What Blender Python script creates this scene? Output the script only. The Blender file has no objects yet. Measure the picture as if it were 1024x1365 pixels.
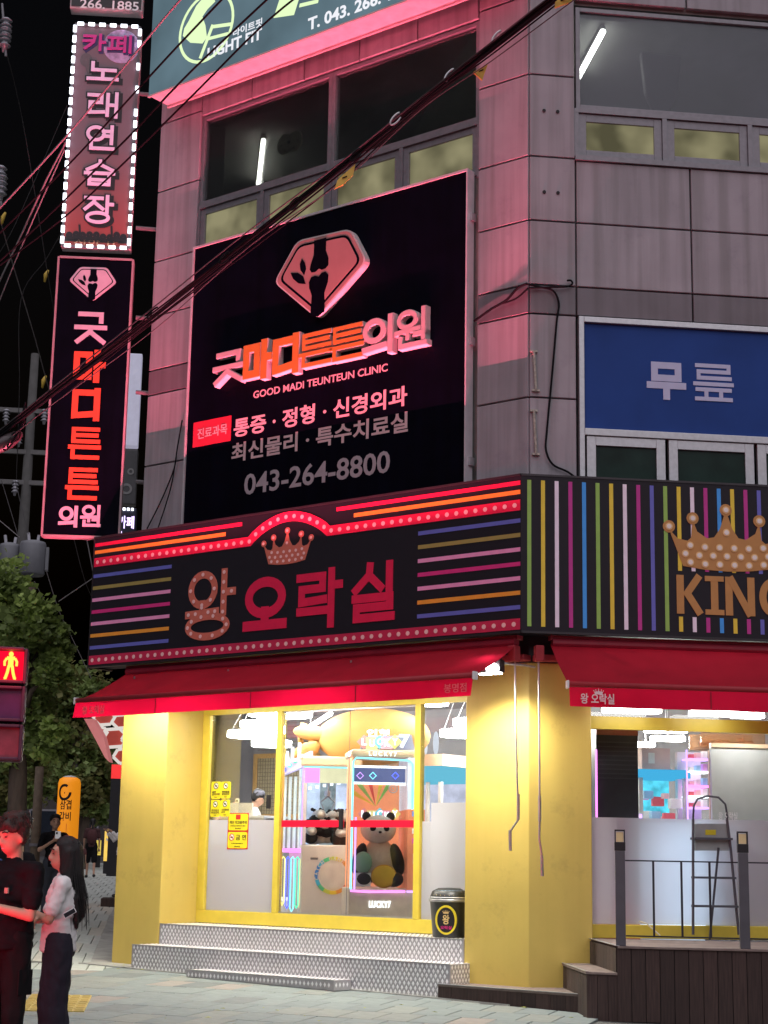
import bpy, math, random
from mathutils import Vector, Matrix
random.seed(7)
sc = bpy.context.scene
COL = sc.collection
R = math.radians
# ------------------------------------------------------------------ camera
F_PX, CX, CY = 2218.2, 512.0, 682.5
PITCH, ROLL, YAW = R(11.863), R(1.0388), R(7.0703)
ZC = 1.45
_fw = Vector((math.sin(YAW) * math.cos(PITCH), math.cos(YAW) * math.cos(PITCH), math.sin(PITCH)))
_rt = Vector((math.cos(YAW), -math.sin(YAW), 0))
_up = _rt.cross(_fw)
_r2 = math.cos(ROLL) * _rt + math.sin(ROLL) * _up
_u2 = -math.sin(ROLL) * _rt + math.cos(ROLL) * _up
CAM = Vector((0, 0, ZC))
cd = bpy.data.cameras.new('camera')
cd.sensor_fit = 'VERTICAL'; cd.sensor_height = 24; cd.lens = F_PX / 1365.0 * 24
cd.clip_start = 0.1; cd.clip_end = 2000
cam = bpy.data.objects.new('camera', cd); COL.objects.link(cam)
m = Matrix.Identity(4)
for i in range(3):
    m[i][0] = _r2[i]; m[i][1] = _u2[i]; m[i][2] = -_fw[i]; m[i][3] = CAM[i]
cam.matrix_world = m
sc.camera = cam
# ------------------------------------------------------------------ night sky, ambient street light
w = bpy.data.worlds.new('World'); sc.world = w; w.use_nodes = True
nt = w.node_tree; bg = nt.nodes['Background']
sky = nt.nodes.new('ShaderNodeTexSky'); sky.sky_type = 'NISHITA'; sky.sun_disc = False
sky.sun_elevation = R(-4.0); sky.sun_rotation = R(200); sky.air_density = 1.0
nt.links.new(sky.outputs[0], bg.inputs[0]); bg.inputs[1].default_value = 0.15
sd = bpy.data.lights.new('street_glow', 'SUN'); sd.energy = 2.3; sd.angle = R(100); sd.color = (0.97, 0.92, 1.0)
so = bpy.data.objects.new('street_glow', sd); COL.objects.link(so)
so.rotation_euler = Vector((0.02, 0.62, -1.10)).to_track_quat('-Z', 'Y').to_euler()
so.location = (4, 4, 20)
sc.view_settings.view_transform = 'Standard'; sc.view_settings.look = 'None'
sc.view_settings.exposure = 0.0; sc.view_settings.gamma = 1.0
sc.view_settings.use_curve_mapping = False
# ------------------------------------------------------------------ frames and photo-survey helpers
C = Vector((3.99437, 18.54940, 0))            # corner of the building on the ground
S = math.sqrt(0.5)
DL = Vector((-S, S, 0)); NL = Vector((-S, -S, 0))
FL = Matrix.Translation(C) @ Matrix.Rotation(R(-45), 4, 'Z')   # left facade: x to the right, y inwards, z up
FR = Matrix.Translation(C)                                     # right facade
FW = Matrix.Identity(4)
HD = Vector((math.sin(YAW), math.cos(YAW), 0))
def ray(x, y): return _fw + _r2 * ((x - CX) / F_PX) - _u2 * ((y - CY) / F_PX)
def pl(x, y, v=0.0):
    d = ray(x, y); t = (C + NL * v - CAM).dot(NL) / d.dot(NL); q = CAM + d * t - C
    return (-q.dot(DL), q.z)
def pr(x, y, v=0.0):
    d = ray(x, y); t = (C.y - v - CAM.y) / d.y; q = CAM + d * t - C
    return (q.x, q.z)
def pz(x, y, z):
    d = ray(x, y); return CAM + d * ((z - ZC) / d.z)
def pd(x, y, dist):
    d = ray(x, y); return CAM + d * (dist / d.dot(HD))
def gz(x, y):                                   # height of the gently sloping pavement
    s = (Vector((x, y, 0)) - C).dot(DL)
    z = -0.042 + 0.0148 * s
    if s > 7: z += 0.060 * min(s - 7, 5) + 0.016 * max(0, s - 12)
    return z
# ------------------------------------------------------------------ mesh builder
class MB:
    def __init__(s): s.v = []; s.f = []
    def _a(s, vs, fs):
        n = len(s.v); s.v += [tuple(p) for p in vs]; s.f += [tuple(i + n for i in f) for f in fs]; return s
    def box(s, x0, x1, y0, y1, z0, z1):
        return s._a([(x0,y0,z0),(x1,y0,z0),(x1,y1,z0),(x0,y1,z0),(x0,y0,z1),(x1,y0,z1),(x1,y1,z1),(x0,y1,z1)],
                    [(0,3,2,1),(4,5,6,7),(0,1,5,4),(1,2,6,5),(2,3,7,6),(3,0,4,7)])
    def prism(s, pts, z0, z1):                   # plan polygon (x,y), counter-clockwise seen from above
        n = len(pts)
        return s._a([(p[0],p[1],z0) for p in pts] + [(p[0],p[1],z1) for p in pts],
                    [tuple(range(n-1,-1,-1)), tuple(range(n,2*n))] + [(i,(i+1)%n,n+(i+1)%n,n+i) for i in range(n)])
    def poly(s, pts, y0, y1):                    # face polygon (x,z), front at y0, back at y1
        ar = sum(pts[i][0]*pts[(i+1)%len(pts)][1] - pts[(i+1)%len(pts)][0]*pts[i][1] for i in range(len(pts)))
        if ar < 0: pts = pts[::-1]
        n = len(pts)
        return s._a([(p[0],y0,p[1]) for p in pts] + [(p[0],y1,p[1]) for p in pts],
                    [tuple(range(n)), tuple(range(2*n-1,n-1,-1))] + [(i,n+i,n+(i+1)%n,(i+1)%n) for i in range(n)])
    def ring(s, cx, cz, rx, rz, wd, y0, y1, n=28, a0=0, a1=360):
        full = abs(a1 - a0) >= 360; k = n if full else n + 1
        vs = []
        for i in range(k):
            a = R(a0 + (a1 - a0) * i / n); c, q = math.cos(a), math.sin(a)
            for (r, y) in ((0, y0), (wd, y0), (wd, y1), (0, y1)):
                vs.append((cx + (rx - r) * c, y, cz + (rz - r) * q))
        fs = []
        for i in range(n):
            a = 4 * i; b = 4 * ((i + 1) % k)
            fs += [(a, b, b+1, a+1), (a+1, b+1, b+2, a+2), (a+2, b+2, b+3, a+3), (a+3, b+3, b, a)]
        if not full: fs += [(0,1,2,3), (4*n+3,4*n+2,4*n+1,4*n)]
        return s._a(vs, fs)
    def stroke(s, pts, wd, y0, y1):              # thick mitred polyline in the x,z plane
        n = len(pts); L = []; Rr = []
        for i, p in enumerate(pts):
            p = Vector(p); ds = []
            if i > 0: ds.append((p - Vector(pts[i-1])).normalized())
            if i < n - 1: ds.append((Vector(pts[i+1]) - p).normalized())
            d = sum(ds, Vector((0, 0)));  d = d.normalized() if d.length > 1e-6 else ds[0]
            nn = Vector((-d.y, d.x)); k = max(0.35, abs(nn.dot(Vector((-ds[0].y, ds[0].x)))))
            o = nn * (wd / 2 / k); L.append(p + o); Rr.append(p - o)
        for i in range(n - 1):
            s.poly([Rr[i], Rr[i+1], L[i+1], L[i]], y0, y1)
        return s
    def stroke_loop(s, c, wd, y0, y1):           # closed rectangular stroke, corners c counter-clockwise
        h = wd/2; (xa, za), (xb, zb) = c[0], c[2]
        O = [(xa-h,za-h),(xb+h,za-h),(xb+h,zb+h),(xa-h,zb+h)]; I = [(xa+h,za+h),(xb-h,za+h),(xb-h,zb-h),(xa+h,zb-h)]
        for i in range(4): s.poly([O[i], O[(i+1)%4], I[(i+1)%4], I[i]], y0, y1)
        return s
    def cyl(s, p0, p1, r0, r1=None, n=10, caps=True):
        r1 = r0 if r1 is None else r1
        p0 = Vector(p0); p1 = Vector(p1); d = (p1 - p0)
        d = d.normalized() if d.length > 1e-9 else Vector((0,0,1))
        a = d.orthogonal().normalized(); b = d.cross(a)
        vs = []
        for (p, r) in ((p0, r0), (p1, r1)):
            for i in range(n):
                t = 2 * math.pi * i / n; vs.append(p + a * (r * math.cos(t)) + b * (r * math.sin(t)))
        fs = [(i, (i+1) % n, n + (i+1) % n, n + i) for i in range(n)]
        if caps: fs += [tuple(range(n-1,-1,-1)), tuple(range(n, 2*n))]
        return s._a(vs, fs)
    def tube(s, pts, r, n=6, caps=True):
        pts = [Vector(p) for p in pts]; k = len(pts); vs = []; a = None
        rs = r if isinstance(r, (list, tuple)) else [r] * k
        for i, p in enumerate(pts):
            d = (pts[min(i+1,k-1)] - pts[max(i-1,0)]).normalized()
            a = d.orthogonal().normalized() if a is None else (a - d * a.dot(d)).normalized()
            b = d.cross(a)
            for j in range(n):
                t = 2 * math.pi * j / n; vs.append(p + a * (rs[i] * math.cos(t)) + b * (rs[i] * math.sin(t)))
        fs = [(i*n+j, i*n+(j+1)%n, (i+1)*n+(j+1)%n, (i+1)*n+j) for i in range(k-1) for j in range(n)]
        if caps: fs += [tuple(range(n-1,-1,-1)), tuple(range((k-1)*n, k*n))]
        return s._a(vs, fs)
    def ell(s, c, r, sg=14, rg=8, rot=None):
        c = Vector(c); vs = [Vector((0,0,-r[2]))]; fs = []
        for j in range(1, rg):
            ph = -math.pi/2 + math.pi*j/rg
            for i in range(sg):
                th = 2*math.pi*i/sg
                vs.append(Vector((r[0]*math.cos(ph)*math.cos(th), r[1]*math.cos(ph)*math.sin(th), r[2]*math.sin(ph))))
        vs.append(Vector((0,0,r[2]))); top = len(vs)-1
        for i in range(sg):
            fs.append((0, 1+(i+1)%sg, 1+i)); fs.append((top, 1+(rg-2)*sg+i, 1+(rg-2)*sg+(i+1)%sg))
            for j in range(rg-2):
                a = 1+j*sg; b = a+sg; fs.append((a+i, a+(i+1)%sg, b+(i+1)%sg, b+i))
        if rot is not None: vs = [rot @ p for p in vs]
        return s._a([p + c for p in vs], fs)
    def lathe(s, prof, c=(0,0,0), n=20):
        vs = [(c[0]+r*math.cos(2*math.pi*i/n), c[1]+r*math.sin(2*math.pi*i/n), c[2]+z) for (r, z) in prof for i in range(n)]
        k = len(prof); fs = [(j*n+i, j*n+(i+1)%n, (j+1)*n+(i+1)%n, (j+1)*n+i) for j in range(k-1) for i in range(n)]
        fs += [tuple(range(n-1,-1,-1)), tuple(range((k-1)*n, k*n))]
        return s._a(vs, fs)
    def text(s, body, x0, z0, x1, z1, y0, dep=0.006, off=0.0):
        vs, fs = text_mesh(body, off)
        a0 = min(p[0] for p in vs); a1 = max(p[0] for p in vs); b0 = min(p[1] for p in vs); b1 = max(p[1] for p in vs)
        kx = (x1-x0)/(a1-a0); kz = (z1-z0)/(b1-b0)
        return s._a([(x0+(p[0]-a0)*kx, y0 + (dep if p[2] < 0 else 0), z0+(p[1]-b0)*kz) for p in vs], fs)
TMP = bpy.data.scenes.new('scratch')
def evaluate(ob):
    TMP.collection.objects.link(ob); TMP.view_layers[0].update(); dg = TMP.view_layers[0].depsgraph
    return bpy.data.meshes.new_from_object(ob.evaluated_get(dg))
_tc = {}
def text_mesh(body, off):
    key = (body, off)
    if key not in _tc:
        cu = bpy.data.curves.new('lettering', 'FONT'); cu.body = body; cu.size = 1; cu.offset = off
        cu.resolution_u = 3; cu.extrude = 0.05
        ob = bpy.data.objects.new('lettering', cu); me = evaluate(ob)
        _tc[key] = ([tuple(v.co) for v in me.vertices], [tuple(p.vertices) for p in me.polygons])
        bpy.data.objects.remove(ob); bpy.data.curves.remove(cu); bpy.data.meshes.remove(me)
    return _tc[key]
def text_chars(body, off):
    vs, fs = text_mesh(body, off); n = len(vs); par = list(range(n))
    def find(i):
        while par[i] != i: par[i] = par[par[i]]; i = par[i]
        return i
    for f in fs:
        for k in f[1:]: par[find(k)] = find(f[0])
    ends = [max(v[0] for v in text_mesh(body[:i+1], off)[0]) if body[:i+1].strip() else 0 for i in range(len(body))]
    comp = {}
    for i in range(n): comp.setdefault(find(i), []).append(i)
    cell = {}
    for r_, ids in comp.items():
        cx_ = sum(vs[i][0] for i in ids)/len(ids)
        c = next((k for k, e in enumerate(ends) if cx_ <= e and body[k] != ' '), len(body)-1); cell[r_] = c
    out = {}
    for f in fs: out.setdefault(cell[find(f[0])], []).append(f)
    return vs, out
def finish(me, mat, smooth):
    for mm in (mat if isinstance(mat, (list, tuple)) else [mat]): me.materials.append(mm)
    if smooth: me.polygons.foreach_set('use_smooth', [True] * len(me.polygons))
    me.update()
class T:
    """one thing: an Empty at its base that parents its parts"""
    def __init__(s, name, label, cat, frame=FW, base=(0,0,0), group=None, kind=None):
        s.o = bpy.data.objects.new(name, None); COL.objects.link(s.o)
        s.frame = frame; s.mw = frame @ Matrix.Translation(Vector(base)); s.o.matrix_world = s.mw
        s.o.empty_display_size = 0.1
        s.o['label'] = label
        if kind: s.o['kind'] = kind
        else: s.o['category'] = cat
        if group: s.o['group'] = group
        s.inv = s.mw.inverted()
    def add(s, name, mb, mat, parent=None, frame=None, smooth=False, label=None, kind=None, bevel=0, pose=None):
        tm = s.inv @ (s.frame if frame is None else frame)
        if pose is not None: tm = tm @ pose
        me = bpy.data.meshes.new(name)
        me.from_pydata([tuple(tm @ Vector(p)) for p in mb.v], [], mb.f); finish(me, mat, smooth)
        o = bpy.data.objects.new(name, me); COL.objects.link(o); o.parent = parent or s.o
        if label: o['label'] = label
        if kind: o['kind'] = kind
        if bevel:
            b = o.modifiers.new('bevel', 'BEVEL'); b.width = bevel; b.segments = 2; b.limit_method = 'ANGLE'
        return o
def single(name, mb, mat, label, cat, frame=FW, base=(0,0,0), group=None, kind=None, smooth=False, bevel=0):
    mw = frame @ Matrix.Translation(Vector(base)); b = Vector(base)
    me = bpy.data.meshes.new(name); me.from_pydata([tuple(Vector(p) - b) for p in mb.v], [], mb.f); finish(me, mat, smooth)
    o = bpy.data.objects.new(name, me); COL.objects.link(o); o.matrix_world = mw
    if kind: o['kind'] = kind
    else: o['category'] = cat
    if label: o['label'] = label
    if group: o['group'] = group
    if bevel:
        bm_ = o.modifiers.new('bevel', 'BEVEL'); bm_.width = bevel; bm_.segments = 2; bm_.limit_method = 'ANGLE'
    return o
# ------------------------------------------------------------------ materials
_mc = {}
def mat(name, col, rough=0.6, metal=0.0, var=0.12, scale=6.0, bump=0.0, bscale=60.0, emit=None, es=0.0,
        streak=0.0, spec=0.5, rnd=0.0, trans=0.0, stretch=None, scuff=0.0):
    if name in _mc: return _mc[name]
    mt = bpy.data.materials.new(name); mt.use_nodes = True; n = mt.node_tree.nodes; l = mt.node_tree.links
    b = n['Principled BSDF']; b.inputs['Roughness'].default_value = rough; b.inputs['Metallic'].default_value = metal
    b.inputs['Specular IOR Level'].default_value = spec
    tc = n.new('ShaderNodeTexCoord'); src = tc.outputs['Object']
    if stretch:
        mp = n.new('ShaderNodeMapping'); mp.inputs['Scale'].default_value = stretch; l.new(src, mp.inputs[0]); src = mp.outputs[0]
    nz = n.new('ShaderNodeTexNoise'); nz.inputs['Scale'].default_value = scale; nz.inputs['Detail'].default_value = 6
    l.new(src, nz.inputs['Vector'])
    rp = n.new('ShaderNodeValToRGB'); lo = tuple(max(0, c * (1 - var)) for c in col); hi = tuple(min(1, c * (1 + var)) for c in col)
    rp.color_ramp.elements[0].position = 0.3; rp.color_ramp.elements[1].position = 0.7
    rp.color_ramp.elements[0].color = (*lo, 1); rp.color_ramp.elements[1].color = (*hi, 1)
    l.new(nz.outputs['Fac'], rp.inputs[0]); out = rp.outputs[0]
    if streak:
        mp2 = n.new('ShaderNodeMapping'); mp2.inputs['Scale'].default_value = (9, 9, 0.35); l.new(tc.outputs['Object'], mp2.inputs[0])
        n2 = n.new('ShaderNodeTexNoise'); n2.inputs['Scale'].default_value = 1.0; n2.inputs['Detail'].default_value = 8
        l.new(mp2.outputs[0], n2.inputs['Vector'])
        r2 = n.new('ShaderNodeValToRGB'); r2.color_ramp.elements[0].position = 0.42; r2.color_ramp.elements[1].position = 0.68
        r2.color_ramp.elements[0].color = (1,1,1,1); r2.color_ramp.elements[1].color = (1-streak, 1-streak, (1-streak)*0.97, 1)
        l.new(n2.outputs['Fac'], r2.inputs[0])
        mx = n.new('ShaderNodeMix'); mx.data_type = 'RGBA'; mx.blend_type = 'MULTIPLY'; mx.inputs[0].default_value = 1
        l.new(out, mx.inputs[6]); l.new(r2.outputs[0], mx.inputs[7]); out = mx.outputs[2]
    if scuff:
        n4 = n.new('ShaderNodeTexNoise'); n4.inputs['Scale'].default_value = 2.3; n4.inputs['Detail'].default_value = 9; n4.inputs['Roughness'].default_value = 0.72
        l.new(tc.outputs['Object'], n4.inputs['Vector']); r4 = n.new('ShaderNodeValToRGB'); r4.color_ramp.elements[0].position = 0.55; r4.color_ramp.elements[1].position = 0.74
        r4.color_ramp.elements[0].color = (1,1,1,1); r4.color_ramp.elements[1].color = (1-scuff, 1-scuff*1.1, 1-scuff*0.9, 1); l.new(n4.outputs['Fac'], r4.inputs[0])
        mx = n.new('ShaderNodeMix'); mx.data_type = 'RGBA'; mx.blend_type = 'MULTIPLY'; mx.inputs[0].default_value = 1
        l.new(out, mx.inputs[6]); l.new(r4.outputs[0], mx.inputs[7]); out = mx.outputs[2]
    if rnd:
        oi = n.new('ShaderNodeObjectInfo'); mr = n.new('ShaderNodeMapRange')
        mr.inputs[3].default_value = 1 - rnd; mr.inputs[4].default_value = 1 + rnd; l.new(oi.outputs['Random'], mr.inputs[0])
        mx = n.new('ShaderNodeMix'); mx.data_type = 'RGBA'; mx.blend_type = 'MULTIPLY'; mx.inputs[0].default_value = 1
        l.new(out, mx.inputs[6]); l.new(mr.outputs[0], mx.inputs[7]); out = mx.outputs[2]
    l.new(out, b.inputs['Base Color'])
    if bump:
        n3 = n.new('ShaderNodeTexNoise'); n3.inputs['Scale'].default_value = bscale; n3.inputs['Detail'].default_value = 4
        l.new(src, n3.inputs['Vector']); bp = n.new('ShaderNodeBump'); bp.inputs['Strength'].default_value = bump
        bp.inputs['Distance'].default_value = 0.01; l.new(n3.outputs['Fac'], bp.inputs['Height']); l.new(bp.outputs[0], b.inputs['Normal'])
    if emit:
        b.inputs['Emission Color'].default_value = (*emit, 1); b.inputs['Emission Strength'].default_value = es
    if trans:
        tr = n.new('ShaderNodeBsdfTranslucent'); l.new(out, tr.inputs[0]); ms = n.new('ShaderNodeMixShader'); ms.inputs[0].default_value = trans
        l.new(b.outputs[0], ms.inputs[1]); l.new(tr.outputs[0], ms.inputs[2]); l.new(ms.outputs[0], n['Material Output'].inputs[0])
    _mc[name] = mt; return mt
def glow(name, col, s, var=0.0, scale=3.0):
    if name in _mc: return _mc[name]
    mt = bpy.data.materials.new(name); mt.use_nodes = True; n = mt.node_tree.nodes; l = mt.node_tree.links
    n.remove(n['Principled BSDF']); e = n.new('ShaderNodeEmission'); e.inputs[0].default_value = (*col, 1); e.inputs[1].default_value = s
    if var:
        nz = n.new('ShaderNodeTexNoise'); nz.inputs['Scale'].default_value = scale
        tc = n.new('ShaderNodeTexCoord'); l.new(tc.outputs['Object'], nz.inputs['Vector'])
        mr = n.new('ShaderNodeMapRange'); mr.inputs[1].default_value = .3; mr.inputs[2].default_value = .7
        mr.inputs[3].default_value = s * (1 - var); mr.inputs[4].default_value = s * (1 + var)
        l.new(nz.outputs['Fac'], mr.inputs[0]); l.new(mr.outputs[0], e.inputs[1])
    l.new(e.outputs[0], n['Material Output'].inputs[0]); _mc[name] = mt; return mt
def glass(name, tint=(0.95,0.97,0.96), refl=0.08, dust=0.0, dcol=(0.6,0.6,0.6), frost=0.0):
    if name in _mc: return _mc[name]
    mt = bpy.data.materials.new(name); mt.use_nodes = True; n = mt.node_tree.nodes; l = mt.node_tree.links
    n.remove(n['Principled BSDF'])
    tr = n.new('ShaderNodeBsdfTransparent'); tr.inputs[0].default_value = (*tint, 1)
    gl = n.new('ShaderNodeBsdfGlossy'); gl.inputs['Roughness'].default_value = 0.03
    fr = n.new('ShaderNodeFresnel'); fr.inputs[0].default_value = 1.45
    mm = n.new('ShaderNodeMath'); mm.operation = 'MULTIPLY'; mm.inputs[1].default_value = refl / 0.04 * 0.5; l.new(fr.outputs[0], mm.inputs[0])
    m1 = n.new('ShaderNodeMixShader'); l.new(mm.outputs[0], m1.inputs[0]); l.new(tr.outputs[0], m1.inputs[1]); l.new(gl.outputs[0], m1.inputs[2])
    out = m1.outputs[0]
    if dust or frost:
        df = n.new('ShaderNodeBsdfDiffuse'); df.inputs[0].default_value = (*dcol, 1)
        ts = n.new('ShaderNodeBsdfTranslucent'); ts.inputs[0].default_value = (*dcol, 1)
        m2 = n.new('ShaderNodeMixShader'); m2.inputs[0].default_value = 0.5 if not frost else 0.72
        l.new(df.outputs[0], m2.inputs[1]); l.new(ts.outputs[0], m2.inputs[2])
        m3 = n.new('ShaderNodeMixShader'); m3.inputs[0].default_value = dust or frost
        if dust:
            nz = n.new('ShaderNodeTexNoise'); nz.inputs['Scale'].default_value = 2.2; nz.inputs['Detail'].default_value = 6
            tc = n.new('ShaderNodeTexCoord'); l.new(tc.outputs['Object'], nz.inputs['Vector'])
            mr = n.new('ShaderNodeMapRange'); mr.inputs[3].default_value = dust * 0.4; mr.inputs[4].default_value = dust * 1.6
            l.new(nz.outputs['Fac'], mr.inputs[0]); l.new(mr.outputs[0], m3.inputs[0])
        l.new(out, m3.inputs[1]); l.new(m2.outputs[0], m3.inputs[2]); out = m3.outputs[0]
    l.new(out, n['Material Output'].inputs[0]); _mc[name] = mt; return mt
M_CLAD = mat('clad_panel', (0.335,0.30,0.33), 0.55, var=0.10, scale=1.6, streak=0.26, bump=0.05, rnd=0.05, scuff=0.18)
M_CLADD = mat('clad_band', (0.17,0.15,0.17), 0.5, var=0.12, scale=2, streak=0.2, rnd=0.05)
M_CONC = mat('concrete', (0.25,0.24,0.23), 0.85, var=0.2, scale=4, bump=0.2)
M_DARK = mat('dark_void', (0.02,0.02,0.022), 0.8)
M_ALU = mat('aluminium', (0.5,0.5,0.52), 0.38, 0.75, var=0.08, scale=20)
M_ALUD = mat('grey_frame', (0.22,0.21,0.23), 0.45, 0.3, var=0.1, scale=15)
M_YEL = mat('yellow_paint', (0.60,0.445,0.105), 0.5, var=0.07, scale=1.4, bump=0.10, bscale=60, streak=0.03, scuff=0.22)
M_YELF = mat('yellow_frame', (0.64,0.50,0.06), 0.4, var=0.06, scale=8)
M_BLACK = mat('black_paint', (0.012,0.011,0.014), 0.45, var=0.2)
M_WHITE = mat('white_gloss', (0.75,0.75,0.76), 0.35, var=0.04)
M_GLASS = glass('clear_glass')
M_RED = mat('red_paint', (0.55,0.01,0.03), 0.45, var=0.08)
# ------------------------------------------------------------------ ground
def grid_ground():
    mb = MB(); xs = [-400,-120,-60,-30,-20,-14,-10,-7,-5,-3,-1,1,3,5,7,9,12,16,24,40,80,160,400]
    ys = [-200,-60,-20,-5,0,4,7,9,11,13,15,17,19,21,23,25,28,32,36,40,46,54,64,90,150,300,600]
    vs = [(x, y, gz(x, min(y, 70)) if abs(x) < 60 else gz(max(-60, min(60, x)), min(y, 70))) for y in ys for x in xs]
    vs = [(x, y, z - 0.06) for x, y, z in vs]
    n = len(xs); fs = [(j*n+i, j*n+i+1, (j+1)*n+i+1, (j+1)*n+i) for j in range(len(ys)-1) for i in range(n-1)]
    mb._a(vs, fs); return mb
ground = single('ground', grid_ground(), mat('asphalt', (0.05,0.05,0.052), 0.9, var=0.25, scale=30, bump=0.4), 'dark asphalt street ground under everything', None, kind='structure')
# pavement bed and its slabs
PAVE_ROT = R(-24)
PD = Vector((math.cos(PAVE_ROT), math.sin(PAVE_ROT))); PN = Vector((-PD.y, PD.x))
def tilt_at(x, y):
    e = 0.05; return Vector((-(gz(x+e,y)-gz(x-e,y))/(2*e), -(gz(x,y+e)-gz(x,y-e))/(2*e), 1)).normalized()
def pave_bed():
    mb = MB(); xs = [-8,-6,-4,-2,0,2,4,6,8,10,12]; ys = [8,10,12,14,16,18,20,22,24,26,28,32,38,46,56,66]
    vs = [(x, y, gz(x, y) - 0.022) for y in ys for x in xs]; n = len(xs)
    return mb._a(vs, [(j*n+i, j*n+i+1, (j+1)*n+i+1, (j+1)*n+i) for j in range(len(ys)-1) for i in range(n-1)])
pave = single('pavement', pave_bed(), mat('joint_sand', (0.12,0.12,0.11), 0.95, var=0.2, scale=40), 'pale grey slab pavement in front of the shops', None, kind='structure')
slab_mats = [mat('slab_pale', (0.20,0.235,0.23), 0.8, var=0.10, scale=7, bump=0.15, bscale=150, rnd=0.07),
             mat('slab_cream', (0.225,0.245,0.225), 0.8, var=0.10, scale=7, bump=0.15, bscale=150, rnd=0.06),
             mat('slab_dark', (0.165,0.185,0.185), 0.8, var=0.12, scale=7, bump=0.15, bscale=150, rnd=0.06),
             mat('slab_rose', (0.27,0.245,0.22), 0.8, var=0.10, scale=7, bump=0.15, bscale=150, rnd=0.06)]
side_mats = [mat('slab_side_pale', (0.46,0.49,0.45), 0.8, var=0.10, scale=7, rnd=0.06), mat('slab_side_cream', (0.50,0.49,0.42), 0.8, var=0.10, scale=7, rnd=0.06)]
def slab_mesh(lx, ly, mt, nm):
    me = bpy.data.meshes.new(nm); a, b, c = lx/2 - 0.006, ly/2 - 0.006, 0.012
    v = [(-a,-b,-0.03),(a,-b,-0.03),(a,b,-0.03),(-a,b,-0.03),(-a,-b,-0.005),(a,-b,-0.005),(a,b,-0.005),(-a,b,-0.005)]
    a -= 0.005; b -= 0.005; v += [(-a,-b,0),(a,-b,0),(a,b,0),(-a,b,0)]
    me.from_pydata(v, [], [(8,9,10,11)] + [(4+i,4+(i+1)%4,8+(i+1)%4,8+i) for i in range(4)] + [(i,(i+1)%4,4+(i+1)%4,4+i) for i in range(4)])
    me.materials.append(mt); return me
def cam_px(P):
    q = Vector(P) - CAM; d = q.dot(_fw); return (CX + F_PX*q.dot(_r2)/d, CY - F_PX*q.dot(_u2)/d, d)
def inside_building(x, y):
    q = Vector((x, y, 0)) - C; u = q.dot(DL); v = q.dot(NL)
    if v < 0.12 and q.y > -0.2 and u < 6.75: return True
    return False
cand = []
def lay(dirx, diry, org, lx, ly, ok, rows, cols):
    for j in range(*rows):
        for i in range(*cols):
            o = org + dirx * ((i + 0.5*(j % 2)) * lx) + diry * (j * ly)
            if not ok(o.x, o.y) or inside_building(o.x, o.y): continue
            px = cam_px((o.x, o.y, gz(o.x, o.y)))
            cand.append((px, o.x, o.y, math.atan2(dirx.y, dirx.x), (lx, ly)))
front_ok = lambda x, y: (x > -0.62 or y < 22.0) and y > 9 and (Vector((x,y,0))-C).dot(DL) < 6.9
lay(PD, PN, Vector((2, 17)), 0.36, 0.74, front_ok, (-12, 9), (-26, 28))
lay(Vector((1,0)), Vector((0,1)), Vector((-0.84, 22.6)), 0.22, 1.25, lambda x, y: y > 22 and x < 0.6 and not front_ok(x, y), (0, 34), (-12, 8))
vis = [c for c in cand if -15 < c[0][0] < 800 and 1140 < c[0][1] < 1372]
vis.sort(key=lambda c: c[0][2])
meshes = {}
rest = MB()
for k, (px, x, y, rz, sz) in enumerate(vis):
    r = random.random(); mi = 0 if r < 0.62 else 1 if r < 0.86 else 2 if r < 0.95 else 3
    n = tilt_at(x, y); M4 = n.to_track_quat('Z', 'Y').to_matrix().to_4x4()
    rot = Matrix.Rotation(rz, 4, 'Z')
    mw = Matrix.Translation((x, y, gz(x, y) + random.uniform(-0.002, 0.002))) @ Vector((0,0,1)).rotation_difference(n).to_matrix().to_4x4() @ rot
    side = sz[0] < 0.3
    if k < 300:
        if (sz, mi) not in meshes: meshes[(sz, mi)] = slab_mesh(sz[0], sz[1], side_mats[mi % 2] if side else slab_mats[mi], 'paving_slab')
        o = bpy.data.objects.new('paving_slab', meshes[(sz, mi)]); COL.objects.link(o); o.matrix_world = mw; o.parent = pave
    else:
        a, b = sz[0]/2-0.008, sz[1]/2-0.008
        rest._a([mw @ Vector(p) for p in ((-a,-b,0),(a,-b,0),(a,b,0),(-a,b,0),(-a,-b,-.02),(a,-b,-.02),(a,b,-.02),(-a,b,-.02))],
                [(0,1,2,3),(0,4,5,1),(1,5,6,2),(2,6,7,3),(3,7,4,0)])
if rest.v:
    me = bpy.data.meshes.new('paving_slabs_beyond'); me.from_pydata(rest.v, [], rest.f); me.materials.append(side_mats[0])
    o = bpy.data.objects.new('paving_slabs_beyond', me); COL.objects.link(o); o.parent = pave; o['kind'] = 'stuff'
for mm in slab_mats + side_mats: pass
random.seed(44)
lv = MB()
for i in range(34):
    px_ = random.choice((random.gauss(165, 14), random.uniform(90, 780))); q = pz(px_, random.uniform(1288, 1300) if px_ < 200 else random.uniform(1336, 1364), 0)
    x, y = q.x, q.y; z = gz(x, y)+0.022; a = random.uniform(0, 6.28); L = random.uniform(0.025, 0.05)
    if inside_building(x, y): continue
    c_, s_ = math.cos(a)*L, math.sin(a)*L
    lv._a([(x-c_,y-s_,z),(x+s_*0.5,y-c_*0.5,z+0.006),(x+c_,y+s_,z+0.002),(x-s_*0.5,y+c_*0.5,z+0.008)], [(0,1,2,3)])
single('fallen_leaves', lv, mat('fallen_leaf', (0.32,0.34,0.07), 0.8, var=0.4, scale=2), 'few fallen yellow green leaves scattered on the paving', None, kind='stuff')
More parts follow.
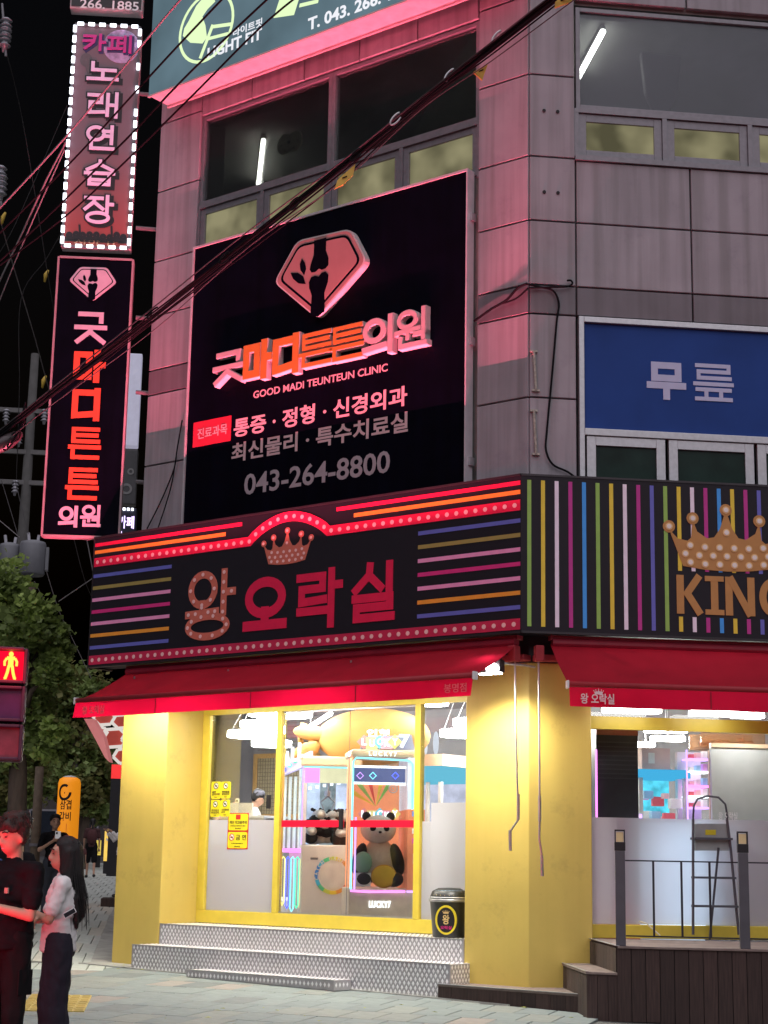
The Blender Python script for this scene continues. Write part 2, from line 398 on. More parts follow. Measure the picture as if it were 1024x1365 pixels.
# yellow tactile pavers beside the waiting people
tp = pz(84, 1345, -0.10)
tact = T('tactile_paving', 'yellow tactile paving blocks beside the waiting woman\'s trousers', 'tactile paving', FW, (tp.x, tp.y, gz(tp.x, tp.y)))
M_TAC = mat('tactile_yellow', (0.58,0.44,0.13), 0.7, var=0.12, scale=9, rnd=0.12)
for i in range(-4, 2):
    for j in range(-7, 1):
        x = tp.x + 0.12 + i * 0.105; y = tp.y + 0.2 + j * 0.21 + (i % 2) * 0.0; z = gz(x, y) + 0.004
        b = MB().box(x-0.05, x+0.05, y-0.1, y+0.1, z-0.02, z+0.006)
        for q in (-0.06, -0.02, 0.02, 0.06): b.box(x-0.04, x+0.04, y+q-0.008, y+q+0.008, z+0.007, z+0.011)
        tact.add('tactile_block', b, M_TAC)
# concrete apron strip round the shop's foot
ap = MB()
for (x0, x1, y0, y1) in ((-6.78, 0.02, -0.42, 0.0),):
    n = 8
    for i in range(n):
        a = x0 + (x1-x0)*i/n; b = x0 + (x1-x0)*(i+1)/n
        P = [FL @ Vector((a,y0,0)), FL @ Vector((b,y0,0)), FL @ Vector((b,y1,0)), FL @ Vector((a,y1,0))]
        ap._a([(p.x,p.y,gz(p.x,p.y)+0.016) for p in P] + [(p.x,p.y,gz(p.x,p.y)-0.05) for p in P], [(0,1,2,3),(0,4,5,1),(3,2,6,7),(0,3,7,4),(1,5,6,2)])
for i in range(10):
    P = [Vector((-0.95 + (0.18 if q in (1,2) else 0)*4, 23.3 + (i + (q > 1)) * 1.2, 0)) for q in range(4)]
    ap._a([(p.x,p.y,gz(p.x,p.y)+0.014) for p in P], [(0,1,2,3)])
single('apron', ap, mat('apron_concrete', (0.36,0.36,0.33), 0.85, var=0.2, scale=5, bump=0.2, scuff=0.3), 'pale concrete apron strip at the foot of the yellow column', None, kind='structure')

# ------------------------------------------------------------------ corner building
bld = T('corner_building', 'grey panel clad corner building with pink lit left side and yellow ground floor pillars', 'building', FL, (-3, 2, 0))
JZ = [5.2, 6.838, 7.872, 8.238, 9.053, 9.880, 10.955, 12.02, 13.1, 14.2]
def panel(x0, x1, z0, z1, fr, mt, y0=0.0, dep=0.06, g=0.011):
    e = 0.005
    b = MB(); xa, xb, za, zb = x0+g, x1-g, z0+g, z1-g
    b._a([(xa,y0+e,za),(xb,y0+e,za),(xb,y0+e,zb),(xa,y0+e,zb),(xa+e,y0,za+e),(xb-e,y0,za+e),(xb-e,y0,zb-e),(xa+e,y0,zb-e),
          (xa,y0+dep,za),(xb,y0+dep,za),(xb,y0+dep,zb),(xa,y0+dep,zb)],
         [(4,5,6,7),(0,1,5,4),(1,2,6,5),(2,3,7,6),(3,0,4,7),(8,9,1,0),(9,10,2,1),(10,11,3,2),(11,8,0,3)])
    return bld.add('cladding_panel', b, mt, frame=fr)
for i in range(len(JZ)-1):
    band = abs(JZ[i] - 7.872) < 0.01
    mt = M_CLADD if band else M_CLAD
    panel(-6.44, -5.60, JZ[i], JZ[i+1], FL, mt)
    panel(-0.752, 0.0, JZ[i], JZ[i+1], FL, mt)
    panel(0.004, 0.582, JZ[i], JZ[i+1], FR, mt)
for i in range(5):
    x0 = -5.60 + i * 0.9696
    panel(x0, x0 + 0.9696, 11.93, 12.78, FL, M_CLAD); panel(x0, x0+0.9696, 12.78, 14.2, FL, M_CLAD)
for (a, b) in ((0.582, 2.02), (2.02, 3.46), (3.46, 4.9)):
    panel(a, b, 9.053, 9.86, FR, M_CLAD); panel(a, b, 8.238, 9.053, FR, M_CLAD)
    panel(a, b, 7.872, 8.238, FR, M_CLADD); panel(a, b, 12.0, 13.2, FR, M_CLAD); panel(a, b, 13.2, 14.2, FR, M_CLAD)
# backing masonry behind the panels (openings left free)
wl = MB()
wl.box(-6.42, -5.60, 0.075, 0.5, 3.95, 14.2); wl.box(-0.74, -0.10, 0.075, 0.4, 3.95, 14.2)
wl.box(-5.60, -0.74, 0.075, 0.4, 3.95, 9.86); wl.box(-5.60, -0.74, 0.075, 0.4, 11.90, 14.2)
bld.add('backing_wall', wl, M_CONC)
wr = MB()
wr.box(0.05, 0.57, 0.075, 0.4, 3.95, 14.2); wr.box(0.57, 4.9, 0.075, 0.4, 7.9, 9.84); wr.box(0.57, 4.9, 0.075, 0.4, 11.97, 14.2)
wr.box(0.57, 4.9, 0.075, 0.4, 3.95, 5.5)
bld.add('backing_wall', wr, M_CONC, frame=FR)
# floor slabs and dark rooms of the upper floors, plan follows both facades
def plan(ins, back=6.0, right=4.9):
    a = FL @ Vector((-6.30, ins, 0)); c = C + Vector((-0.3827, -0.9239, 0)) * (-ins / 0.9239); r = FR @ Vector((right, ins, 0))
    r2 = FR @ Vector((right, back, 0)); b = a + Vector((0, 8.5, 0)); return [c, r, r2, b + Vector((1.0, 0, 0)), b, a]
for nm, z0, z1 in (('floor_slab', 9.35, 9.6), ('ceiling_slab', 12.25, 12.5), ('floor_slab', 5.5, 5.7), ('roof_slab', 14.2, 14.5)):
    bld.add(nm, MB().prism([(p.x, p.y) for p in plan(0.42)], z0, z1), mat('slab_soffit', (0.20,0.20,0.19), 0.9), frame=FW)
bw = MB(); P = plan(0.42)
for a, b in ((1,2),(2,3),(3,4),(4,5)):
    d = (P[b]-P[a]).normalized(); nn = Vector((-d.y, d.x, 0)) * 0.15
    bw.prism([(q.x,q.y) for q in (P[a], P[b], P[b]-nn, P[a]-nn)][::-1], 5.7, 14.2)
bld.add('room_wall', bw, mat('room_wall', (0.22,0.22,0.20), 0.9), frame=FW)
# windows
def window(fr, x0, x1, z0, z1, mf, cell, name='window', y0=0.03, fw=0.06, dep=0.09, pane=True, pm=None):
    b = MB().box(x0, x0+fw, y0, y0+dep, z0, z1).box(x1-fw, x1, y0, y0+dep, z0, z1)
    b.box(x0+fw, x1-fw, y0+0.002, y0+dep, z0, z0+fw).box(x0+fw, x1-fw, y0+0.002, y0+dep, z1-fw, z1)
    o = bld.add(name, b, mf, frame=fr, bevel=0.004)
    bld.add('pane', MB().box(x0+fw-0.005, x1-fw+0.005, y0+dep*0.45, y0+dep*0.45+0.008, z0+fw-0.005, z1-fw+0.005), pm, parent=o, frame=fr)
    return o
M_PANE = glass('dusty_pane', (0.82,0.85,0.85), 0.07, dust=0.02, dcol=(0.5,0.52,0.55))
M_PANER = glass('hazy_pane', (0.75,0.78,0.8), 0.08, dust=0.22, dcol=(0.42,0.44,0.52))
M_FROST = glow('lit_frosted_pane', (0.44,0.405,0.23), 0.42, var=0.55, scale=2.0)
M_FROST2 = mat('dark_green_pane', (0.012,0.03,0.024), 0.3, var=0.3, scale=3, spec=0.15)
xm = pl(440, 150)[0]
for a, b in ((-5.60, xm), (xm, -0.752)):
    window(FL, a+0.002, b-0.002, 10.56, 11.92, M_ALUD, 1, pm=M_PANE, fw=0.055)
cx = [-5.60, pl(347.5, 268)[0], xm, pl(533, 210)[0], -0.752]
for i in range(4):
    window(FL, cx[i]+0.03, cx[i+1]-0.03, 9.84, 10.50, M_ALUD, 1, 'casement_window', y0=0.045, fw=0.085, dep=0.07, pm=M_FROST)
tr = MB()
for x in cx: tr.box(x-0.029 if x > -5.59 else x, x+0.029 if x < -0.76 else x, 0.02, 0.14, 9.80, 10.505)
tr.box(-5.60, -0.752, 0.018, 0.15, 10.506, 10.558)
bld.add('transom', tr, M_ALUD)
window(FR, 0.60, 4.8, 10.56, 11.92, M_ALUD, 1, pm=M_PANER, fw=0.055)
rx = [0.60, pr(885, 185)[0]+0.02, pr(998, 190)[0]+0.03, 3.36, 4.6]
for i in range(4):
    window(FR, rx[i]+0.03, rx[i+1]-0.03, 9.93, 10.50, M_ALUD, 1, 'casement_window', y0=0.045, fw=0.10, dep=0.07, pm=M_FROST)
tr = MB()
for x in rx: tr.box(x-0.029, x+0.029, 0.02, 0.14, 9.93, 10.505)
tr.box(0.575, 4.8, 0.018, 0.15, 10.506, 10.558).box(0.575, 4.8, -0.03, 0.15, 9.862, 9.928)
bld.add('transom', tr, M_ALUD, frame=FR)
# second floor windows on the right, aluminium frame round the blue sign
fr_ = MB().box(0.60, 0.665, -0.045, 0.1, 5.5, 7.86).box(0.665, 4.8, -0.043, 0.1, 7.79, 7.86).box(0.665, 4.8, -0.04, 0.1, 6.40, 6.485)
bld.add('window_surround', fr_, M_ALU, frame=FR, bevel=0.006)
sx = [0.68, pr(890, 610)[0], pr(1006, 620)[0]+0.02, 3.36, 4.5]
for i in range(4):
    window(FR, sx[i]+0.012, sx[i+1]-0.03, 5.62, 6.395, M_ALU, 1, 'casement_window', y0=-0.02, fw=0.11, dep=0.07, pm=M_FROST2)
# corner rivets, conduits and bracket on the right pilaster
for zz in (10.48, 9.42):
    for dx in (0.19, 0.36):
        bld.add('anchor_hole', MB().cyl((dx, -0.012, zz), (dx, 0.02, zz), 0.022, n=10), M_DARK, frame=FR)
pp = MB()
for (ya, yb, xx) in ((469, 521, 711), (548, 606, 711)):
    a = pr(xx, ya); b = pr(xx + 3, yb)
    pp.tube([(a[0], -0.03, a[1]), (b[0], -0.03, b[1])], 0.017, 8)
    for q in (a, b): pp.box(q[0]-0.045, q[0]+0.045, -0.035, 0.0, q[1]-0.012, q[1]+0.012)
bld.add('sign_bracket', pp, mat('weathered_steel', (0.42,0.38,0.33), 0.6, 0.4, var=0.3, scale=30), frame=FR)
# ground floor pillars in yellow paint
bld.add('pillar', MB().box(-6.60, -5.735, 0.0, 0.74, -0.1, 4.4), M_YEL, bevel=0.012, label='yellow painted pillar left of the shop entrance')
ci = lambda v: C + Vector((-0.3827, -0.9239, 0)) * (v / 0.9239)
Pp = [FL @ Vector((-0.868,0,0)), C.copy(), FR @ Vector((0.722,0,0)), FR @ Vector((0.722,0.7,0)), FL @ Vector((-0.868,0.72,0))]
bld.add('pillar', MB().prism([(p.x,p.y) for p in Pp], -0.1, 3.70), M_YEL, frame=FW, bevel=0.01, label='yellow painted corner pillar between the two shopfronts')
Pp2 = [FL @ Vector((-0.868,-0.004,0)), ci(0.004), FR @ Vector((0.722,-0.004,0)), FR @ Vector((0.722,0.7,0)), FL @ Vector((-0.868,0.72,0))]
bld.add('pillar_cap', MB().prism([(p.x,p.y) for p in Pp2], 3.704, 4.4), M_BLACK, frame=FW)
_w0 = FL @ Vector((-6.585,0.70,0)); bld.add('side_wall', MB().prism([(_w0.x, _w0.y), (_w0.x+0.12, _w0.y), (_w0.x+0.12, _w0.y+8.6), (_w0.x, _w0.y+8.6)], -0.1, 14.2), mat('side_plaster', (0.2,0.19,0.17), 0.85, var=0.2), frame=FW)
# shop room: floor, ceiling, back wall
_s0 = FL @ Vector((-6.40,0.76,0)); _s5 = _s0 + Vector((0,7.69,0))
shopP = [_s0, FL @ Vector((-0.868,0.735,0)), FR @ Vector((0.722,0.3,0)), FR @ Vector((6.5,0.3,0)), FL @ Vector((1.0+4.6,6.2,0)), _s5]
bld.add('shop_floor', MB().prism([(p.x,p.y) for p in shopP], 0.40, 0.62), mat('shop_tiles', (0.30,0.29,0.30), 0.25, var=0.1), frame=FW)
bld.add('shop_ceiling', MB().prism([(p.x,p.y) for p in shopP], 3.90, 3.94), mat('shop_ceiling', (0.32,0.31,0.32), 0.8, var=0.05), frame=FW)
bld.add('shop_wall', MB().box(-11.9, 5.6, 6.2, 6.35, 0.4, 3.9), mat('shop_wall_grey', (0.30,0.295,0.32), 0.8, var=0.05))
bld.add('shop_wall', MB().prism([(_s0.x-0.02,_s0.y),(_s0.x+0.03,_s0.y),(_s0.x+0.03,_s5.y),(_s0.x-0.02,_s5.y)], 0.4, 3.9), _mc['shop_wall_grey'], frame=FW)
bld.add('shop_wall', MB().box(6.5, 6.6, 0.0, 1.6, 0.4, 3.9), mat('shop_wall_yellow', (0.5,0.40,0.08), 0.8), frame=FR)
bld.add('soffit', MB().box(-6.44, -0.87, 0.0, 0.72, 3.945, 3.99), M_CONC)

# ------------------------------------------------------------------ tubes in the upper rooms
M_TUBE = glow('tube_light', (1.0,0.97,0.86), 30.0)
def tube_light(p, q, label):
    t = T('fluorescent_tube', label, 'ceiling light', FW, p, group='tube lights in the third floor rooms')
    d = (Vector(q)-Vector(p)); 
    t.add('tube', MB().cyl(p, q, 0.035, n=10), M_TUBE)
    t.add('batten', MB().tube([Vector(p)+Vector((0,0,0.06)), Vector(q)+Vector((0,0,0.06))], 0.04, 4), M_WHITE)
zt = 12.13
tube_light(pz(351, 187, zt), pz(344.5, 246, zt), 'white fluorescent tube on the ceiling behind the left third floor window')
tube_light(pz(804, 42, zt), pz(770, 105, zt), 'white fluorescent tube on the ceiling behind the right third floor window')
# dumb-bell shaped plaque seen through the left window
a = pl(385, 190, -0.4)
pq = MB(); pq.ring(a[0]-0.09, a[1], 0.13, 0.155, 0.128, 0.40, 0.43, n=20).ring(a[0]+0.10, a[1]+0.0, 0.13, 0.155, 0.128, 0.402, 0.428, n=20).box(a[0]-0.1, a[0]+0.1, 0.398, 0.432, a[1]-0.09, a[1]+0.10)
tpl = T('wall_plaque', 'beige plaque with dark dots hanging behind the left third floor window', 'plaque', FL, (a[0], 0.4, a[1]-0.16))
tpl.add('board', pq, mat('plaque_board', (0.5,0.44,0.3), 0.7))
dd = MB()
for (dx, dz, r) in ((0,0.01,0.03),(-0.14,-0.01,0.016),(0.16,-0.01,0.016),(-0.08,-0.1,0.016),(0.09,-0.1,0.016)): dd.cyl((a[0]+dx,0.395,a[1]+dz),(a[0]+dx,0.40,a[1]+dz), r, n=10)
tpl.add('hole', dd, M_DARK)
# gym machine silhouette behind the right window
b = pr(880, 110, -1.5)
gm = T('padded_chair', 'dark padded seat back standing behind the hazy right window', 'chair', FR, (b[0], 1.5, 9.6))
gm.add('back_pad', MB().poly([(b[0]-0.28,b[1]+0.42),(b[0]+0.30,b[1]+0.40),(b[0]+0.24,b[1]-0.2),(b[0]+0.12,b[1]-0.42),(b[0]-0.12,b[1]-0.42),(b[0]-0.22,b[1]-0.2)], 1.45, 1.56), M_BLACK, bevel=0.04)
gm.add('stand', MB().box(b[0]-0.04, b[0]+0.04, 1.57, 1.62, 9.6, b[1]), M_BLACK)
gm.add('seat', MB().box(b[0]-0.3, b[0]+0.3, 1.2, 1.75, 10.1, 10.2), M_BLACK)
# ------------------------------------------------------------------ hand-drawn Hangul block lettering
G = {
'왕': ['R.32 .75 .27 .25','.32 .52 .32 .40','0 .36 .64 .38','.80 1 .80 .36','.80 .68 1 .68','R.45 .15 .44 .165'],
'오': ['R.5 .66 .46 .34','.5 .36 .5 .08','0 .07 1 .07'],
'락': ['0 .93 .58 .93 .58 .70 .06 .70 .06 .45 .62 .48','.80 1 .80 .42','.80 .74 1 .74','.02 .27 .80 .27 .80 0'],
'실': ['.40 1 .38 .84 .04 .58','.40 .82 .68 .60','.90 1 .90 .52','.03 .42 .92 .42 .92 .25 .07 .25 .07 .06 .96 .06'],
'굿': ['.12 .95 .86 .95 .86 .72','0 .51 1 .51','.5 .51 .5 .36','.50 .38 .06 .04','.52 .34 .96 .04'],
'마': ['C.08 .92 .52 .92 .52 .10 .08 .10','.80 1 .80 0','.80 .55 1 .55'],
'디': ['.66 .93 .08 .93 .08 .08 .68 .14','.90 1 .90 0'],
'튼': ['.94 .94 .10 .94 .10 .56 .96 .56','.10 .75 .90 .75','0 .38 1 .38','.10 .27 .10 .06 .96 .06'],
'의': ['R.34 .66 .32 .30','0 .12 .72 .18','.90 1 .90 0'],
'원': ['R.36 .78 .28 .21','0 .45 .74 .48','.38 .46 .38 .28','.90 1 .90 .20','.62 .34 .90 .34','.14 .26 .14 .06 .96 .06'],
'무': ['C.14 .93 .86 .93 .86 .55 .14 .55','0 .33 1 .33','.5 .33 .5 0'],
'릎': ['.06 .95 .92 .95 .92 .79 .10 .79 .10 .62 .95 .62','0 .46 1 .46','.06 .31 .94 .31','.30 .31 .30 .06','.70 .31 .70 .06','.04 .06 .96 .06'],
'노': ['.14 .97 .14 .60 .92 .60','.5 .60 .5 .18','0 .12 1 .12'],
'래': ['0 .92 .42 .92 .42 .60 .05 .60 .05 .16 .50 .20','.63 .96 .63 .06','.92 1 .92 0','.63 .5 .92 .5'],
'연': ['R.32 .70 .30 .27','.90 1 .90 .30','.60 .80 .90 .80','.60 .60 .90 .60','.16 .36 .16 .07 .96 .07'],
'습': ['.5 1 .5 .88 .06 .64','.5 .86 .94 .64','0 .50 1 .50','.15 .40 .15 .05 .85 .05 .85 .40','.15 .22 .85 .22'],
'장': ['.04 .93 .62 .93','.36 .92 .34 .78 .04 .50','.36 .76 .66 .52','.82 1 .82 .40','.82 .70 1 .70','R.5 .18 .38 .18'],
'카': ['.03 .90 .52 .90 .46 .48 .08 .06','.0 .56 .48 .60','.78 1 .78 0','.78 .52 1 .52'],
'페': ['0 .88 .54 .88','.15 .88 .15 .18','.40 .88 .40 .18','0 .16 .56 .20','.70 .97 .70 .05','.48 .55 .70 .55','.93 1 .93 0'],
}
def glyph(mb, ch, x0, z0, x1, z1, y0, y1, wd, grow=0.0):
    hw = wd / 2; ax, bx, az, bz = x0 + hw, x1 - hw, z0 + hw, z1 - hw
    wd += grow
    for k, st in enumerate(G[ch]):
        yy = y0 - 0.0007 * k
        if st[0] == 'R':
            c = [float(t) for t in st[1:].split()]
            cx_, cz_ = ax + (bx-ax)*c[0], az + (bz-az)*c[1]
            mb.ring(cx_, cz_, (bx-ax)*c[2]+hw+grow/2, (bz-az)*c[3]+hw+grow/2, wd, yy, y1, n=26)
        elif st[0] == 'C':
            t = [float(q) for q in st[1:].split()]; xs = [ax+(bx-ax)*q for q in t[0::2]]; zq = [az+(bz-az)*q for q in t[1::2]]
            mb.stroke_loop([(min(xs),min(zq)),(max(xs),min(zq)),(max(xs),max(zq)),(min(xs),max(zq))], wd, yy, y1)
        else:
            t = [float(q) for q in st.split()]; pts = [(ax+(bx-ax)*t[i], az+(bz-az)*t[i+1]) for i in range(0, len(t), 2)]
            # square ends
            for e, o in ((0, 1), (-1, -2)):
                d = Vector(pts[e]) - Vector(pts[o]); d = d.normalized() * min(hw + grow/2, d.length*0.9)
                pts[e] = (pts[e][0]+d.x, pts[e][1]+d.y)
            mb.stroke(pts, wd, yy, y1)
    return mb
def crown(x0, x1, z0, z1, y0, y1):
    X = lambda t: x0+(x1-x0)*t; Z = lambda t: z0+(z1-z0)*t
    mb = MB(); br = (x1-x0)*0.05
    pts = [(.15,.02),(.5,-.0),(.85,.02)]
    top = [(.98,.60),(.93,.60)]
    P = [(.14,.06),(.32,.015),(.5,.0),(.68,.015),(.86,.06),(.97,.62),(.90,.48),(.82,.45),(.79,.50),(.775,.78),(.74,.60),(.66,.50),(.60,.52),(.55,.66),(.5,.95),(.45,.66),(.40,.52),(.34,.50),(.26,.60),(.225,.78),(.21,.50),(.18,.45),(.10,.48),(.03,.62)]
    mb.poly([(X(a), Z(b)) for a, b in P], y0, y1)
    for k, (a, b) in enumerate(((.03,.66),(.225,.80),(.5,.95),(.775,.80),(.97,.66))):
        mb.ring(X(a), Z(b), br, br, br*0.98, y0-0.001*(1+k%2), y1, n=16)
    dots = [(.03,.66),(.225,.80),(.5,.95),(.775,.80),(.97,.66),(.5,.60)]
    for r_, (n, aa, bb) in enumerate(((6,.20,.80),(7,.16,.84),(6,.20,.80))):
        for i in range(n): dots.append((aa+(bb-aa)*i/(n-1), (.36,.23,.10)[r_] + (0.02 if abs(i-(n-1)/2) > 2 else 0)))
    return mb, [(X(a), Z(b)) for a, b in dots]
def discs(mb, pts, r, y0, dep=0.003, n=10, rz=None):
    for p in pts: mb.ring(p[0], p[1], r, rz or r, r*0.97, y0, y0+dep, n=n)
    return mb
P_ = lambda name, c, **k: mat(name, c, 0.55, var=0.05, scale=10, spec=0.25, **k)
M_SIGNBK = P_('sign_black', (0.016,0.014,0.020))
PINK = P_('print_pink', (0.92,0.34,0.60)); MAG = P_('print_magenta', (0.74,0.04,0.24)); ORG = P_('print_orange', (0.95,0.36,0.05))
BLU = P_('print_blue', (0.15,0.16,0.55)); OLV = P_('print_olive', (0.38,0.29,0.09)); REDP = P_('print_red', (0.80,0.02,0.085))
TER = P_('print_terracotta', (0.66,0.17,0.12)); BULB = P_('print_bulb', (0.95,0.58,0.56)); GRN = P_('print_green', (0.30,0.52,0.12))
YLW = P_('print_yellow', (0.80,0.62,0.07)); WHT = P_('print_white', (0.86,0.78,0.90)); SKY = P_('print_sky', (0.07,0.36,0.88)); PUR = P_('print_purple', (0.52,0.05,0.30))
GOLD = P_('print_gold', (0.50,0.26,0.09)); BULBW = P_('print_bulb_white', (0.85,0.80,0.74)); BULBG = P_('print_bulb_gold', (0.78,0.54,0.26))
# ------------------------------------------------------------------ arcade fascia, left side
V = 0.45; Y = -V
kl = T('fascia_sign', 'black arcade fascia over the entrance with red 왕오락실 lettering and marquee bulbs', 'shop sign', FL, (-3.4, -0.2, 4.0))
Lc = 0.186
kl.add('sign_box', MB().prism([(-6.86, Y), (Lc, Y), (0.0, 0.0-0.002), (-6.86, -0.002)], 4.0, 5.775), M_SIGNBK)
kl.add('edge_trim', MB().box(-6.862, Lc-0.004, Y-0.006, Y+0.03, 5.776, 5.80).box(-6.862, Lc-0.004, Y-0.006, Y+0.03, 3.975, 3.999).box(-6.885, -6.863, Y-0.006, 0, 3.975, 5.80), mat('trim_dark', (0.05,0.045,0.05), 0.4, 0.5))
def hbar(mb, xa, xb, z, h, y): return mb.box(xa, xb, y, y+0.003, z-h/2, z+h/2)
zs = [pl(227, 755.3 + (853.9-755.3)*i/6, V)[1] for i in range(7)]
xe = pl(227, 800, V)[0]
for c, z in zip((BLU,OLV,PINK,MAG,PINK,ORG,BLU), zs): kl.add('stripe', hbar(MB(), -6.858, xe, z, 0.048, Y-0.0035), c)
xe = pl(557, 770, V)[0]
zs = [pl(557, 711.4 + (821.8-711.4)*i/6, V)[1] for i in range(7)]
for c, z in zip((BLU,OLV,PINK,MAG,PINK,ORG,BLU), zs): kl.add('stripe', hbar(MB(), xe, Lc-0.008, z, 0.048, Y-0.0035), c)
for (xa, xb, z, c) in ((-6.858, pl(323,697,V)[0], pl(323,698.5,V)[1], REDP), (-6.858, pl(301,711,V)[0], pl(301,712,V)[1], ORG),
                       (pl(449,679,V)[0], Lc-0.008, pl(449,679,V)[1], REDP), (pl(472,687,V)[0], Lc-0.008, pl(472,687,V)[1], ORG)):
    kl.add('stripe', hbar(MB(), xa, xb, z, 0.05, Y-0.0035), c)
zm = pl(329, 722.5, V)[1]; zm2 = pl(440, 707.5, V)[1]
A0 = pl(333, 721, V); A1 = pl(391.5, 687.5, V); A2 = pl(438, 707, V)
path = [(-6.858, zm), (A0[0], zm)]
for i in range(1, 16):
    t = i/16; x = A0[0] + (A2[0]-A0[0])*t; path.append((x, zm + (zm2-zm)*t + (A1[1]-zm)*math.sin(math.pi*t)**0.8))
path += [(A2[0], zm2), (Lc-0.008, zm2)]
kl.add('marquee_band', MB().stroke(path, 0.125, Y-0.006, Y), REDP)
kl.add('marquee_band', hbar(MB(), -6.858, Lc-0.008, 4.075, 0.125, Y-0.006), P_('band_dull', (0.60,0.03,0.09)))
def along(path, step):
    out = []; acc = step/2
    for a, b in zip(path, path[1:]):
        a, b = Vector(a), Vector(b); L = (b-a).length
        while acc < L: out.append(tuple(a + (b-a)*(acc/L))); acc += step
        acc -= L
    return out
kl.add('bulb_row', discs(MB(), along(path, 0.135), 0.028, Y-0.009), BULB, kind='stuff')
kl.add('bulb_row', discs(MB(), along([(-6.858,4.075),(Lc,4.075)], 0.135), 0.028, Y-0.009), BULB, kind='stuff')
def gbox(x0, y0, x1, y1, v, f=pl):
    cxp, cyp = (x0+x1)/2, (y0+y1)/2
    return (f(x0,cyp,v)[0], f(cxp,y1,v)[1], f(x1,cyp,v)[0], f(cxp,y0,v)[1])
b = gbox(248, 760, 314, 852, V)
kl.add('letter_wang', glyph(MB(), '왕', b[0], b[1], b[2], b[3], Y-0.006, Y, 0.10), TER)
cb = MB(); bx = lambda u_, w_: (b[0]+0.05+(b[2]-b[0]-0.10)*u_, b[1]+0.05+(b[3]-b[1]-0.10)*w_)
dts = [bx(.32+.27*math.cos(i*math.pi/4), .75+.25*math.sin(i*math.pi/4)) for i in range(8)] + [bx(.45+.44*math.cos(i*math.pi/5), .15+.165*math.sin(i*math.pi/5)) for i in range(10)]
dts += [bx(.32,.46), bx(.02,.36), bx(.18,.365), bx(.47,.375), bx(.62,.38)] + [bx(.80,.36+.64*i/4) for i in range(5)] + [bx(.98,.68)]
kl.add('letter_bulbs', discs(cb, dts, 0.026, Y-0.016), BULB, kind='stuff')
for ch, q in (('오',(325,769,383,844)),('락',(395,758,457,838)),('실',(468,749,529,833))):
    b = gbox(*q, V); kl.add('letter', glyph(MB(), ch, b[0], b[1], b[2], b[3], Y-0.006, Y, 0.104 if ch != '오' else 0.128), REDP)
b = gbox(350, 705, 417, 752, V)
cm, cdts = crown(b[0], b[2], b[1], b[3], Y-0.006, Y)
kl.add('crown', cm, TER); kl.add('crown_bulbs', discs(MB(), cdts, 0.020, Y-0.012), BULB, kind='stuff')
# ------------------------------------------------------------------ arcade fascia, right side
kr = T('fascia_sign', 'black fascia with coloured vertical stripes, golden crown and KING lettering', 'shop sign', FR, (1.8, -0.2, 4.0))
kr.add('sign_box', MB().prism([(-Lc, Y), (4.9, Y), (4.9, -0.002), (0.002, -0.002)], 4.0, 5.775), M_SIGNBK)
kr.add('edge_trim', MB().box(-Lc+0.004, 4.9, Y-0.006, Y+0.03, 5.776, 5.80).box(-Lc+0.004, 4.9, Y-0.006, Y+0.03, 3.975, 3.999), _mc['trim_dark'])
cyc = [GRN,YLW,WHT,PUR,SKY,GRN,YLW,WHT,PUR,BLU,GRN,YLW,WHT,PUR,SKY,YLW,PUR,BLU,GRN,YLW,WHT,PUR,SKY,GRN]
x00 = pr(620+217/2.535, 735, V)[0]; dx = (pr(620+634/2.535, 740, V)[0]-x00)/9
zt_, zb_ = pr(712, 640, V)[1], pr(712, 835, V)[1]
zk1, zk0 = pr(960, 763, V)[1], pr(960, 824, V)[1]
for i, c in enumerate(cyc):
    x = x00 + dx*i
    if 11 <= i <= 19:
        kr.add('stripe', MB().box(x-0.023, x+0.023, Y-0.0035, Y, zk1, zt_), c); kr.add('stripe', MB().box(x-0.023, x+0.023, Y-0.0035, Y, zb_, zk0), c)
    else: kr.add('stripe', MB().box(x-0.023, x+0.023, Y-0.0035, Y, zb_, zt_), c)
q0 = pr(887, 720, V); q1 = pr(1049, 728, V); zc0 = pr(968, 762, V)[1]; zc1 = pr(968, 676, V)[1]
cm, cdts = crown(q0[0], q1[0], zc0, zc1, Y-0.008, Y)
kr.add('crown', cm, GOLD); 
for cq in cdts:
    o = kr.add('crown_bulb', discs(MB(), [cq], 0.043, Y-0.014, n=14), BULBG); kr.add('bulb_centre', discs(MB(), [cq], 0.028, Y-0.018, n=14), BULBW, parent=o)
xs_ = [902, 938.5, 940, 965, 967, 1006, 1012, 1050]
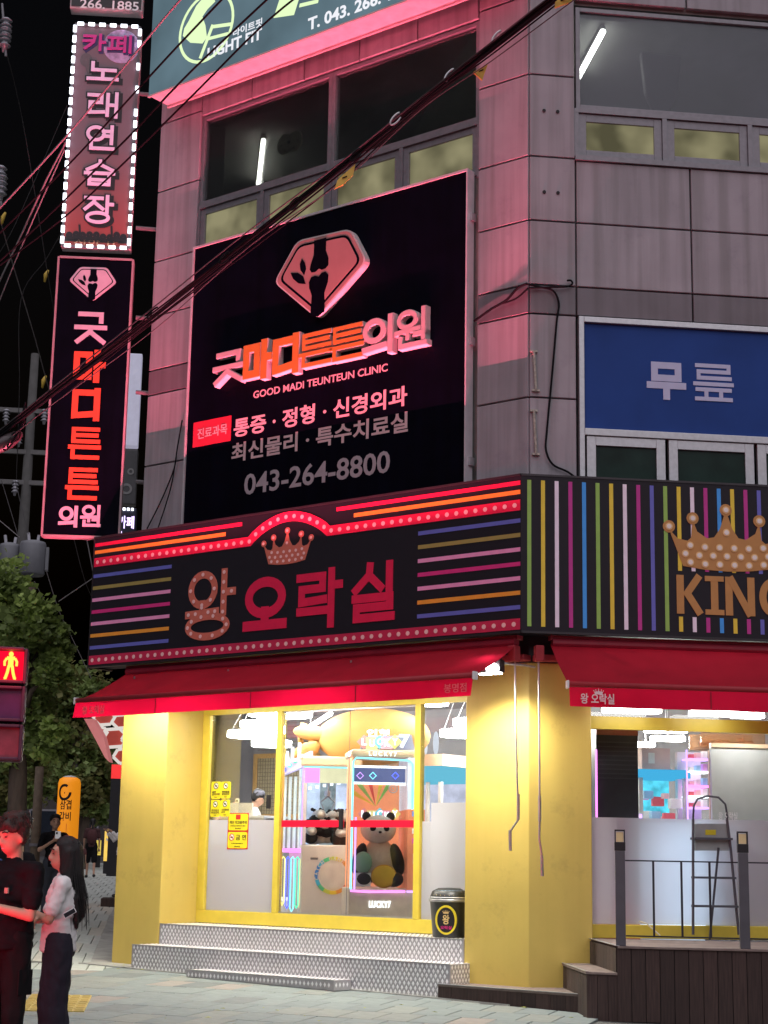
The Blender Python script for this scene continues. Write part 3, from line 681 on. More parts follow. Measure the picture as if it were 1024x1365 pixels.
for i, ch in enumerate('KING'):
    a = pr(xs_[2*i], 795, V)[0]; bq = pr(xs_[2*i+1], 795, V)[0]; z0_, z1_ = pr(960, 820, V)[1], pr(960, 768.5, V)[1]; tw = 0.085
    mb = MB(); hz = tw/2
    y0_ = Y-0.008
    if ch == 'K': mb.stroke([(a+hz,z0_),(a+hz,z1_)], tw, y0_, Y); mb.stroke([(bq-0.05,z1_),(a+0.10,(z0_+z1_)/2-0.02)], tw*0.95, y0_-0.001, Y); mb.stroke([(a+0.12,(z0_+z1_)/2+0.02),(bq-0.045,z0_)], tw*0.95, y0_-0.002, Y)
    if ch == 'I': mb.stroke([((a+bq)/2,z0_),((a+bq)/2,z1_)], tw, y0_, Y).box(a, bq, y0_-0.001, Y, z0_, z0_+0.06).box(a, bq, y0_-0.001, Y, z1_-0.06, z1_)
    if ch == 'N': mb.stroke([(a+hz,z0_),(a+hz,z1_)], tw, y0_, Y).stroke([(bq-hz,z0_),(bq-hz,z1_)], tw, y0_-0.001, Y).stroke([(a+hz+.01,z1_),(bq-hz-.01,z0_)], tw*0.95, y0_-0.002, Y)
    if ch == 'G': mb.ring((a+bq)/2,(z0_+z1_)/2,(bq-a)/2,(z1_-z0_)/2,tw,y0_,Y,a0=40,a1=330).box((a+bq)/2,bq,y0_-0.001,Y,(z0_+z1_)/2-0.03,(z0_+z1_)/2+0.03)
    kr.add('letter', mb, GOLD)
# ------------------------------------------------------------------ clinic wall sign
V = 0.15; Y = -V
cs = T('clinic_sign', 'large dark navy clinic sign with raised 굿마디튼튼의원 letters and joint emblem', 'wall sign', FL, (-3.1, -0.07, 5.80))
x0, x1, z0, z1 = -5.51, -0.80, 5.80, 9.865
M_NAVY = mat('clinic_navy', (0.0016,0.0016,0.006), 0.6, var=0.25, scale=3, streak=0.3, spec=0.04)
cs.add('panel', MB().box(x0+0.03, x1-0.02, Y+0.02, -0.005, z0, z1-0.03), M_NAVY)
M_CFR = mat('sign_frame_white', (0.55,0.52,0.55), 0.4, 0.2, var=0.1)
cs.add('frame', MB().box(x0, x0+0.03, Y, -0.003, z0, z1).box(x1-0.02, x1, Y, -0.003, z0, z1).box(x0+0.03, x1-0.02, Y+0.001, -0.003, z1-0.03, z1), M_CFR)
for zz in (6.1, 7.6, 9.2): cs.add('hinge', MB().box(x1+0.001, x1+0.03, -0.09, -0.003, zz, zz+0.1), M_ALU)
CPK = mat('letter_pink', (0.50,0.36,0.37), 0.5, var=0.06); COR = mat('letter_orange', (0.50,0.18,0.03), 0.5, var=0.06); CSD = mat('letter_side', (0.52,0.48,0.48), 0.5)
Yf = Y + 0.02
def raised(th, name, ch, b, wd, face, dep=0.09):
    side = th.add(name, glyph(MB(), ch, b[0], b[1], b[2], b[3], Yf-dep, Yf+0.01, wd), CSD)
    th.add('face', glyph(MB(), ch, b[0], b[1], b[2], b[3], Yf-dep-0.012, Yf-dep+0.004, wd, grow=-0.012), face, parent=side)
VL = V - 0.02 + 0.09
for ch, q, f in (('굿',(284,466,325,513),CPK),('마',(322,454,363,507),COR),('디',(361,446,402,500),COR),('튼',(399,439,444,490),COR),('튼',(440,430,486,482),COR),('의',(483,421,528,473),CPK),('원',(526,411,572,466),CPK)):
    b = gbox(*q, VL); raised(cs, 'raised_letter', ch, (b[0], b[1], b[2], b[3]), {'튼':0.062,'원':0.072,'의':0.085,'굿':0.076}.get(ch, 0.112), f)
# emblem
def inset(pts, d):
    n = len(pts); out = []
    for i in range(n):
        a, b_, c = Vector(pts[i-1]), Vector(pts[i]), Vector(pts[(i+1)%n]); e1 = (b_-a).normalized(); e2 = (c-b_).normalized()
        n1 = Vector((-e1.y,e1.x)); n2 = Vector((-e2.y,e2.x)); bi = (n1+n2).normalized(); out.append(tuple(b_ + bi*(d/max(0.4, bi.dot(n1)))))
    return out
def rounded(pts, r, k=4):
    out = []; n = len(pts)
    for i in range(n):
        a, b_, c = Vector(pts[i-1]), Vector(pts[i]), Vector(pts[(i+1)%n]); p = b_+(a-b_).normalized()*r; q = b_+(c-b_).normalized()*r
        for j in range(k+1):
            t = j/k; out.append(tuple(p*(1-t)**2 + b_*2*t*(1-t) + q*t*t))
    return out
def emblem(th, pent, front, dep, cols):
    face, ink, side = cols
    ccw = sum(pent[i][0]*pent[(i+1)%5][1]-pent[(i+1)%5][0]*pent[i][1] for i in range(5)) > 0
    if not ccw: pent = pent[::-1]
    sz = max(p[0] for p in pent)-min(p[0] for p in pent)
    o = th.add('emblem', MB().poly(rounded(pent, sz*0.07), front, front+dep), side)
    th.add('emblem_face', MB().poly(rounded(inset(pent, sz*0.012), sz*0.07), front-0.004, front+0.002), face, parent=o)
    th.add('emblem_ring', MB().poly(rounded(inset(pent, sz*0.045), sz*0.06), front-0.007, front-0.003), ink, parent=o)
    th.add('emblem_field', MB().poly(rounded(inset(pent, sz*0.065), sz*0.055), front-0.010, front-0.006), face, parent=o)
    xa = min(p[0] for p in pent); za = min(p[1] for p in pent); zb = max(p[1] for p in pent)
    U = lambda t: xa+sz*t; W = lambda t: za+(zb-za)*t
    bone = [(.44,.935),(.57,.935),(.57,.78),(.60,.68),(.60,.60),(.57,.565),(.53,.56),(.50,.585),(.46,.555),(.42,.56),(.40,.60),(.41,.66),(.44,.76)]
    bone2 = [(.42,.05),(.50,.015),(.57,.06),(.565,.28),(.60,.40),(.605,.48),(.57,.53),(.53,.525),(.50,.49),(.46,.51),(.42,.505),(.395,.45),(.40,.38),(.43,.28)]
    leaf = [(.34,.55),(.30,.62),(.29,.70),(.31,.76),(.345,.70),(.36,.62)]; leaf2 = [(.36,.44),(.28,.47),(.22,.54),(.19,.62),(.27,.60),(.33,.54)]
    for pts in (bone, bone2, leaf, leaf2): th.add('emblem_mark', MB().poly([(U(a),W(c)) for a,c in pts], front-0.013, front-0.008), ink, parent=o)
pent_px = [(395,320),(466,304),(488,347),(421,424),(364,376)]
emblem(cs, [pl(a, c, 0.25) for a, c in pent_px], Yf-0.10, 0.10, (mat('emblem_pink', (0.34,0.18,0.17), 0.5, var=0.05), M_NAVY, CSD))
TPK = mat('text_pink', (0.66,0.44,0.46), 0.5, var=0.05); TSHD = mat('text_shaded', (0.40,0.33,0.36), 0.5, var=0.05)  # phone line gets a greyer copy, the fascia's shadow put into its colour
def line_txt(th, body, q, v, mt, off=0.012, f=pl, name='lettering', dep=0.003):
    # q: left x, right x, y mid at left, y mid at right, height px
    xl, xr, yl, yr, h = q; cx_, cy_ = (xl+xr)/2, (yl+yr)/2
    b = (f(xl, yl, v)[0], f(cx_, cy_+h/2, v)[1], f(xr, yr, v)[0], f(cx_, cy_-h/2, v)[1])
    if h < 12: return th.add(name, MB().text(body, b[0], b[1], b[2], b[3], -v-dep, dep, off), mt, kind='stuff')
    vs, chars = text_chars(body, off)
    a0 = min(p[0] for p in vs); a1 = max(p[0] for p in vs); b0 = min(p[1] for p in vs); b1 = max(p[1] for p in vs)
    for c in sorted(chars):
        ids = sorted({i for f_ in chars[c] for i in f_}); mp = {q_: k for k, q_ in enumerate(ids)}; m_ = MB()
        m_.v = [(b[0]+(vs[i][0]-a0)/(a1-a0)*(b[2]-b[0]), -v-dep+(dep if vs[i][2] < 0 else 0), b[1]+(vs[i][1]-b0)/(b1-b0)*(b[3]-b[1])) for i in ids]
        m_.f = [tuple(mp[i] for i in f_) for f_ in chars[c]]
        th.add('character', m_, mt)
vt = V - 0.02
line_txt(cs, 'GOOD MADI TEUNTEUN CLINIC', (338, 517, 525, 491, 10), vt, TPK, 0.014)
line_txt(cs, '통증 · 정형 · 신경외과', (312, 543, 566, 532, 26), vt, TPK, 0.022)
line_txt(cs, '최신물리 · 특수치료실', (309, 544, 599, 567, 26), vt, TPK, 0.022)
line_txt(cs, '043-264-8800', (326, 520, 643, 618, 29), vt, TSHD, 0.016)
b = gbox(258, 556, 308, 592, vt); cs.add('red_tag', MB().box(b[0], b[2], -vt-0.003, -vt, b[1]-0.0, b[3]-0.03), mat('tag_red', (0.55,0.02,0.05), 0.5))
line_txt(cs, '진료과목', (263.5, 303, 579, 571, 14), vt+0.004, TPK, 0.006)
# ------------------------------------------------------------------ gym lightbox on the fourth floor
V = 0.5; Y = -V
lf = T('gym_lightbox', 'slate blue lit gym lightbox sign with LIGHT FIT lettering and red underside', 'lightbox sign', FL, (-3.4, -0.3, 12.22))
lf.add('box', MB().box(-6.2, 0.0, Y+0.012, -0.08, 12.225, 14.2), mat('lightbox_shell', (0.6,0.57,0.58), 0.5))
lf.add('bottom_lip', MB().box(-6.21, 0.01, Y-0.004, Y+0.03, 12.20, 12.224).box(-6.21, 0.01, -0.11, -0.075, 12.19, 12.224), mat('lip', (0.62,0.5,0.5), 0.4))
lf.add('lit_face', MB().box(-6.19, -0.01, Y, Y+0.01, 12.23, 14.19), glow('slate_face', (0.105,0.165,0.20), 1.0, var=0.22, scale=1.2))
LWH = glow('lit_white', (0.85,0.86,0.92), 1.05); LGN = glow('lit_green', (0.78,0.98,0.55), 1.05)
c0 = pl(275, 36, V); rr = abs(pl(312, 30, V)[0]-pl(239, 42, V)[0])/2
lf.add('logo_ring', MB().ring(c0[0], c0[1], rr, rr, 0.045, Y-0.004, Y, n=40), LGN)
lp = lambda pts: [pl(a, c, V) for a, c in pts]
lf.add('logo_figure', MB().poly(lp([(262,8),(272,-4),(284,-8),(287,2),(277,12),(270,22),(274,34),(276,50),(270,58),(254,57),(244,48),(246,38),(252,28)]), Y-0.004, Y), LGN)
lf.add('logo_letter', MB().stroke(lp([(267,78),(284,33)]), 0.055, Y-0.005, Y).stroke(lp([(282,36),(310,32)]), 0.05, Y-0.006, Y).stroke(lp([(277,52),(304,45)]), 0.045, Y-0.007, Y), LGN)
lf.add('logo_letter', MB().poly(lp([(365,24),(374,-4),(402,-12),(392,20)]), Y-0.004, Y).poly(lp([(399,10),(400,5),(425,-1),(424,4)]), Y-0.004, Y), LGN)
line_txt(lf, 'LIGHT FIT', (277, 349, 68, 48, 15), V, LWH, 0.026, dep=0.004)
line_txt(lf, '라이트핏', (311, 350, 42, 31, 11), V, LWH, 0.014, dep=0.004)
line_txt(lf, 'T. 043. 266. 1885', (411, 556, 26, -15, 17), V, LWH, 0.026, dep=0.004)
# ------------------------------------------------------------------ blue sign in the right window
V = 0.0; 
bs = T('window_sign', 'blue window sign with large white 무릎 letters on the second floor', 'window sign', FR, (2.6, 0.0, 6.49))
bs.add('panel', MB().box(0.668, 4.78, 0.0, 0.02, 6.488, 7.785), mat('sign_blue', (0.018,0.058,0.25), 0.55, var=0.14, scale=1.3, spec=0.15))
LAV = mat('letter_lavender', (0.50,0.52,0.72), 0.5, var=0.05)
b = gbox(862, 480, 914.5, 533, V, pr); bs.add('letter', glyph(MB(), '무', b[0], b[1], b[2], b[3], -0.006, 0.0, 0.082), LAV)
b = gbox(924, 483, 978, 538, V, pr); bs.add('letter', glyph(MB(), '릎', b[0], b[1], b[2], b[3], -0.006, 0.0, 0.048), LAV)
# ------------------------------------------------------------------ projecting blade signs at the left end
YB = 23.05
FB = Matrix.Translation((0, YB, 0)) @ Matrix.Rotation(R(-3), 4, 'Z')
FBi = FB.inverted(); nB = (FB.to_3x3() @ Vector((0,1,0)))
def pb(x, y, v=0.0):
    d = ray(x, y); t = (Vector((0,YB,0)) - nB*v - CAM).dot(nB)/d.dot(nB); q = FBi @ (CAM + d*t); return (q.x, q.z)
def blade(name, label, px, dep=0.22, mf=None, group='projecting blade signs'):
    (xa, ya), (xb, yb_) = px
    a = pb(xa, ya); c = pb(xb, yb_); t = T(name, label, 'blade sign', FB, ((a[0]+c[0])/2, 0.1, c[1]), group=group)
    t.add('cabinet', MB().box(a[0]-0.02, c[0]+0.02, 0.01, dep, c[1], a[1]), mf or mat('cabinet_pale', (0.5,0.46,0.47), 0.5), bevel=0.008)
    t.bx = (a[0], c[0], c[1], a[1]); return t
ks = blade('karaoke_sign', 'pink karaoke blade sign with 노래연습장 lettering framed in white lights', ((101, 33), (172, 332)))
x0, x1, z0, z1 = ks.bx
def ramp_face(name, top, bot, z0, z1, s=1.0):
    mt = bpy.data.materials.new(name); mt.use_nodes = True; n = mt.node_tree.nodes; l = mt.node_tree.links
    tc = n.new('ShaderNodeTexCoord'); sp = n.new('ShaderNodeSeparateXYZ'); mr = n.new('ShaderNodeMapRange'); rp = n.new('ShaderNodeValToRGB')
    mr.inputs[1].default_value = 0; mr.inputs[2].default_value = z1-z0
    rp.color_ramp.elements[0].color = (*bot,1); rp.color_ramp.elements[1].color = (*top,1); rp.color_ramp.elements[1].position = 0.45
    l.new(tc.outputs['Object'], sp.inputs[0]); l.new(sp.outputs[2], mr.inputs[0]); l.new(mr.outputs[0], rp.inputs[0])
    b = n['Principled BSDF']; l.new(rp.outputs[0], b.inputs['Base Color']); l.new(rp.outputs[0], b.inputs['Emission Color']); b.inputs['Emission Strength'].default_value = s
    return mt
ks.add('printed_face', MB().box(x0, x1, 0.0, 0.009, z0+0.02, z1-0.02), ramp_face('karaoke_print', (0.13,0.085,0.105), (0.26,0.035,0.03), z0, z1, 0.25))
KW = mat('karaoke_letter', (0.72,0.56,0.76), 0.5, emit=(0.72,0.56,0.76), es=0.18); KK = mat('karaoke_outline', (0.008,0.006,0.01), 0.5)
for ch, q in (('노',(116,82,159,111)),('래',(116,123,161,158)),('연',(114,167,155,203)),('습',(112,213,154,250)),('장',(110,260,152,299))):
    b = gbox(*q, 0.0, pb)
    so_ = ks.add('letter', glyph(MB(), ch, b[0]+0.035, b[1]-0.03, b[2]+0.035, b[3]-0.03, -0.006, 0.0, 0.052, grow=0.05), KK)
    glyph_m = glyph(MB(), ch, b[0], b[1], b[2], b[3], -0.022, -0.011, 0.052)
    ks.add('letter_outline', glyph(MB(), ch, b[0], b[1], b[2], b[3], -0.012, -0.005, 0.052, grow=0.045), KK, parent=so_)
    ks.add('letter_face', glyph_m, KW, parent=so_)
for ch, q in (('카',(110,45,142,68)),('페',(143,47,178,71))):
    b = gbox(*q, 0.0, pb); o = ks.add('letter', glyph(MB(), ch, b[0]+0.02, b[1]-0.025, b[2]+0.02, b[3]-0.025, -0.004, 0, 0.042, grow=0.03), mat('navy_ink', (0.03,0.02,0.12), 0.5))
    ks.add('letter_face', glyph(MB(), ch, b[0], b[1], b[2], b[3], -0.016, -0.009, 0.042), mat('magenta_ink', (0.45,0.02,0.22), 0.5, emit=(0.45,0.02,0.22), es=0.2), parent=o)
a = pb(162, 62); ks.add('disco_ball', MB().ring(a[0], a[1], 0.27, 0.27, 0.255, -0.0025, 0.0, n=28), mat('ball_lilac', (0.40,0.34,0.55), 0.5, var=0.35, scale=14))
a = pb(115, 80); ks.add('microphone', MB().ring(a[0], a[1], 0.09, 0.11, 0.085, -0.003, 0.0, n=16).stroke([(a[0],a[1]-0.05),(a[0]+0.06,a[1]-0.22)], 0.06, -0.004, 0.0), mat('mic_grey', (0.10,0.09,0.10), 0.4))
cw = MB(); random.seed(3)
zc_ = pb(130, 318)[1]
cw.box(x0+0.03, x1-0.03, -0.003, 0.0, zc_-0.06, zc_-0.0)
for i in range(9):
    hx = x0+0.09+(x1-x0-0.18)*i/8; hz_ = zc_+random.uniform(0.02,0.07)
    cw.ring(hx, hz_, 0.05, 0.055, 0.048, -0.004-0.0005*(i%3), 0.0, n=12); cw.box(hx-0.06, hx+0.06, -0.0055-0.0004*(i%3), 0.0, zc_-0.03, hz_-0.03)
for ax_ in (0.26, 0.74): cw.stroke([(x0+(x1-x0)*ax_, zc_), (x0+(x1-x0)*(ax_-0.02), zc_+0.2)], 0.03, -0.007, 0.0)
ks.add('crowd_print', cw, KK)
line_txt(ks, '지하 1F', (99, 158, 321, 323, 13), 0.0, mat('peach_ink', (0.6,0.28,0.18), 0.5, emit=(0.6,0.28,0.18), es=0.2), 0.01, pb)
LEDW = glow('led_white', (0.86,0.90,1.0), 4.5)
def led_run(p, q, n):
    for i in range(n):
        t = (i+0.5)/n; yield (p[0]+(q[0]-p[0])*t, p[1]+(q[1]-p[1])*t)
led = MB(); rail = MB()
cor = [(x0+0.0, z0+0.0), (x0+0.0, z1), (x1, z1), (x1, z0+0.0)]
for (p, q, n) in ((cor[0],cor[1],21), (cor[1],cor[2],6), (cor[2],cor[3],19), (cor[3],cor[0],6)):
    for k, (x, z) in enumerate(led_run(p, q, n)):
        if p is cor[2] and k in (2, 4, 6): continue
        vert = abs(p[0]-q[0]) < 0.1
        hx, hz_ = (0.024, 0.05) if vert else (0.045, 0.022)
        led.box(x-hx, x+hx, -0.055, -0.03, z-hz_, z+hz_)
    rail.stroke([p, q], 0.035, -0.029, -0.012)
o = ks.add('light_rail', rail, mat('rail_dark', (0.1,0.09,0.1), 0.5)); ks.add('light_modules', led, LEDW, parent=o, kind='stuff')
cb_ = blade('clinic_blade_sign', 'dark navy blade sign with orange 마디튼튼 and pink 의원 lettering', ((80, 342), (157, 717)))
x0, x1, z0, z1 = cb_.bx
cb_.add('panel', MB().box(x0, x1, 0.0, 0.009, z0+0.02, z1-0.02), M_NAVY)
cb_.add('frame', MB().box(x0-0.03, x0-0.002, -0.012, 0.16, z0, z1).box(x1+0.002, x1+0.03, -0.012, 0.16, z0, z1).box(x0-0.002, x1+0.002, -0.010, 0.16, z1-0.018, z1+0.012).box(x0-0.002, x1+0.002, -0.010, 0.16, z0-0.012, z0+0.018), mat('frame_pink', (0.34,0.25,0.27), 0.6, spec=0.2))
CBR = mat('blade_orange', (0.55,0.045,0.015), 0.5, emit=(0.55,0.045,0.015), es=0.25); CBP = mat('blade_pink', (0.46,0.30,0.38), 0.6, emit=(0.6,0.36,0.46), es=0.22)
for ch, q, mt in (('굿',(99,414,143,460),CBP),('마',(95,466,141,510),CBR),('디',(93,517,137,561),CBR),('튼',(91,567,135,615),CBR),('튼',(87,621,132,669),CBR),('의',(78,674,106,703),CBP),('원',(107,673,136,704),CBP)):
    b = gbox(*q, 0.0, pb); cb_.add('letter', glyph(MB(), ch, b[0], b[1], b[2], b[3], -0.008, 0.0, {'튼':0.058,'원':0.042,'의':0.05,'굿':0.066}.get(ch, 0.088)), mt)
emblem(cb_, [pb(a, c) for a, c in ((107,356),(143,357),(156,377),(124,402),(92,374))], -0.01, 0.01, (CBP, M_NAVY, CBP))
tb = blade('phone_blade_sign', 'black blade sign stub with white 266. 1885 above the karaoke sign', ((103, -120), (188, 15)))
x0, x1, z0, z1 = tb.bx
tb.add('panel', MB().box(x0, x1, 0.0, 0.009, z0+0.03, z1-0.02), M_BLACK)
line_txt(tb, '266. 1885', (107, 185, 4, 9, 12), 0.0, mat('phone_white', (0.6,0.58,0.6), 0.5, emit=(0.6,0.58,0.6), es=0.3), 0.012, pb)
# mounting brackets back to the building
brt = T('sign_bracket', 'dark steel arms holding the blade signs to the building edge', 'bracket', FW, tuple(FL @ Vector((-6.4, 0.25, 7.0))))
for py in (120, 300, 420, 520, 640):
    a = pb(186, py); P0 = FB @ Vector((a[0]-0.06, 0.12, a[1])); P1 = FL @ Vector((-6.38, 0.25, a[1]))
    brt.add('arm', MB().tube([P0, P1], 0.03, 6), mat('bracket_steel', (0.2,0.19,0.2), 0.5, 0.6))
# signs of the next building, further down the street
YB2 = 30.0
def far_blade(name, label, p0, p1, depth, mt, dep=0.25):
    a = pd(*p0, depth); c = pd(*p1, depth)
    t = T(name, label, 'blade sign', FW, ((a.x+c.x)/2, a.y, c.z), group='signs on the building down the street')
    t.add('cabinet', MB().box(a.x, c.x, a.y, a.y+dep, c.z, a.z), mt, bevel=0.02); return t, a, c
far_blade('white_blade_sign', 'softly lit blank white blade sign beside the building edge', (164, 470), (184, 594), 30, mat('lit_blade', (0.5,0.5,0.6), 0.5, emit=(0.36,0.35,0.46), es=0.75))
t, a, c = far_blade('music_blade_sign', 'dark blade sign with a pale round drawing below the white one', (158, 598), (181, 672), 29, mat('dim_blade', (0.12,0.12,0.13), 0.5))
t.add('drawing', MB().ring((a.x+c.x)/2, c.z+0.28, 0.10, 0.10, 0.04, a.y-0.01, a.y), mat('drawing_grey', (0.35,0.35,0.36), 0.5))
t.add('drawing', MB().ring((a.x+c.x)/2+0.06, c.z+0.6, 0.06, 0.06, 0.03, a.y-0.01, a.y), mat('drawing_grey', (0.35,0.35,0.36), 0.5))
t, a, c = far_blade('small_karaoke_sign', 'small glowing karaoke sign with white lights above the fascia', (154, 676), (180, 735), 28, mat('cab_navy', (0.03,0.03,0.06), 0.5))
t.add('lettering', MB().text('카페', a.x+0.06, c.z+0.40, c.x-0.04, c.z+0.62, a.y-0.01, 0.008, 0.02).text('노', a.x+0.06, c.z+0.10, c.x-0.04, c.z+0.35, a.y-0.01, 0.008, 0.02), glow('led_lilac', (0.7,0.55,1.0), 2.5), kind='stuff')
ld = MB()
for i in range(9): ld.box(a.x-0.01, a.x+0.03, a.y-0.03, a.y-0.002, c.z+0.03+i*0.08, c.z+0.07+i*0.08)
for i in range(4): ld.box(a.x+0.06+i*0.07, a.x+0.10+i*0.07, a.y-0.03, a.y-0.002, a.z-0.05, a.z-0.01)
t.add('light_modules', ld, LEDW, kind='stuff')
# ------------------------------------------------------------------ awnings
M_AWN = mat('awning_fabric', (0.30,0.006,0.02), 0.75, var=0.10, scale=3, bump=0.05, bscale=200, trans=0.30, spec=0.2, scuff=0.2)
M_VAL = mat('valance_fabric', (0.62,0.003,0.04), 0.7, var=0.06, scale=3, trans=0.36, spec=0.2)
M_BAR = mat('awning_bar', (0.30,0.03,0.04), 0.55, 0.0, spec=0.2)
def awning(label, fr, x0, x1, zr, vr, zf, vf, zb, joints, base):
    t = T('awning', label, 'awning', fr, base, group='red retractable awnings')
    n = 26
    for a, b in zip(joints, joints[1:]):
        mb = MB(); vs = []; k = 6
        for j in range(k+1):
            s_ = j/k
            for i in range(n+1):
                x = a + (b-a)*i/n; sag = 0.028*math.sin(math.pi*s_)*(0.6+0.4*math.sin(x*1.7)) + 0.006*math.sin(x*7.3+s_*2)*math.sin(math.pi*s_) + 0.004*math.sin(x*17)*s_*(1-s_)*3
                vs.append((x, -(vr+(vf-vr)*s_), zr+(zf-zr)*s_ - sag))
        mb._a(vs, [(j*(n+1)+i, (j+1)*(n+1)+i, (j+1)*(n+1)+i+1, j*(n+1)+i+1) for j in range(k) for i in range(n)])
        o = t.add('roof_panel', mb, M_AWN, smooth=True)
        mv = MB(); vs = []
        for j in range(5):
            for i in range(n+1):
                x = a + (b-a)*i/n; y = -(vf+0.02) - 0.014*math.sin(x*3.1+j*0.4)*j/4 - 0.006*math.sin(x*11)*j/4 - 0.006*j
                vs.append((x, y, zf-0.03+(zb-zf+0.03)*j/4))
        mv._a(vs, [(j*(n+1)+i, (j+1)*(n+1)+i, (j+1)*(n+1)+i+1, j*(n+1)+i+1) for j in range(4) for i in range(n)])
        t.add('valance', mv, M_VAL, smooth=True)
        if b != joints[-1]: t.add('seam', MB().box(b-0.006, b+0.006, -(vf+0.05), -(vf+0.046), zb, zf-0.04), mat('seam_dark', (0.25,0.004,0.02), 0.8))
    t.add('front_bar', MB().cyl((x0, -vf, zf), (x1, -vf, zf), 0.032, n=12), M_BAR, smooth=True)
    t.add('roller', MB().cyl((x0+0.02, -vr, zr+0.02), (x1-0.02, -vr, zr+0.02), 0.055, n=12).box(x0, x1, -vr-0.02, -vr+0.10, zr+0.05, zr+0.10), mat('roller_red', (0.25,0.01,0.03), 0.5))
    for x in (x0-0.012, x1+0.012): t.add('end_cap', MB().box(x-0.012, x+0.012, -vf-0.045, -vf+0.045, zf-0.05, zf+0.04), M_WHITE, bevel=0.01)
    for x in (x0+0.5, x1-0.6):
        t.add('folding_arm', MB().tube([(x, -vr, zr-0.08), (x+0.45, -(vr+vf)/2, (zr+zf)/2-0.12), (x, -vf, zf-0.03)], 0.022, 8), M_ALU)
    return t
zfL = pl(103, 934, 1.2)[1]; zbL = pl(104, 957, 1.22)[1]
xl0, xl1 = -6.22, 0.075
awl = awning('wide red awning with lit valance over the arcade entrance', FL, xl0, xl1, 3.87, 0.34, zfL-0.0, 1.2, zbL, [xl0, xl0+1.5, xl0+3.1, xl0+4.7, xl1], (-3, -0.8, 3.2))
VV = 1.275
rose = mat('valance_print', (0.70,0.16,0.16), 0.6)
line_txt(awl, '왕 오락실', (110, 139, 947.5, 945, 11), VV, rose, 0.01)
line_txt(awl, '봉명점', (592, 622, 918.5, 915.5, 12), VV, rose, 0.01)
zfR = pr(758, 912, 1.2)[1]; zbR = pr(762, 942, 1.22)[1]; xr0 = pr(758, 912, 1.2)[0]
awr = awning('red awning with white 왕 오락실 print over the right shopfront', FR, xr0, 4.6, 3.87, 0.34, zfR, 1.2, zbR, [xr0, xr0+1.55, xr0+3.1, 4.6], (2.4, -0.8, 3.2))
line_txt(awr, '왕 오락실', (774, 819, 930, 933, 14), VV, mat('valance_white', (0.75,0.62,0.62), 0.6), 0.02, pr)
bq = pr(798, 922, VV); cm, cdts = crown(bq[0]-0.055, bq[0]+0.055, bq[1]-0.03, bq[1]+0.03, -VV-0.003, -VV); awr.add('crown_print', cm, _mc['valance_white'])
# brackets and hanging crank rods at the corner
M_ROD = mat('crank_rod', (0.62,0.60,0.60), 0.3, 0.8)
for t, f, pts, ff in ((awl, pl, [(686.5,880),(687.5,960),(691,1093),(690,1094),(681,1107),(680.5,1134)], FL), (awr, pr, [(718,880),(719,960),(719.5,1095),(719,1118),(722,1138),(723,1168)], FR)):
    P3 = [(f(a, c, 0.34)[0], -0.34, f(a, c, 0.34)[1]) for a, c in pts]
    rr_ = t.add('crank_rod', MB().tube(P3[:3], 0.011, 8), M_ROD)
    t.add('crank_handle', MB().tube(P3[2:], 0.012, 8), M_ROD, parent=rr_)
    t.add('crank_sleeve', MB().cyl(P3[2], (P3[2][0], P3[2][1], P3[2][2]+0.28), 0.018, n=8).cyl(P3[-1], (P3[-1][0]-0.005, P3[-1][1], P3[-1][2]+0.22), 0.018, n=8), M_ROD, parent=rr_)
    g0 = P3[0]
    t.add('gear_box', MB().box(g0[0]-0.05, g0[0]+0.05, -0.42, -0.30, g0[2]-0.02, g0[2]+0.16), M_BAR, bevel=0.012)
    t.add('wall_bracket', MB().box(g0[0]-0.30 if ff is FL else g0[0], g0[0] if ff is FL else g0[0]+0.42, -0.16, -0.006, g0[2]+0.02, g0[2]+0.09), M_BAR, bevel=0.008)
# floodlight on the corner pillar
fx, fz = pl(655, 890, 0.55)
fl = T('floodlight', 'small white floodlight glaring beside the corner pillar under the awning', 'floodlight', FL, (fx, -0.55, fz))
fl.add('housing', MB().box(fx-0.15, fx+0.15, -0.60, -0.50, fz-0.06, fz+0.08), M_BLACK, bevel=0.01)
M_FLOOD = glow('flood_white', (0.95,0.98,1.0), 40.0)
fl.add('lens', MB().ell((fx, -0.62, fz-0.02), (0.15,0.03,0.07), 14, 8), M_FLOOD, smooth=True)
fl.add('lens_glass', MB().prism([(fx-0.13,-0.61),(fx+0.13,-0.61),(fx+0.13,-0.52),(fx-0.13,-0.52)], fz-0.075, fz-0.061), M_FLOOD)
fl.add('arm', MB().tube([(fx+0.1, -0.50, fz+0.05), (fx+0.22, -0.2, fz+0.05), (fx+0.22, 0.0, fz+0.05)], 0.015, 6), M_ALU)
def lamp_(): pass
def lamp(kind, name, loc, target, energy, col, parent=None, **k):
    ld_ = bpy.data.lights.new(name, kind); ld_.energy = energy; ld_.color = col
    for a_, v_ in k.items(): setattr(ld_, a_, v_)
    o_ = bpy.data.objects.new(name, ld_); COL.objects.link(o_)
    o_.location = loc
    if target is not None: o_.rotation_euler = (Vector(target)-Vector(loc)).to_track_quat('-Z','Y').to_euler()
    if parent is not None:
        mw_ = Matrix.Translation(Vector(loc)) @ o_.rotation_euler.to_matrix().to_4x4(); o_.parent = parent
        o_.matrix_parent_inverse = parent.matrix_world.inverted(); o_.matrix_world = mw_
    return o_
bpy.context.view_layer.update()
lamp('SPOT', 'flood_beam', FL @ Vector((fx, -0.66, fz-0.10)), FL @ Vector((fx+0.3, -0.35, 0)), 420, (1.0,0.97,0.88), fl.o, spot_size=R(150), spot_blend=0.8, shadow_soft_size=0.08)
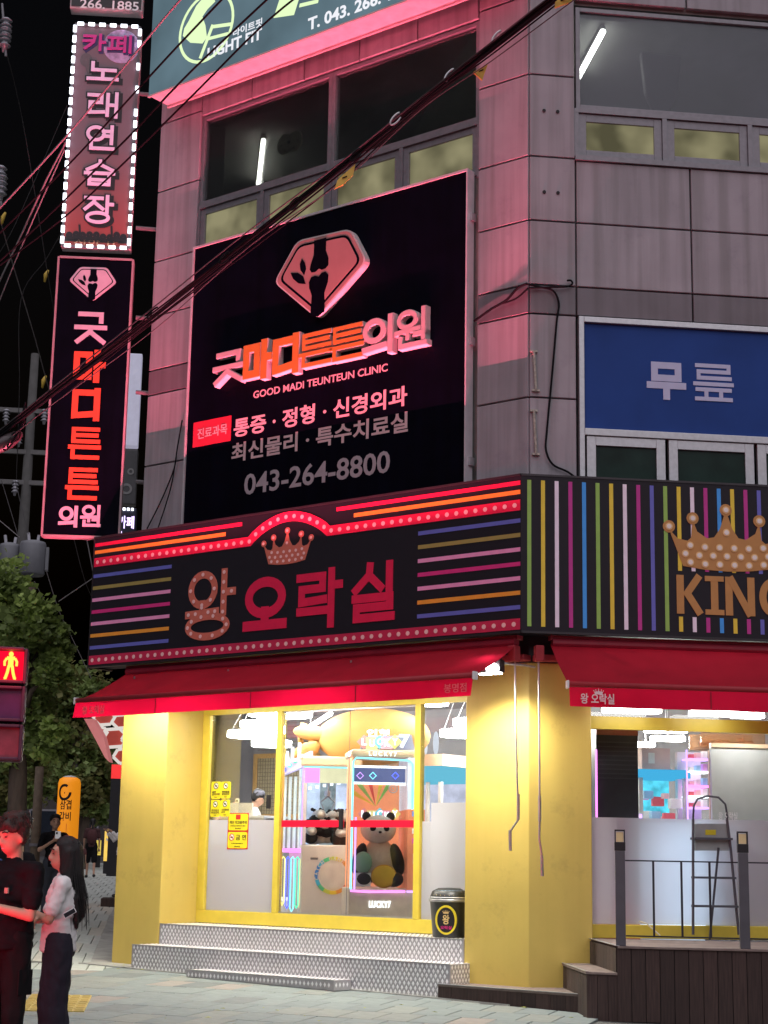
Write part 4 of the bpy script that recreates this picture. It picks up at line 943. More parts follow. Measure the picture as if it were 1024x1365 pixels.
# strip lamps under the left awning
for i, (x, e) in enumerate(((-5.9, 210), (-4.2, 260), (-2.2, 280))):
    st = T('awning_lamp', ('white strip lamp under the awning by the left pillar', 'white strip lamp under the awning above the sticker pane', 'white strip lamp under the awning above the doors')[i], 'lamp', FL, (x, -0.5, 3.6), group='strip lamps under the awning')
    st.add('housing', MB().box(x-0.5, x+0.5, -0.54, -0.46, 3.60, 3.64), M_WHITE)
    st.add('diffuser', MB().box(x-0.48, x+0.48, -0.53, -0.47, 3.575, 3.599), glow('strip_white', (1.0,0.96,0.84), 6.0))
    st.add('hanger', MB().box(x-0.01, x+0.01, -0.505, -0.495, 3.64, 3.80), M_ALU)
    bpy.context.view_layer.update()
    lamp('AREA', 'strip_glow', FL @ Vector((x, -0.5, 3.56)), FL @ Vector((x, -0.42, 0)), e*0.33, (1.0,0.95,0.80), st.o, shape='RECTANGLE', size=0.9, size_y=0.06)
# ------------------------------------------------------------------ glazed entrance
V = -0.72; Y = 0.72
sf = T('glass_entrance', 'yellow framed glass entrance with double doors and red push bands', 'shopfront', FL, (-3.2, 0.75, 0.60))
xL = -5.73; xm1 = -pl(368.5, 1218, V)[0]*-1; xm2 = pl(557, 1237, V)[0]; xdm = pl(461, 1220, V)[0]; xR = -0.868
zS0, zS1 = 0.612, 0.775; zT = 3.37
sf.add('sill', MB().box(xL, xR, Y-0.05, Y+0.03, zS0, zS1), M_YELF, bevel=0.006)
sf.add('header', MB().box(xL, xR, Y-0.05, Y+0.03, zT, 3.94), M_YELF)
for x in (xL+0.09, xm1, xm2): sf.add('mullion', MB().box(x-0.045, x+0.045, Y-0.055, Y+0.035, zS1, zT), M_YELF, bevel=0.006)
sf.add('jamb', MB().box(xL, xL+0.045, Y-0.05, Y+0.03, zS1, zT), M_YELF)
sf.add('pane', MB().box(xL+0.135, xm1-0.045, Y, Y+0.01, zS1, zT), M_GLASS)
sf.add('pane', MB().box(xm2+0.045, xR, Y, Y+0.01, zS1, zT), M_GLASS)
M_FILM = glass('frosted_film', (0.95,0.95,0.95), 0.04, frost=0.84, dcol=(0.84,0.83,0.85))
zf1 = pl(330, 1093, V)[1]; zf2 = pl(600, 1070, V)[1]
sf.add('frosted_film', MB().box(xL+0.14, xm1-0.05, Y-0.004, Y-0.002, zS1+0.003, zf1), M_FILM)
sf.add('frosted_film', MB().box(pl(575,1100,V)[0], xR-0.003, Y-0.004, Y-0.002, zS1+0.003, zf2), M_FILM)
sf.add('frosted_film', MB().box(xm2+0.05, pl(575,1100,V)[0]-0.002, Y-0.004, Y-0.002, zS1+0.003, pl(566,1095,V)[1]), M_FILM)
for (a, b, hx) in ((xm1+0.046, xdm-0.004, 1), (xdm+0.004, xm2-0.046, -1)):
    d = sf.add('door', MB().box(a, b, Y-0.02, Y+0.02, zS1+0.003, zS1+0.02).box(a, b, Y-0.02, Y+0.02, zT-0.022, zT-0.003), M_ALU)
    sf.add('pane', MB().box(a, b, Y-0.006, Y+0.006, zS1+0.02, zT-0.022), M_GLASS, parent=d)
    zb1, zb0 = pl(370, 1093.5, V)[1], pl(370, 1102.5, V)[1]
    sf.add('push_band', MB().box(a+0.01 if hx > 0 else a+0.05, b-0.05 if hx > 0 else b-0.01, Y-0.014, Y-0.008, zb0, zb1), mat('band_red', (0.66,0.004,0.03), 0.4, emit=(0.66,0.004,0.03), es=0.12), parent=d)
p = pl(457, 1092, V); sf.add('door_lock', MB().box(p[0]-0.03, p[0]+0.03, Y-0.05, Y-0.016, p[1]-0.13, p[1]+0.13), M_BLACK, bevel=0.008)
p = pl(363, 1069, V); sf.add('keypad', MB().box(p[0]-0.035, p[0]+0.035, Y-0.085, Y-0.058, p[1]-0.09, p[1]+0.09), M_BLACK, bevel=0.008)
# stickers on the fixed pane
SY = mat('sticker_yellow', (0.70,0.60,0.02), 0.45, var=0.04); SI = mat('sticker_ink', (0.02,0.02,0.02), 0.5); SW = mat('sticker_white', (0.75,0.73,0.68), 0.5); SR = mat('sticker_red', (0.5,0.02,0.02), 0.5)
def sticker(px, label, lines, big=False):
    a = pl(px[0], px[1], V); c = pl(px[2], px[3], V); y = Y-0.012
    t = T('sticker', label, 'sticker', FL, ((a[0]+c[0])/2, y, c[1]), group='yellow notice stickers on the entrance glass')
    x0_, x1_, z1_, z0_ = a[0], c[0], a[1], c[1]; w_ = x1_-x0_; h_ = z1_-z0_
    if big: t.add('border', MB().box(x0_-0.012, x1_+0.012, y+0.001, y+0.003, z0_-0.012, z1_+0.012), SR)
    t.add('sheet', MB().poly(rounded([(x0_,z0_),(x1_,z0_),(x1_,z1_),(x0_,z1_)], 0.03), y-0.001, y+0.0008), SY)
    for (kind, u0, w0, u1, w1, extra) in lines:
        X0, X1, Z0, Z1 = x0_+w_*u0, x0_+w_*u1, z0_+h_*w0, z0_+h_*w1
        if kind == 't': t.add('lettering', MB().text(extra, X0, Z0, X1, Z1, y-0.004, 0.002, 0.014), SI)
        elif kind == 'no':
            cx_, cz_, r_ = (X0+X1)/2, (Z0+Z1)/2, (Z1-Z0)/2
            o = t.add('symbol', MB().ring(cx_, cz_, r_, r_, r_*0.98, y-0.003, y-0.0015, n=20), SW)
            t.add('symbol_ring', MB().ring(cx_, cz_, r_, r_, r_*0.2, y-0.005, y-0.0035, n=20).stroke([(cx_-r_*.6,cz_+r_*.6),(cx_+r_*.6,cz_-r_*.6)], r_*0.18, y-0.0058, y-0.0035), SR if big else SI, parent=o)
            t.add('symbol_mark', MB().box(cx_-r_*.45, cx_+r_*.45, y-0.0048, y-0.0032, cz_-r_*.22, cz_+r_*.18), SI, parent=o)
        elif kind == 'sq': t.add('symbol', MB().box(X0, X1, y-0.003, y-0.0015, Z0, Z1), SR)
q4 = [(283,1042,295,1065),(296,1042,308,1064.5),(282,1066.5,294,1089),(295,1066,307,1088.5)]
nm = ('top left', 'top right', 'bottom left', 'bottom right')
tx = ('흡연\n금지구역', '반려동물\n출입금지', '외부음식\n반입금지', '사진촬영\n금지')
for q, n_, b_ in zip(q4, nm, tx):
    sticker(q, 'small yellow prohibition sticker, %s of the four on the glass' % n_, [('no', .2, .56, .8, .94, 0), ('t', .12, .20, .88, .46, b_), ('t', .35, .07, .65, .13, '왕')])
sticker((306,1085,331,1107), 'yellow notice sticker with red square above the no smoking sticker', [('sq', .38,.66,.62,.95,0), ('t', .06,.38,.94,.58,'계단 미끄럼주의'), ('t', .12,.24,.88,.31,'안전에 유의하여 주세요'), ('t', .36,.07,.64,.16,'왕오락실')], True)
sticker((305,1109,330,1131), 'yellow 금연 no smoking sticker, lowest on the entrance glass', [('no', .05,.46,.36,.9,0), ('t', .42,.50,.94,.84,'금 연'), ('t', .2,.26,.8,.33,'이 곳은 금연구역입니다'), ('t', .36,.07,.64,.16,'왕오락실')], True)
# ------------------------------------------------------------------ chequer plate steps
M_PLATE = mat('chequer_plate', (0.44,0.42,0.44), 0.40, 0.35, var=0.10, scale=5, streak=0.1)
M_STUD = mat('chequer_stud', (0.95,0.93,0.95), 0.28, 0.3, var=0.06, scale=8)
def studs(mb, o, du, dv, nn, U, W, step=0.062):
    o, du, dv, nn = Vector(o), Vector(du), Vector(dv), Vector(nn)
    nu, nv = int(U/step), max(1, int(W/(step*0.72)))
    for j in range(nv):
        for i in range(nu):
            cu = (i+0.5+0.5*(j%2))*U/(nu+0.5); cv = (j+0.5)*W/nv
            sgn = 0
            c = o + du*cu + dv*cv; a = (du*0.55*sgn + dv).normalized(); b = a.cross(nn)
            L, B = 0.030, 0.019
            mb._a([c+a*L, c+b*B, c-a*L, c-b*B, c+a*L*0.45+nn*0.0035, c-a*L*0.45+nn*0.0035], [(0,1,4),(1,2,5,4) ,(2,3,5),(3,0,4,5)])
    return mb
def plate_step(t, x0, x1, y0, y1, zb0, zb1, ztop, ends=(True, True)):
    b = MB()._a([(x0,y0,zb0),(x1,y0,zb1),(x1,y1,zb1),(x0,y1,zb0),(x0,y0,ztop),(x1,y0,ztop),(x1,y1,ztop),(x0,y1,ztop)],
                [(0,3,2,1),(4,5,6,7),(0,1,5,4),(1,2,6,5),(2,3,7,6),(3,0,4,7)])
    o = t.add('step_box', b, M_PLATE, bevel=0.005)
    s_ = MB(); studs(s_, (x0+0.01,y0,zb1+0.02), (1,0,0), (0,0,1), (0,-1,0), x1-x0-0.02, ztop-zb1-0.03)
    studs(s_, (x0+0.01,y0+0.01,ztop), (1,0,0), (0,1,0), (0,0,1), x1-x0-0.02, y1-y0-0.02)
    if ends[1]: studs(s_, (x1,y0+0.01,zb1+0.02), (0,1,0), (0,0,1), (1,0,0), y1-y0-0.02, ztop-zb1-0.03)
    t.add('raised_tread_pattern', s_, M_STUD, parent=o, kind='stuff')
    t.add('edge_strip', MB().box(x0, x1, y0-0.004, y0+0.02, ztop-0.001, ztop+0.004), M_ALU, parent=o)
gzl = lambda x, y: gz(*(FL @ Vector((x, y, 0))).to_2d())
es = T('entrance_steps', 'two tier chequer plate metal steps below the glass entrance', 'steps', FL, (-3.3, 0, 0))
plate_step(es, -5.725, -0.875, 0.0, 0.70, 0.2, 0.2, 0.603, (False, False))
plate_step(es, -5.83, -0.79, -0.38, 0.03, gzl(-5.83,-.38)-0.0, gzl(-.8,-.38), 0.346)
ls = T('low_step', 'loose low chequer plate step standing on the paving before the stairs', 'step', FL, (-3.3, -0.55, 0))
plate_step(ls, -4.52, -2.18, -0.71, -0.386, gzl(-4.5,-.7)+0.004, gzl(-2.2,-.7)+0.004, 0.112)
# ------------------------------------------------------------------ black bin
bx_, bz_ = pl(599, 1200, -0.28)[0], 0.606
bn = T('waste_bin', 'black waste bin with striped lid and yellow 왕 badge on the top step', 'bin', FL, (bx_, 0.28, bz_))
M_BIN = mat('bin_black', (0.02,0.022,0.022), 0.4, var=0.15)
bn.add('body', MB().lathe([(0.185,0),(0.19,0.01),(0.225,0.40),(0.23,0.41)], (bx_,0.28,bz_), 24), M_BIN, smooth=True)
bn.add('rim', MB().lathe([(0.236,0.40),(0.242,0.412),(0.242,0.43),(0.23,0.435)], (bx_,0.28,bz_), 24), mat('bin_rim', (0.35,0.35,0.36), 0.35, 0.5), smooth=True)
bn.add('lid', MB().lathe([(0.228,0.43),(0.225,0.46),(0.20,0.52),(0.13,0.555),(0.02,0.56)], (bx_,0.28,bz_), 24), M_BIN, smooth=True)
for k_, c_ in enumerate(((0.75,0.75,0.75),(0.7,0.55,0.2),(0.6,0.15,0.2),(0.3,0.45,0.6))):
    zz = bz_+0.45+0.025*k_; hw_ = 0.20-0.022*k_; yy = 0.28-math.sqrt(max(0.0, (0.226-0.02*k_)**2-0.02)) 
    pts_ = [(bx_+(0.228-0.016*k_)*math.cos(R(235+140*i/10)), 0.28+(0.228-0.016*k_)*math.sin(R(235+140*i/10)), zz) for i in range(11)]
    bn.add('lid_stripe', MB().tube(pts_, 0.006, 5), mat('lid_stripe%d' % k_, c_, 0.4))
ang = R(296); bc = Vector((bx_+0.207*math.cos(ang), 0.28+0.207*math.sin(ang), bz_+0.20))
pose = Matrix.Translation(bc) @ Matrix.Rotation(ang-R(270), 4, 'Z') @ Matrix.Rotation(R(4.6), 4, 'X')
o = bn.add('badge', MB().ring(0, 0, 0.125, 0.165, 0.022, -0.016, 0.02, n=32), mat('badge_yellow', (0.75,0.6,0.03), 0.4), pose=pose)
bn.add('badge_field', MB().ring(0, 0, 0.104, 0.144, 0.1039, -0.010, 0.02, n=28), M_BLACK, parent=o, pose=pose)
bn.add('badge_letter', MB().text('왕', -0.04, -0.05, 0.04, 0.06, -0.014, 0.003, 0.02), mat('badge_gold', (0.7,0.5,0.2), 0.5), parent=o, pose=pose)
bn.add('badge_letter', MB().text('오락실', -0.065, -0.105, 0.065, -0.065, -0.014, 0.003, 0.014), MAG, parent=o, pose=pose)
cm, _ = crown(-0.04, 0.04, 0.07, 0.11, -0.014, -0.011); bn.add('badge_crown', cm, _mc['badge_gold'], parent=o, pose=pose)
# ------------------------------------------------------------------ right shopfront
V = -0.15; Y = 0.15
rs = T('glass_shopfront', 'yellow framed right shopfront with frosted lower glass', 'shopfront', FR, (2.6, 0.2, 0.65))
rs.add('sill', MB().box(0.724, 4.8, Y-0.06, Y+0.05, 0.66, 0.808), M_YELF, bevel=0.006)
zh0, zh1 = pr(800, 972, V)[1], pr(800, 955, V)[1]
rs.add('header', MB().box(0.724, 4.8, Y-0.04, Y+0.05, zh0, zh1), M_YELF)
rs.add('pane', MB().box(0.724, 4.8, Y, Y+0.01, 0.808, zh0), M_GLASS); rs.add('transom_pane', MB().box(0.724, 4.8, Y, Y+0.01, zh1, 3.94), M_GLASS)
zf = pr(870, 1091, V)[1]
rs.add('frosted_film', MB().box(0.73, pr(926,1100,V)[0], Y-0.004, Y-0.002, 0.812, zf), M_FILM)
rs.add('frosted_film', MB().box(pr(926,1100,V)[0], 4.79, Y-0.004, Y-0.002, 0.812, zf+0.003), M_FILM)
line_txt(rs, '왕 오락실', (958, 983, 1087, 1089, 11), 0.147, mat('glass_print', (0.75,0.75,0.75), 0.5), 0.01, pr)
rs.add('corner_gasket', MB().box(0.7235, 0.74, Y-0.03, Y+0.04, 0.81, zh0-0.001), mat('gasket', (0.6,0.5,0.5), 0.4))
# ------------------------------------------------------------------ timber deck with railing
M_BOARD = mat('dark_deck_board', (0.045,0.026,0.022), 0.75, var=0.35, scale=3, bump=0.3, bscale=40, stretch=(20,20,1.2), rnd=0.25)
M_TREAD = mat('worn_deck_tread', (0.22,0.17,0.15), 0.8, var=0.2, scale=8, bump=0.2, rnd=0.12)
A = pz(825, 1261.8, 0.65); B = Vector((5.95, 16.60, 0.65)); dd_ = (B-A).normalized(); dn = Vector((-dd_.y, dd_.x, 0))
FD = Matrix.Translation((A.x, A.y, 0)) @ Matrix.Rotation(math.atan2(dd_.y, dd_.x), 4, 'Z')
dk = T('timber_deck', 'dark timber deck with side steps in front of the right shopfront', 'deck', FD, (1.5, 0.5, 0))
gd = lambda x, y: gz(*(FD @ Vector((x, y, 0))).to_2d())
xx = -0.02; i = 0
while xx < 3.6:
    wv = 0.143
    dk.add('fascia_board', MB().box(xx+0.003, xx+wv-0.003, 0.0, 0.02, gd(xx,0)-0.02+0.004*((i*7)%3), 0.632), M_BOARD, bevel=0.003); xx += wv; i += 1
depth = 1.75
for j in range(13):
    y = -0.02 + j*0.14
    x_edge = (FD.inverted() @ Vector((4.578+0.12*(j*0.14)/1.6, 16.96+j*0.14, 0))).x
    dk.add('deck_plank', MB().box(x_edge-0.01, 3.6, y+0.002, y+0.137, 0.633, 0.655), M_TREAD, bevel=0.003)
dk.add('substructure', MB().box(0.05, 3.6, 0.022, 1.5, -0.1, 0.63), M_DARK)
# middle step on the deck's left side, edges square to the right facade
ml, ma, mr, mb_ = Vector((4.285, 17.115)), Vector((4.578, 16.972)), Vector((4.698, 18.54)), Vector((4.375, 18.54))
ins_ = lambda p, k=0.012: (p[0], p[1])
dk.add('step_tread', MB().prism([tuple(ml+Vector((-0.012,-0.012))), tuple(ma+Vector((-0.008,-0.012))), tuple(mr+Vector((-0.022,0))), tuple(mb_+Vector((-0.012,0)))], 0.368, 0.392), M_TREAD, frame=FW, bevel=0.003)
def wall_boards(a, b, z0, z1, n, nm):
    a, b = Vector(a), Vector(b); d = (b-a).normalized(); q = Vector((-d.y, d.x))
    for i in range(n):
        s0 = a+(b-a)*((i+0.02)/n); s1 = a+(b-a)*((i+0.98)/n)
        dk.add(nm, MB().prism([tuple(s0), tuple(s1), tuple(s1+q*0.018), tuple(s0+q*0.018)], z0, z1), M_BOARD, frame=FW)
wall_boards(ml, ma, -0.12, 0.366, 3, 'fascia_board'); wall_boards(mb_, ml, -0.12, 0.366, 8, 'side_board')
wall_boards(mr+Vector((-0.02,0)), ma+Vector((-0.02,0.02)), 0.393, 0.632, 9, 'side_board')
dk.add('edge_strip', MB().prism([tuple(ml+Vector((-0.016,-0.014))), tuple(ml+Vector((0.02,-0.03))), tuple(mb_+Vector((0.02,0))), tuple(mb_+Vector((-0.016,0)))], 0.3925, 0.397), M_ALU, frame=FW)
dk.add('edge_strip', MB().prism([tuple(ma+Vector((-0.03,-0.02))), tuple(ma+Vector((0.005,-0.03))), tuple(mr+Vector((0.005,0))), tuple(mr+Vector((-0.03,0)))], 0.656, 0.661), M_ALU, frame=FW)
dk.add('substructure', MB().prism([tuple(ml+Vector((0.03,0.03))), tuple(ma+Vector((-0.03,0.04))), tuple(mr+Vector((-0.05,-0.02))), tuple(mb_+Vector((0.03,-0.02)))], -0.1, 0.365), M_DARK, frame=FW)
# lowest wooden step, parallel to the left facade
tA = FL.inverted() @ pz(594, 1311, 0.13); tB = FL.inverted() @ pz(782, 1328, 0.13)
wst = T('wooden_step', 'long low wooden step with metal nosing before the corner pillar', 'step', FL, (0, -0.5, 0))
xa, xb = tA.x, tB.x+0.01; yv = (tA.y+tB.y)/2
wst.add('tread', MB().box(xa, xb, yv, -0.005 if False else yv+0.75, 0.108, 0.13), M_TREAD, bevel=0.003)
wst.add('nosing', MB().box(xa, xb, yv-0.012, yv+0.03, 0.1305, 0.137), M_ALU)
n = 11
for i in range(n):
    a = xa+(xb-xa)*i/n; b = xa+(xb-xa)*(i+1)/n
    wst.add('fascia_board', MB().box(a+0.002, b-0.002, yv+0.01, yv+0.03, gzl((a+b)/2, yv)-0.02, 0.107), M_BOARD)
# lantern posts and thin railing
M_POST = mat('post_grey', (0.10,0.10,0.115), 0.45, 0.3, var=0.1); M_RAIL = mat('rail_dark_metal', (0.04,0.038,0.045), 0.5, 0.5)
pz_ = []
for k_, (px_, lab) in enumerate(((828, 'grey square deck post with lantern head nearest the corner pillar'), (996, 'grey square deck post with lantern head at the right edge'))):
    c0 = FD.inverted() @ pz(px_, 1262+5*k_, 0.65); x, y = c0.x, 0.06; pz_.append((x, y))
    t = T('lantern_post', lab, 'lamp post', FD, (x, y, 0.655), group='lantern posts on the deck')
    t.add('post', MB().box(x-0.05, x+0.05, y-0.05, y+0.05, 0.656, 1.60), M_POST, bevel=0.004)
    t.add('collar', MB().box(x-0.055, x+0.055, y-0.055, y+0.055, 1.602, 1.69), M_BLACK, bevel=0.004)
    cg = MB()
    for sx_ in (-1, 1):
        for sy_ in (-1, 1): cg.box(x+sx_*0.047-0.006, x+sx_*0.047+0.006, y+sy_*0.047-0.006, y+sy_*0.047+0.006, 1.69, 1.80)
    cg.box(x-0.053, x+0.053, y-0.053, y+0.053, 1.80, 1.815)
    t.add('lantern_cage', cg, M_RAIL)
    t.add('lantern_glass', MB().box(x-0.036, x+0.036, y-0.036, y+0.036, 1.692, 1.79), mat('lantern_amber', (0.62,0.5,0.28), 0.4, emit=(0.8,0.6,0.3), es=0.12))
rl = T('railing', 'thin dark metal railing with square balusters between the lantern posts', 'railing', FD, ((pz_[0][0]+pz_[1][0])/2, 0.06, 0.655))
for (xa, xb) in ((pz_[0][0]+0.052, pz_[1][0]-0.052), (pz_[1][0]+0.052, 3.3)):
    for zz in (1.505, 0.755): rl.add('rail', MB().box(xa, xb, 0.052, 0.068, zz-0.007, zz+0.007), M_RAIL)
    n = 3 if xa < pz_[1][0] else 5
    for i in range(1, n+1):
        x = xa + (xb-xa)*i/(n+1); rl.add('baluster', MB().box(x-0.011, x+0.011, 0.049, 0.071, 0.762, 1.498), M_RAIL)
for (x_, z_) in (): pass
cable = [pr(852, 1228, 0.0), pr(862, 1231, 0.05), pr(872, 1240, 0.1), pr(880, 1247, 0.15)]
single('power_cable', MB().tube([(c[0], -0.0-0.05*i, c[1]) for i, c in enumerate(cable)], 0.008, 6), mat('cable_cream', (0.6,0.55,0.4), 0.5), 'cream cable lying over the yellow sill behind the first lantern post', 'cable', FR, (cable[-1][0], -0.2, 0.66))
# ------------------------------------------------------------------ arcade interior
M_RING = glow('ring_lamp_white', (1.0,0.98,0.95), 50.0)
def ring_lamp(px, py, wpx, v, label):
    a = pl(px, py, -v); r = abs(pl(px+wpx/2, py, -v)[0]-pl(px-wpx/2, py, -v)[0])/2 * 0.74
    t = T('ring_lamp', label, 'ceiling lamp', FL, (a[0], v, a[1]), group='white ring lamps hanging in the arcade')
    mb = MB(); n = 36; vs = []
    for i in range(n):
        an = 2*math.pi*i/n
        for (rr_, zz) in ((r, 0), (r, 0.09), (r-0.11, 0.09), (r-0.11, 0)): vs.append((a[0]+rr_*math.cos(an), v+rr_*math.sin(an), a[1]+zz))
    mb._a(vs, [(4*i+k, 4*i+(k+1)%4, 4*((i+1)%n)+(k+1)%4, 4*((i+1)%n)+k) for i in range(n) for k in range(4)])
    t.add('ring_tube', mb, M_RING)
    for i in range(3):
        an = R(90+120*i); t.add('wire', MB().cyl((a[0]+(r-.05)*math.cos(an), v+(r-.05)*math.sin(an), a[1]+0.09), (a[0]+(r-.05)*math.cos(an)*0.3, v+(r-.05)*math.sin(an)*0.3, 3.9), 0.004, n=5), M_ALU)
ring_lamp(374, 955, 86, 1.9, 'largest white ring lamp, topmost of those behind the left pane')
ring_lamp(350, 970, 60, 2.6, 'white ring lamp, second from the top behind the left pane')
ring_lamp(340, 983, 74, 3.3, 'white ring lamp, third from the top behind the left pane')
ring_lamp(362, 995, 54, 4.4, 'lowest white ring lamp behind the left pane')
ring_lamp(575, 940, 50, 2.3, 'white ring lamp at the top behind the right pane of the entrance')
ring_lamp(620, 982, 74, 3.6, 'wide white ring lamp behind the right pane of the entrance')
ring_lamp(640, 968, 80, 3.0, 'white ring lamp half hidden by the corner pillar')
a0_, a1_ = pl(414, 968, -2.6), pl(441, 951, -1.9)
tl = T('bar_lamp', 'slanting white bar lamp above the claw machines', 'ceiling lamp', FL, (a0_[0], 2.6, a0_[1]))
tl.add('tube', MB().tube([(a0_[0],2.6,a0_[1]), (a1_[0],1.9,a1_[1])], 0.028, 8), M_RING)
tl.add('hanger', MB().cyl((a0_[0],2.6,a0_[1]), (a0_[0],2.6,3.9), 0.005, n=5), M_ALU)
for (x_, lab) in ((-4.0, 'hidden white bar lamp added near the door to light the white claw machine'), (-2.5, 'hidden white bar lamp added near the door to light the LUCKY7 machine'), (-5.0, 'hidden white bar lamp added near the sticker pane')):  # hidden lamps added to brighten the machine fronts
    t = T('bar_lamp', lab, 'ceiling lamp', FL, (x_, 1.05, 3.72)); t.add('tube', MB().box(x_-0.5, x_+0.5, 0.98, 1.12, 3.69, 3.75), M_RING); t.add('hanger', MB().box(x_-0.01, x_+0.01, 1.04, 1.06, 3.75, 3.9), M_ALU)
def PB(px0, py0, px1, py1, v, f=pl): a = f(px0, (py0+py1)/2, -v); b = f(px1, (py0+py1)/2, -v); cx_ = (px0+px1)/2; return a[0], f(cx_, py1, -v)[1], b[0], f(cx_, py0, -v)[1]
M_MACH = mat('machine_white', (0.74,0.70,0.66), 0.35, var=0.04); M_PEACH = mat('machine_peach', (0.72,0.52,0.36), 0.4, var=0.05)
M_CLEAR = glass('machine_glass', (0.96,0.97,0.98), 0.05)
NB = {k: glow('neon_'+k, c, s) for k, c, s in (('blue',(0.10,0.14,1.0),3.0),('cyan',(0.25,0.85,1.0),2.2),('green',(0.10,1.0,0.55),1.8),('yellow',(1.0,0.85,0.25),2.2),('magenta',(1.0,0.25,0.95),2.4),('white',(0.92,0.95,1.0),2.6),('violet',(0.6,0.35,1.0),2.2))}
def face_frame(px, v):
    P = FL @ Vector((pl(px, 1120, -v)[0], v, 0)); K = Matrix.Translation((C.x, P.y - v, 0))
    def pk(x, y, vv=0.0):
        d = ray(x, y); t = (P.y - v - vv - CAM.y) / d.y; q = CAM + d*t - Vector((C.x, P.y - v, 0)); return (q.x, q.z)
    return K, pk
# --- claw machine with white cabinet
mv = 1.75; md = 0.8; FK1, pk1 = face_frame(430, 1.75)
cmx0, z_, cmx1, _ = PB(402, 1130, 478, 1130, mv, pk1)
zfl = 0.622; zw = pk1(430, 1126, -mv)[1]; ztp = pk1(430, 1022, -mv)[1]; zcap = pk1(430, 1008, -mv)[1]
cl = T('claw_machine', 'white claw machine with rainbow ring logo and heap of black and white plush', 'claw machine', FK1, ((cmx0+cmx1)/2, mv+0.5, zfl))
cl.add('cabinet', MB().box(cmx0, cmx1, mv, mv+md, zfl+0.08, zw), M_MACH, bevel=0.02)
cl.add('plinth', MB().box(cmx0+0.03, cmx1-0.03, mv+0.03, mv+md-0.03, zfl, zfl+0.08), M_BLACK)
cl.add('back_panel', MB().box(cmx0+0.03, cmx1-0.03, mv+md-0.04, mv+md, zw, ztp), glow('claw_backlight', (0.62,0.72,0.95), 1.5, var=0.35, scale=5))
for x in (cmx0, cmx1-0.05):
    for y in (mv, mv+md-0.05): cl.add('corner_post', MB().box(x, x+0.05, y, y+0.05, zw, ztp), M_MACH)
cl.add('front_glass', MB().box(cmx0+0.05, cmx1-0.05, mv+0.01, mv+0.018, zw, ztp), M_CLEAR)
cl.add('glow_side_panel', MB().box(cmx0+0.005, cmx0+0.02, mv+0.05, mv+md-0.05, zw, ztp), _mc['claw_backlight'])  # added glowing wall, so the claw cabinet reads lit inside
cl.add('top_cap', MB().box(cmx0-0.03, cmx1+0.03, mv-0.03, mv+md, ztp, zcap), M_PEACH, bevel=0.03)
lb = zcap-ztp
cl.add('light_banner', MB().box(cmx0+0.02, cmx0+0.22, mv-0.004, mv, ztp-0.22, ztp-0.02), NB['magenta'])
cl.add('light_banner', MB().box(cmx0+0.225, cmx1-0.02, mv-0.004, mv, ztp-0.22, ztp-0.02), glow('banner_cream', (1.0,0.95,0.62), 1.1, var=0.15))
random.seed(11)
BWH = mat('plush_white', (0.72,0.70,0.66), 0.95, var=0.1, scale=30, bump=0.4); BBK = mat('plush_black', (0.03,0.03,0.032), 0.95, bump=0.4)
for i in range(26):
    x = cmx0+0.13+(cmx1-cmx0-0.26)*((i*0.618) % 1); y = mv+0.13+0.10*(i % 3); z = zw+0.07+0.10*(i//9)+random.uniform(0, 0.05)
    t = T('plush_toy', 'black and white plush toy in the heap inside the white claw machine', 'plush toy', FK1, (x, y, z-0.08), group='plush heap in the claw machine')
    t.add('body', MB().ell((x,y,z), (0.10,0.09,0.085), 10, 6), BWH if i % 3 else BBK, smooth=True)
    t.add('head', MB().ell((x+random.uniform(-.06,.06),y-0.06,z+0.09), (0.075,0.07,0.065), 10, 6), BWH, smooth=True)
    for s_ in (-1,1): t.add('ear', MB().ell((x+s_*0.055,y-0.06,z+0.15), (0.025,0.018,0.025), 8, 5), BBK, smooth=True)
cl.add('neon_edge', MB().box(cmx0-0.014, cmx0-0.001, mv-0.02, mv+0.01, zw, ztp), NB['violet']); cl.add('neon_edge', MB().box(cmx0, cmx1, mv-0.02, mv-0.006, ztp-0.016, ztp), NB['cyan'])
for i in range(6): cl.add('prong_light', MB().box(cmx0+0.10+i*0.10, cmx0+0.14+i*0.10, mv+0.3, mv+0.34, ztp-0.30+0.02*i, ztp-0.26+0.02*i), NB['white'])
# claw hanging
cxm = (cmx0+cmx1)/2
cl.add('claw', MB().cyl((cxm,mv+0.5,ztp-0.02),(cxm,mv+0.5,ztp-0.3),0.015).cyl((cxm,mv+0.5,ztp-0.3),(cxm,mv+0.5,ztp-0.38),0.05).tube([(cxm,mv+.5,ztp-.38),(cxm-.1,mv+.5,ztp-.46),(cxm-.05,mv+.5,ztp-.56)],0.012).tube([(cxm,mv+.5,ztp-.38),(cxm+.1,mv+.5,ztp-.46),(cxm+.05,mv+.5,ztp-.56)],0.012), M_ALU)
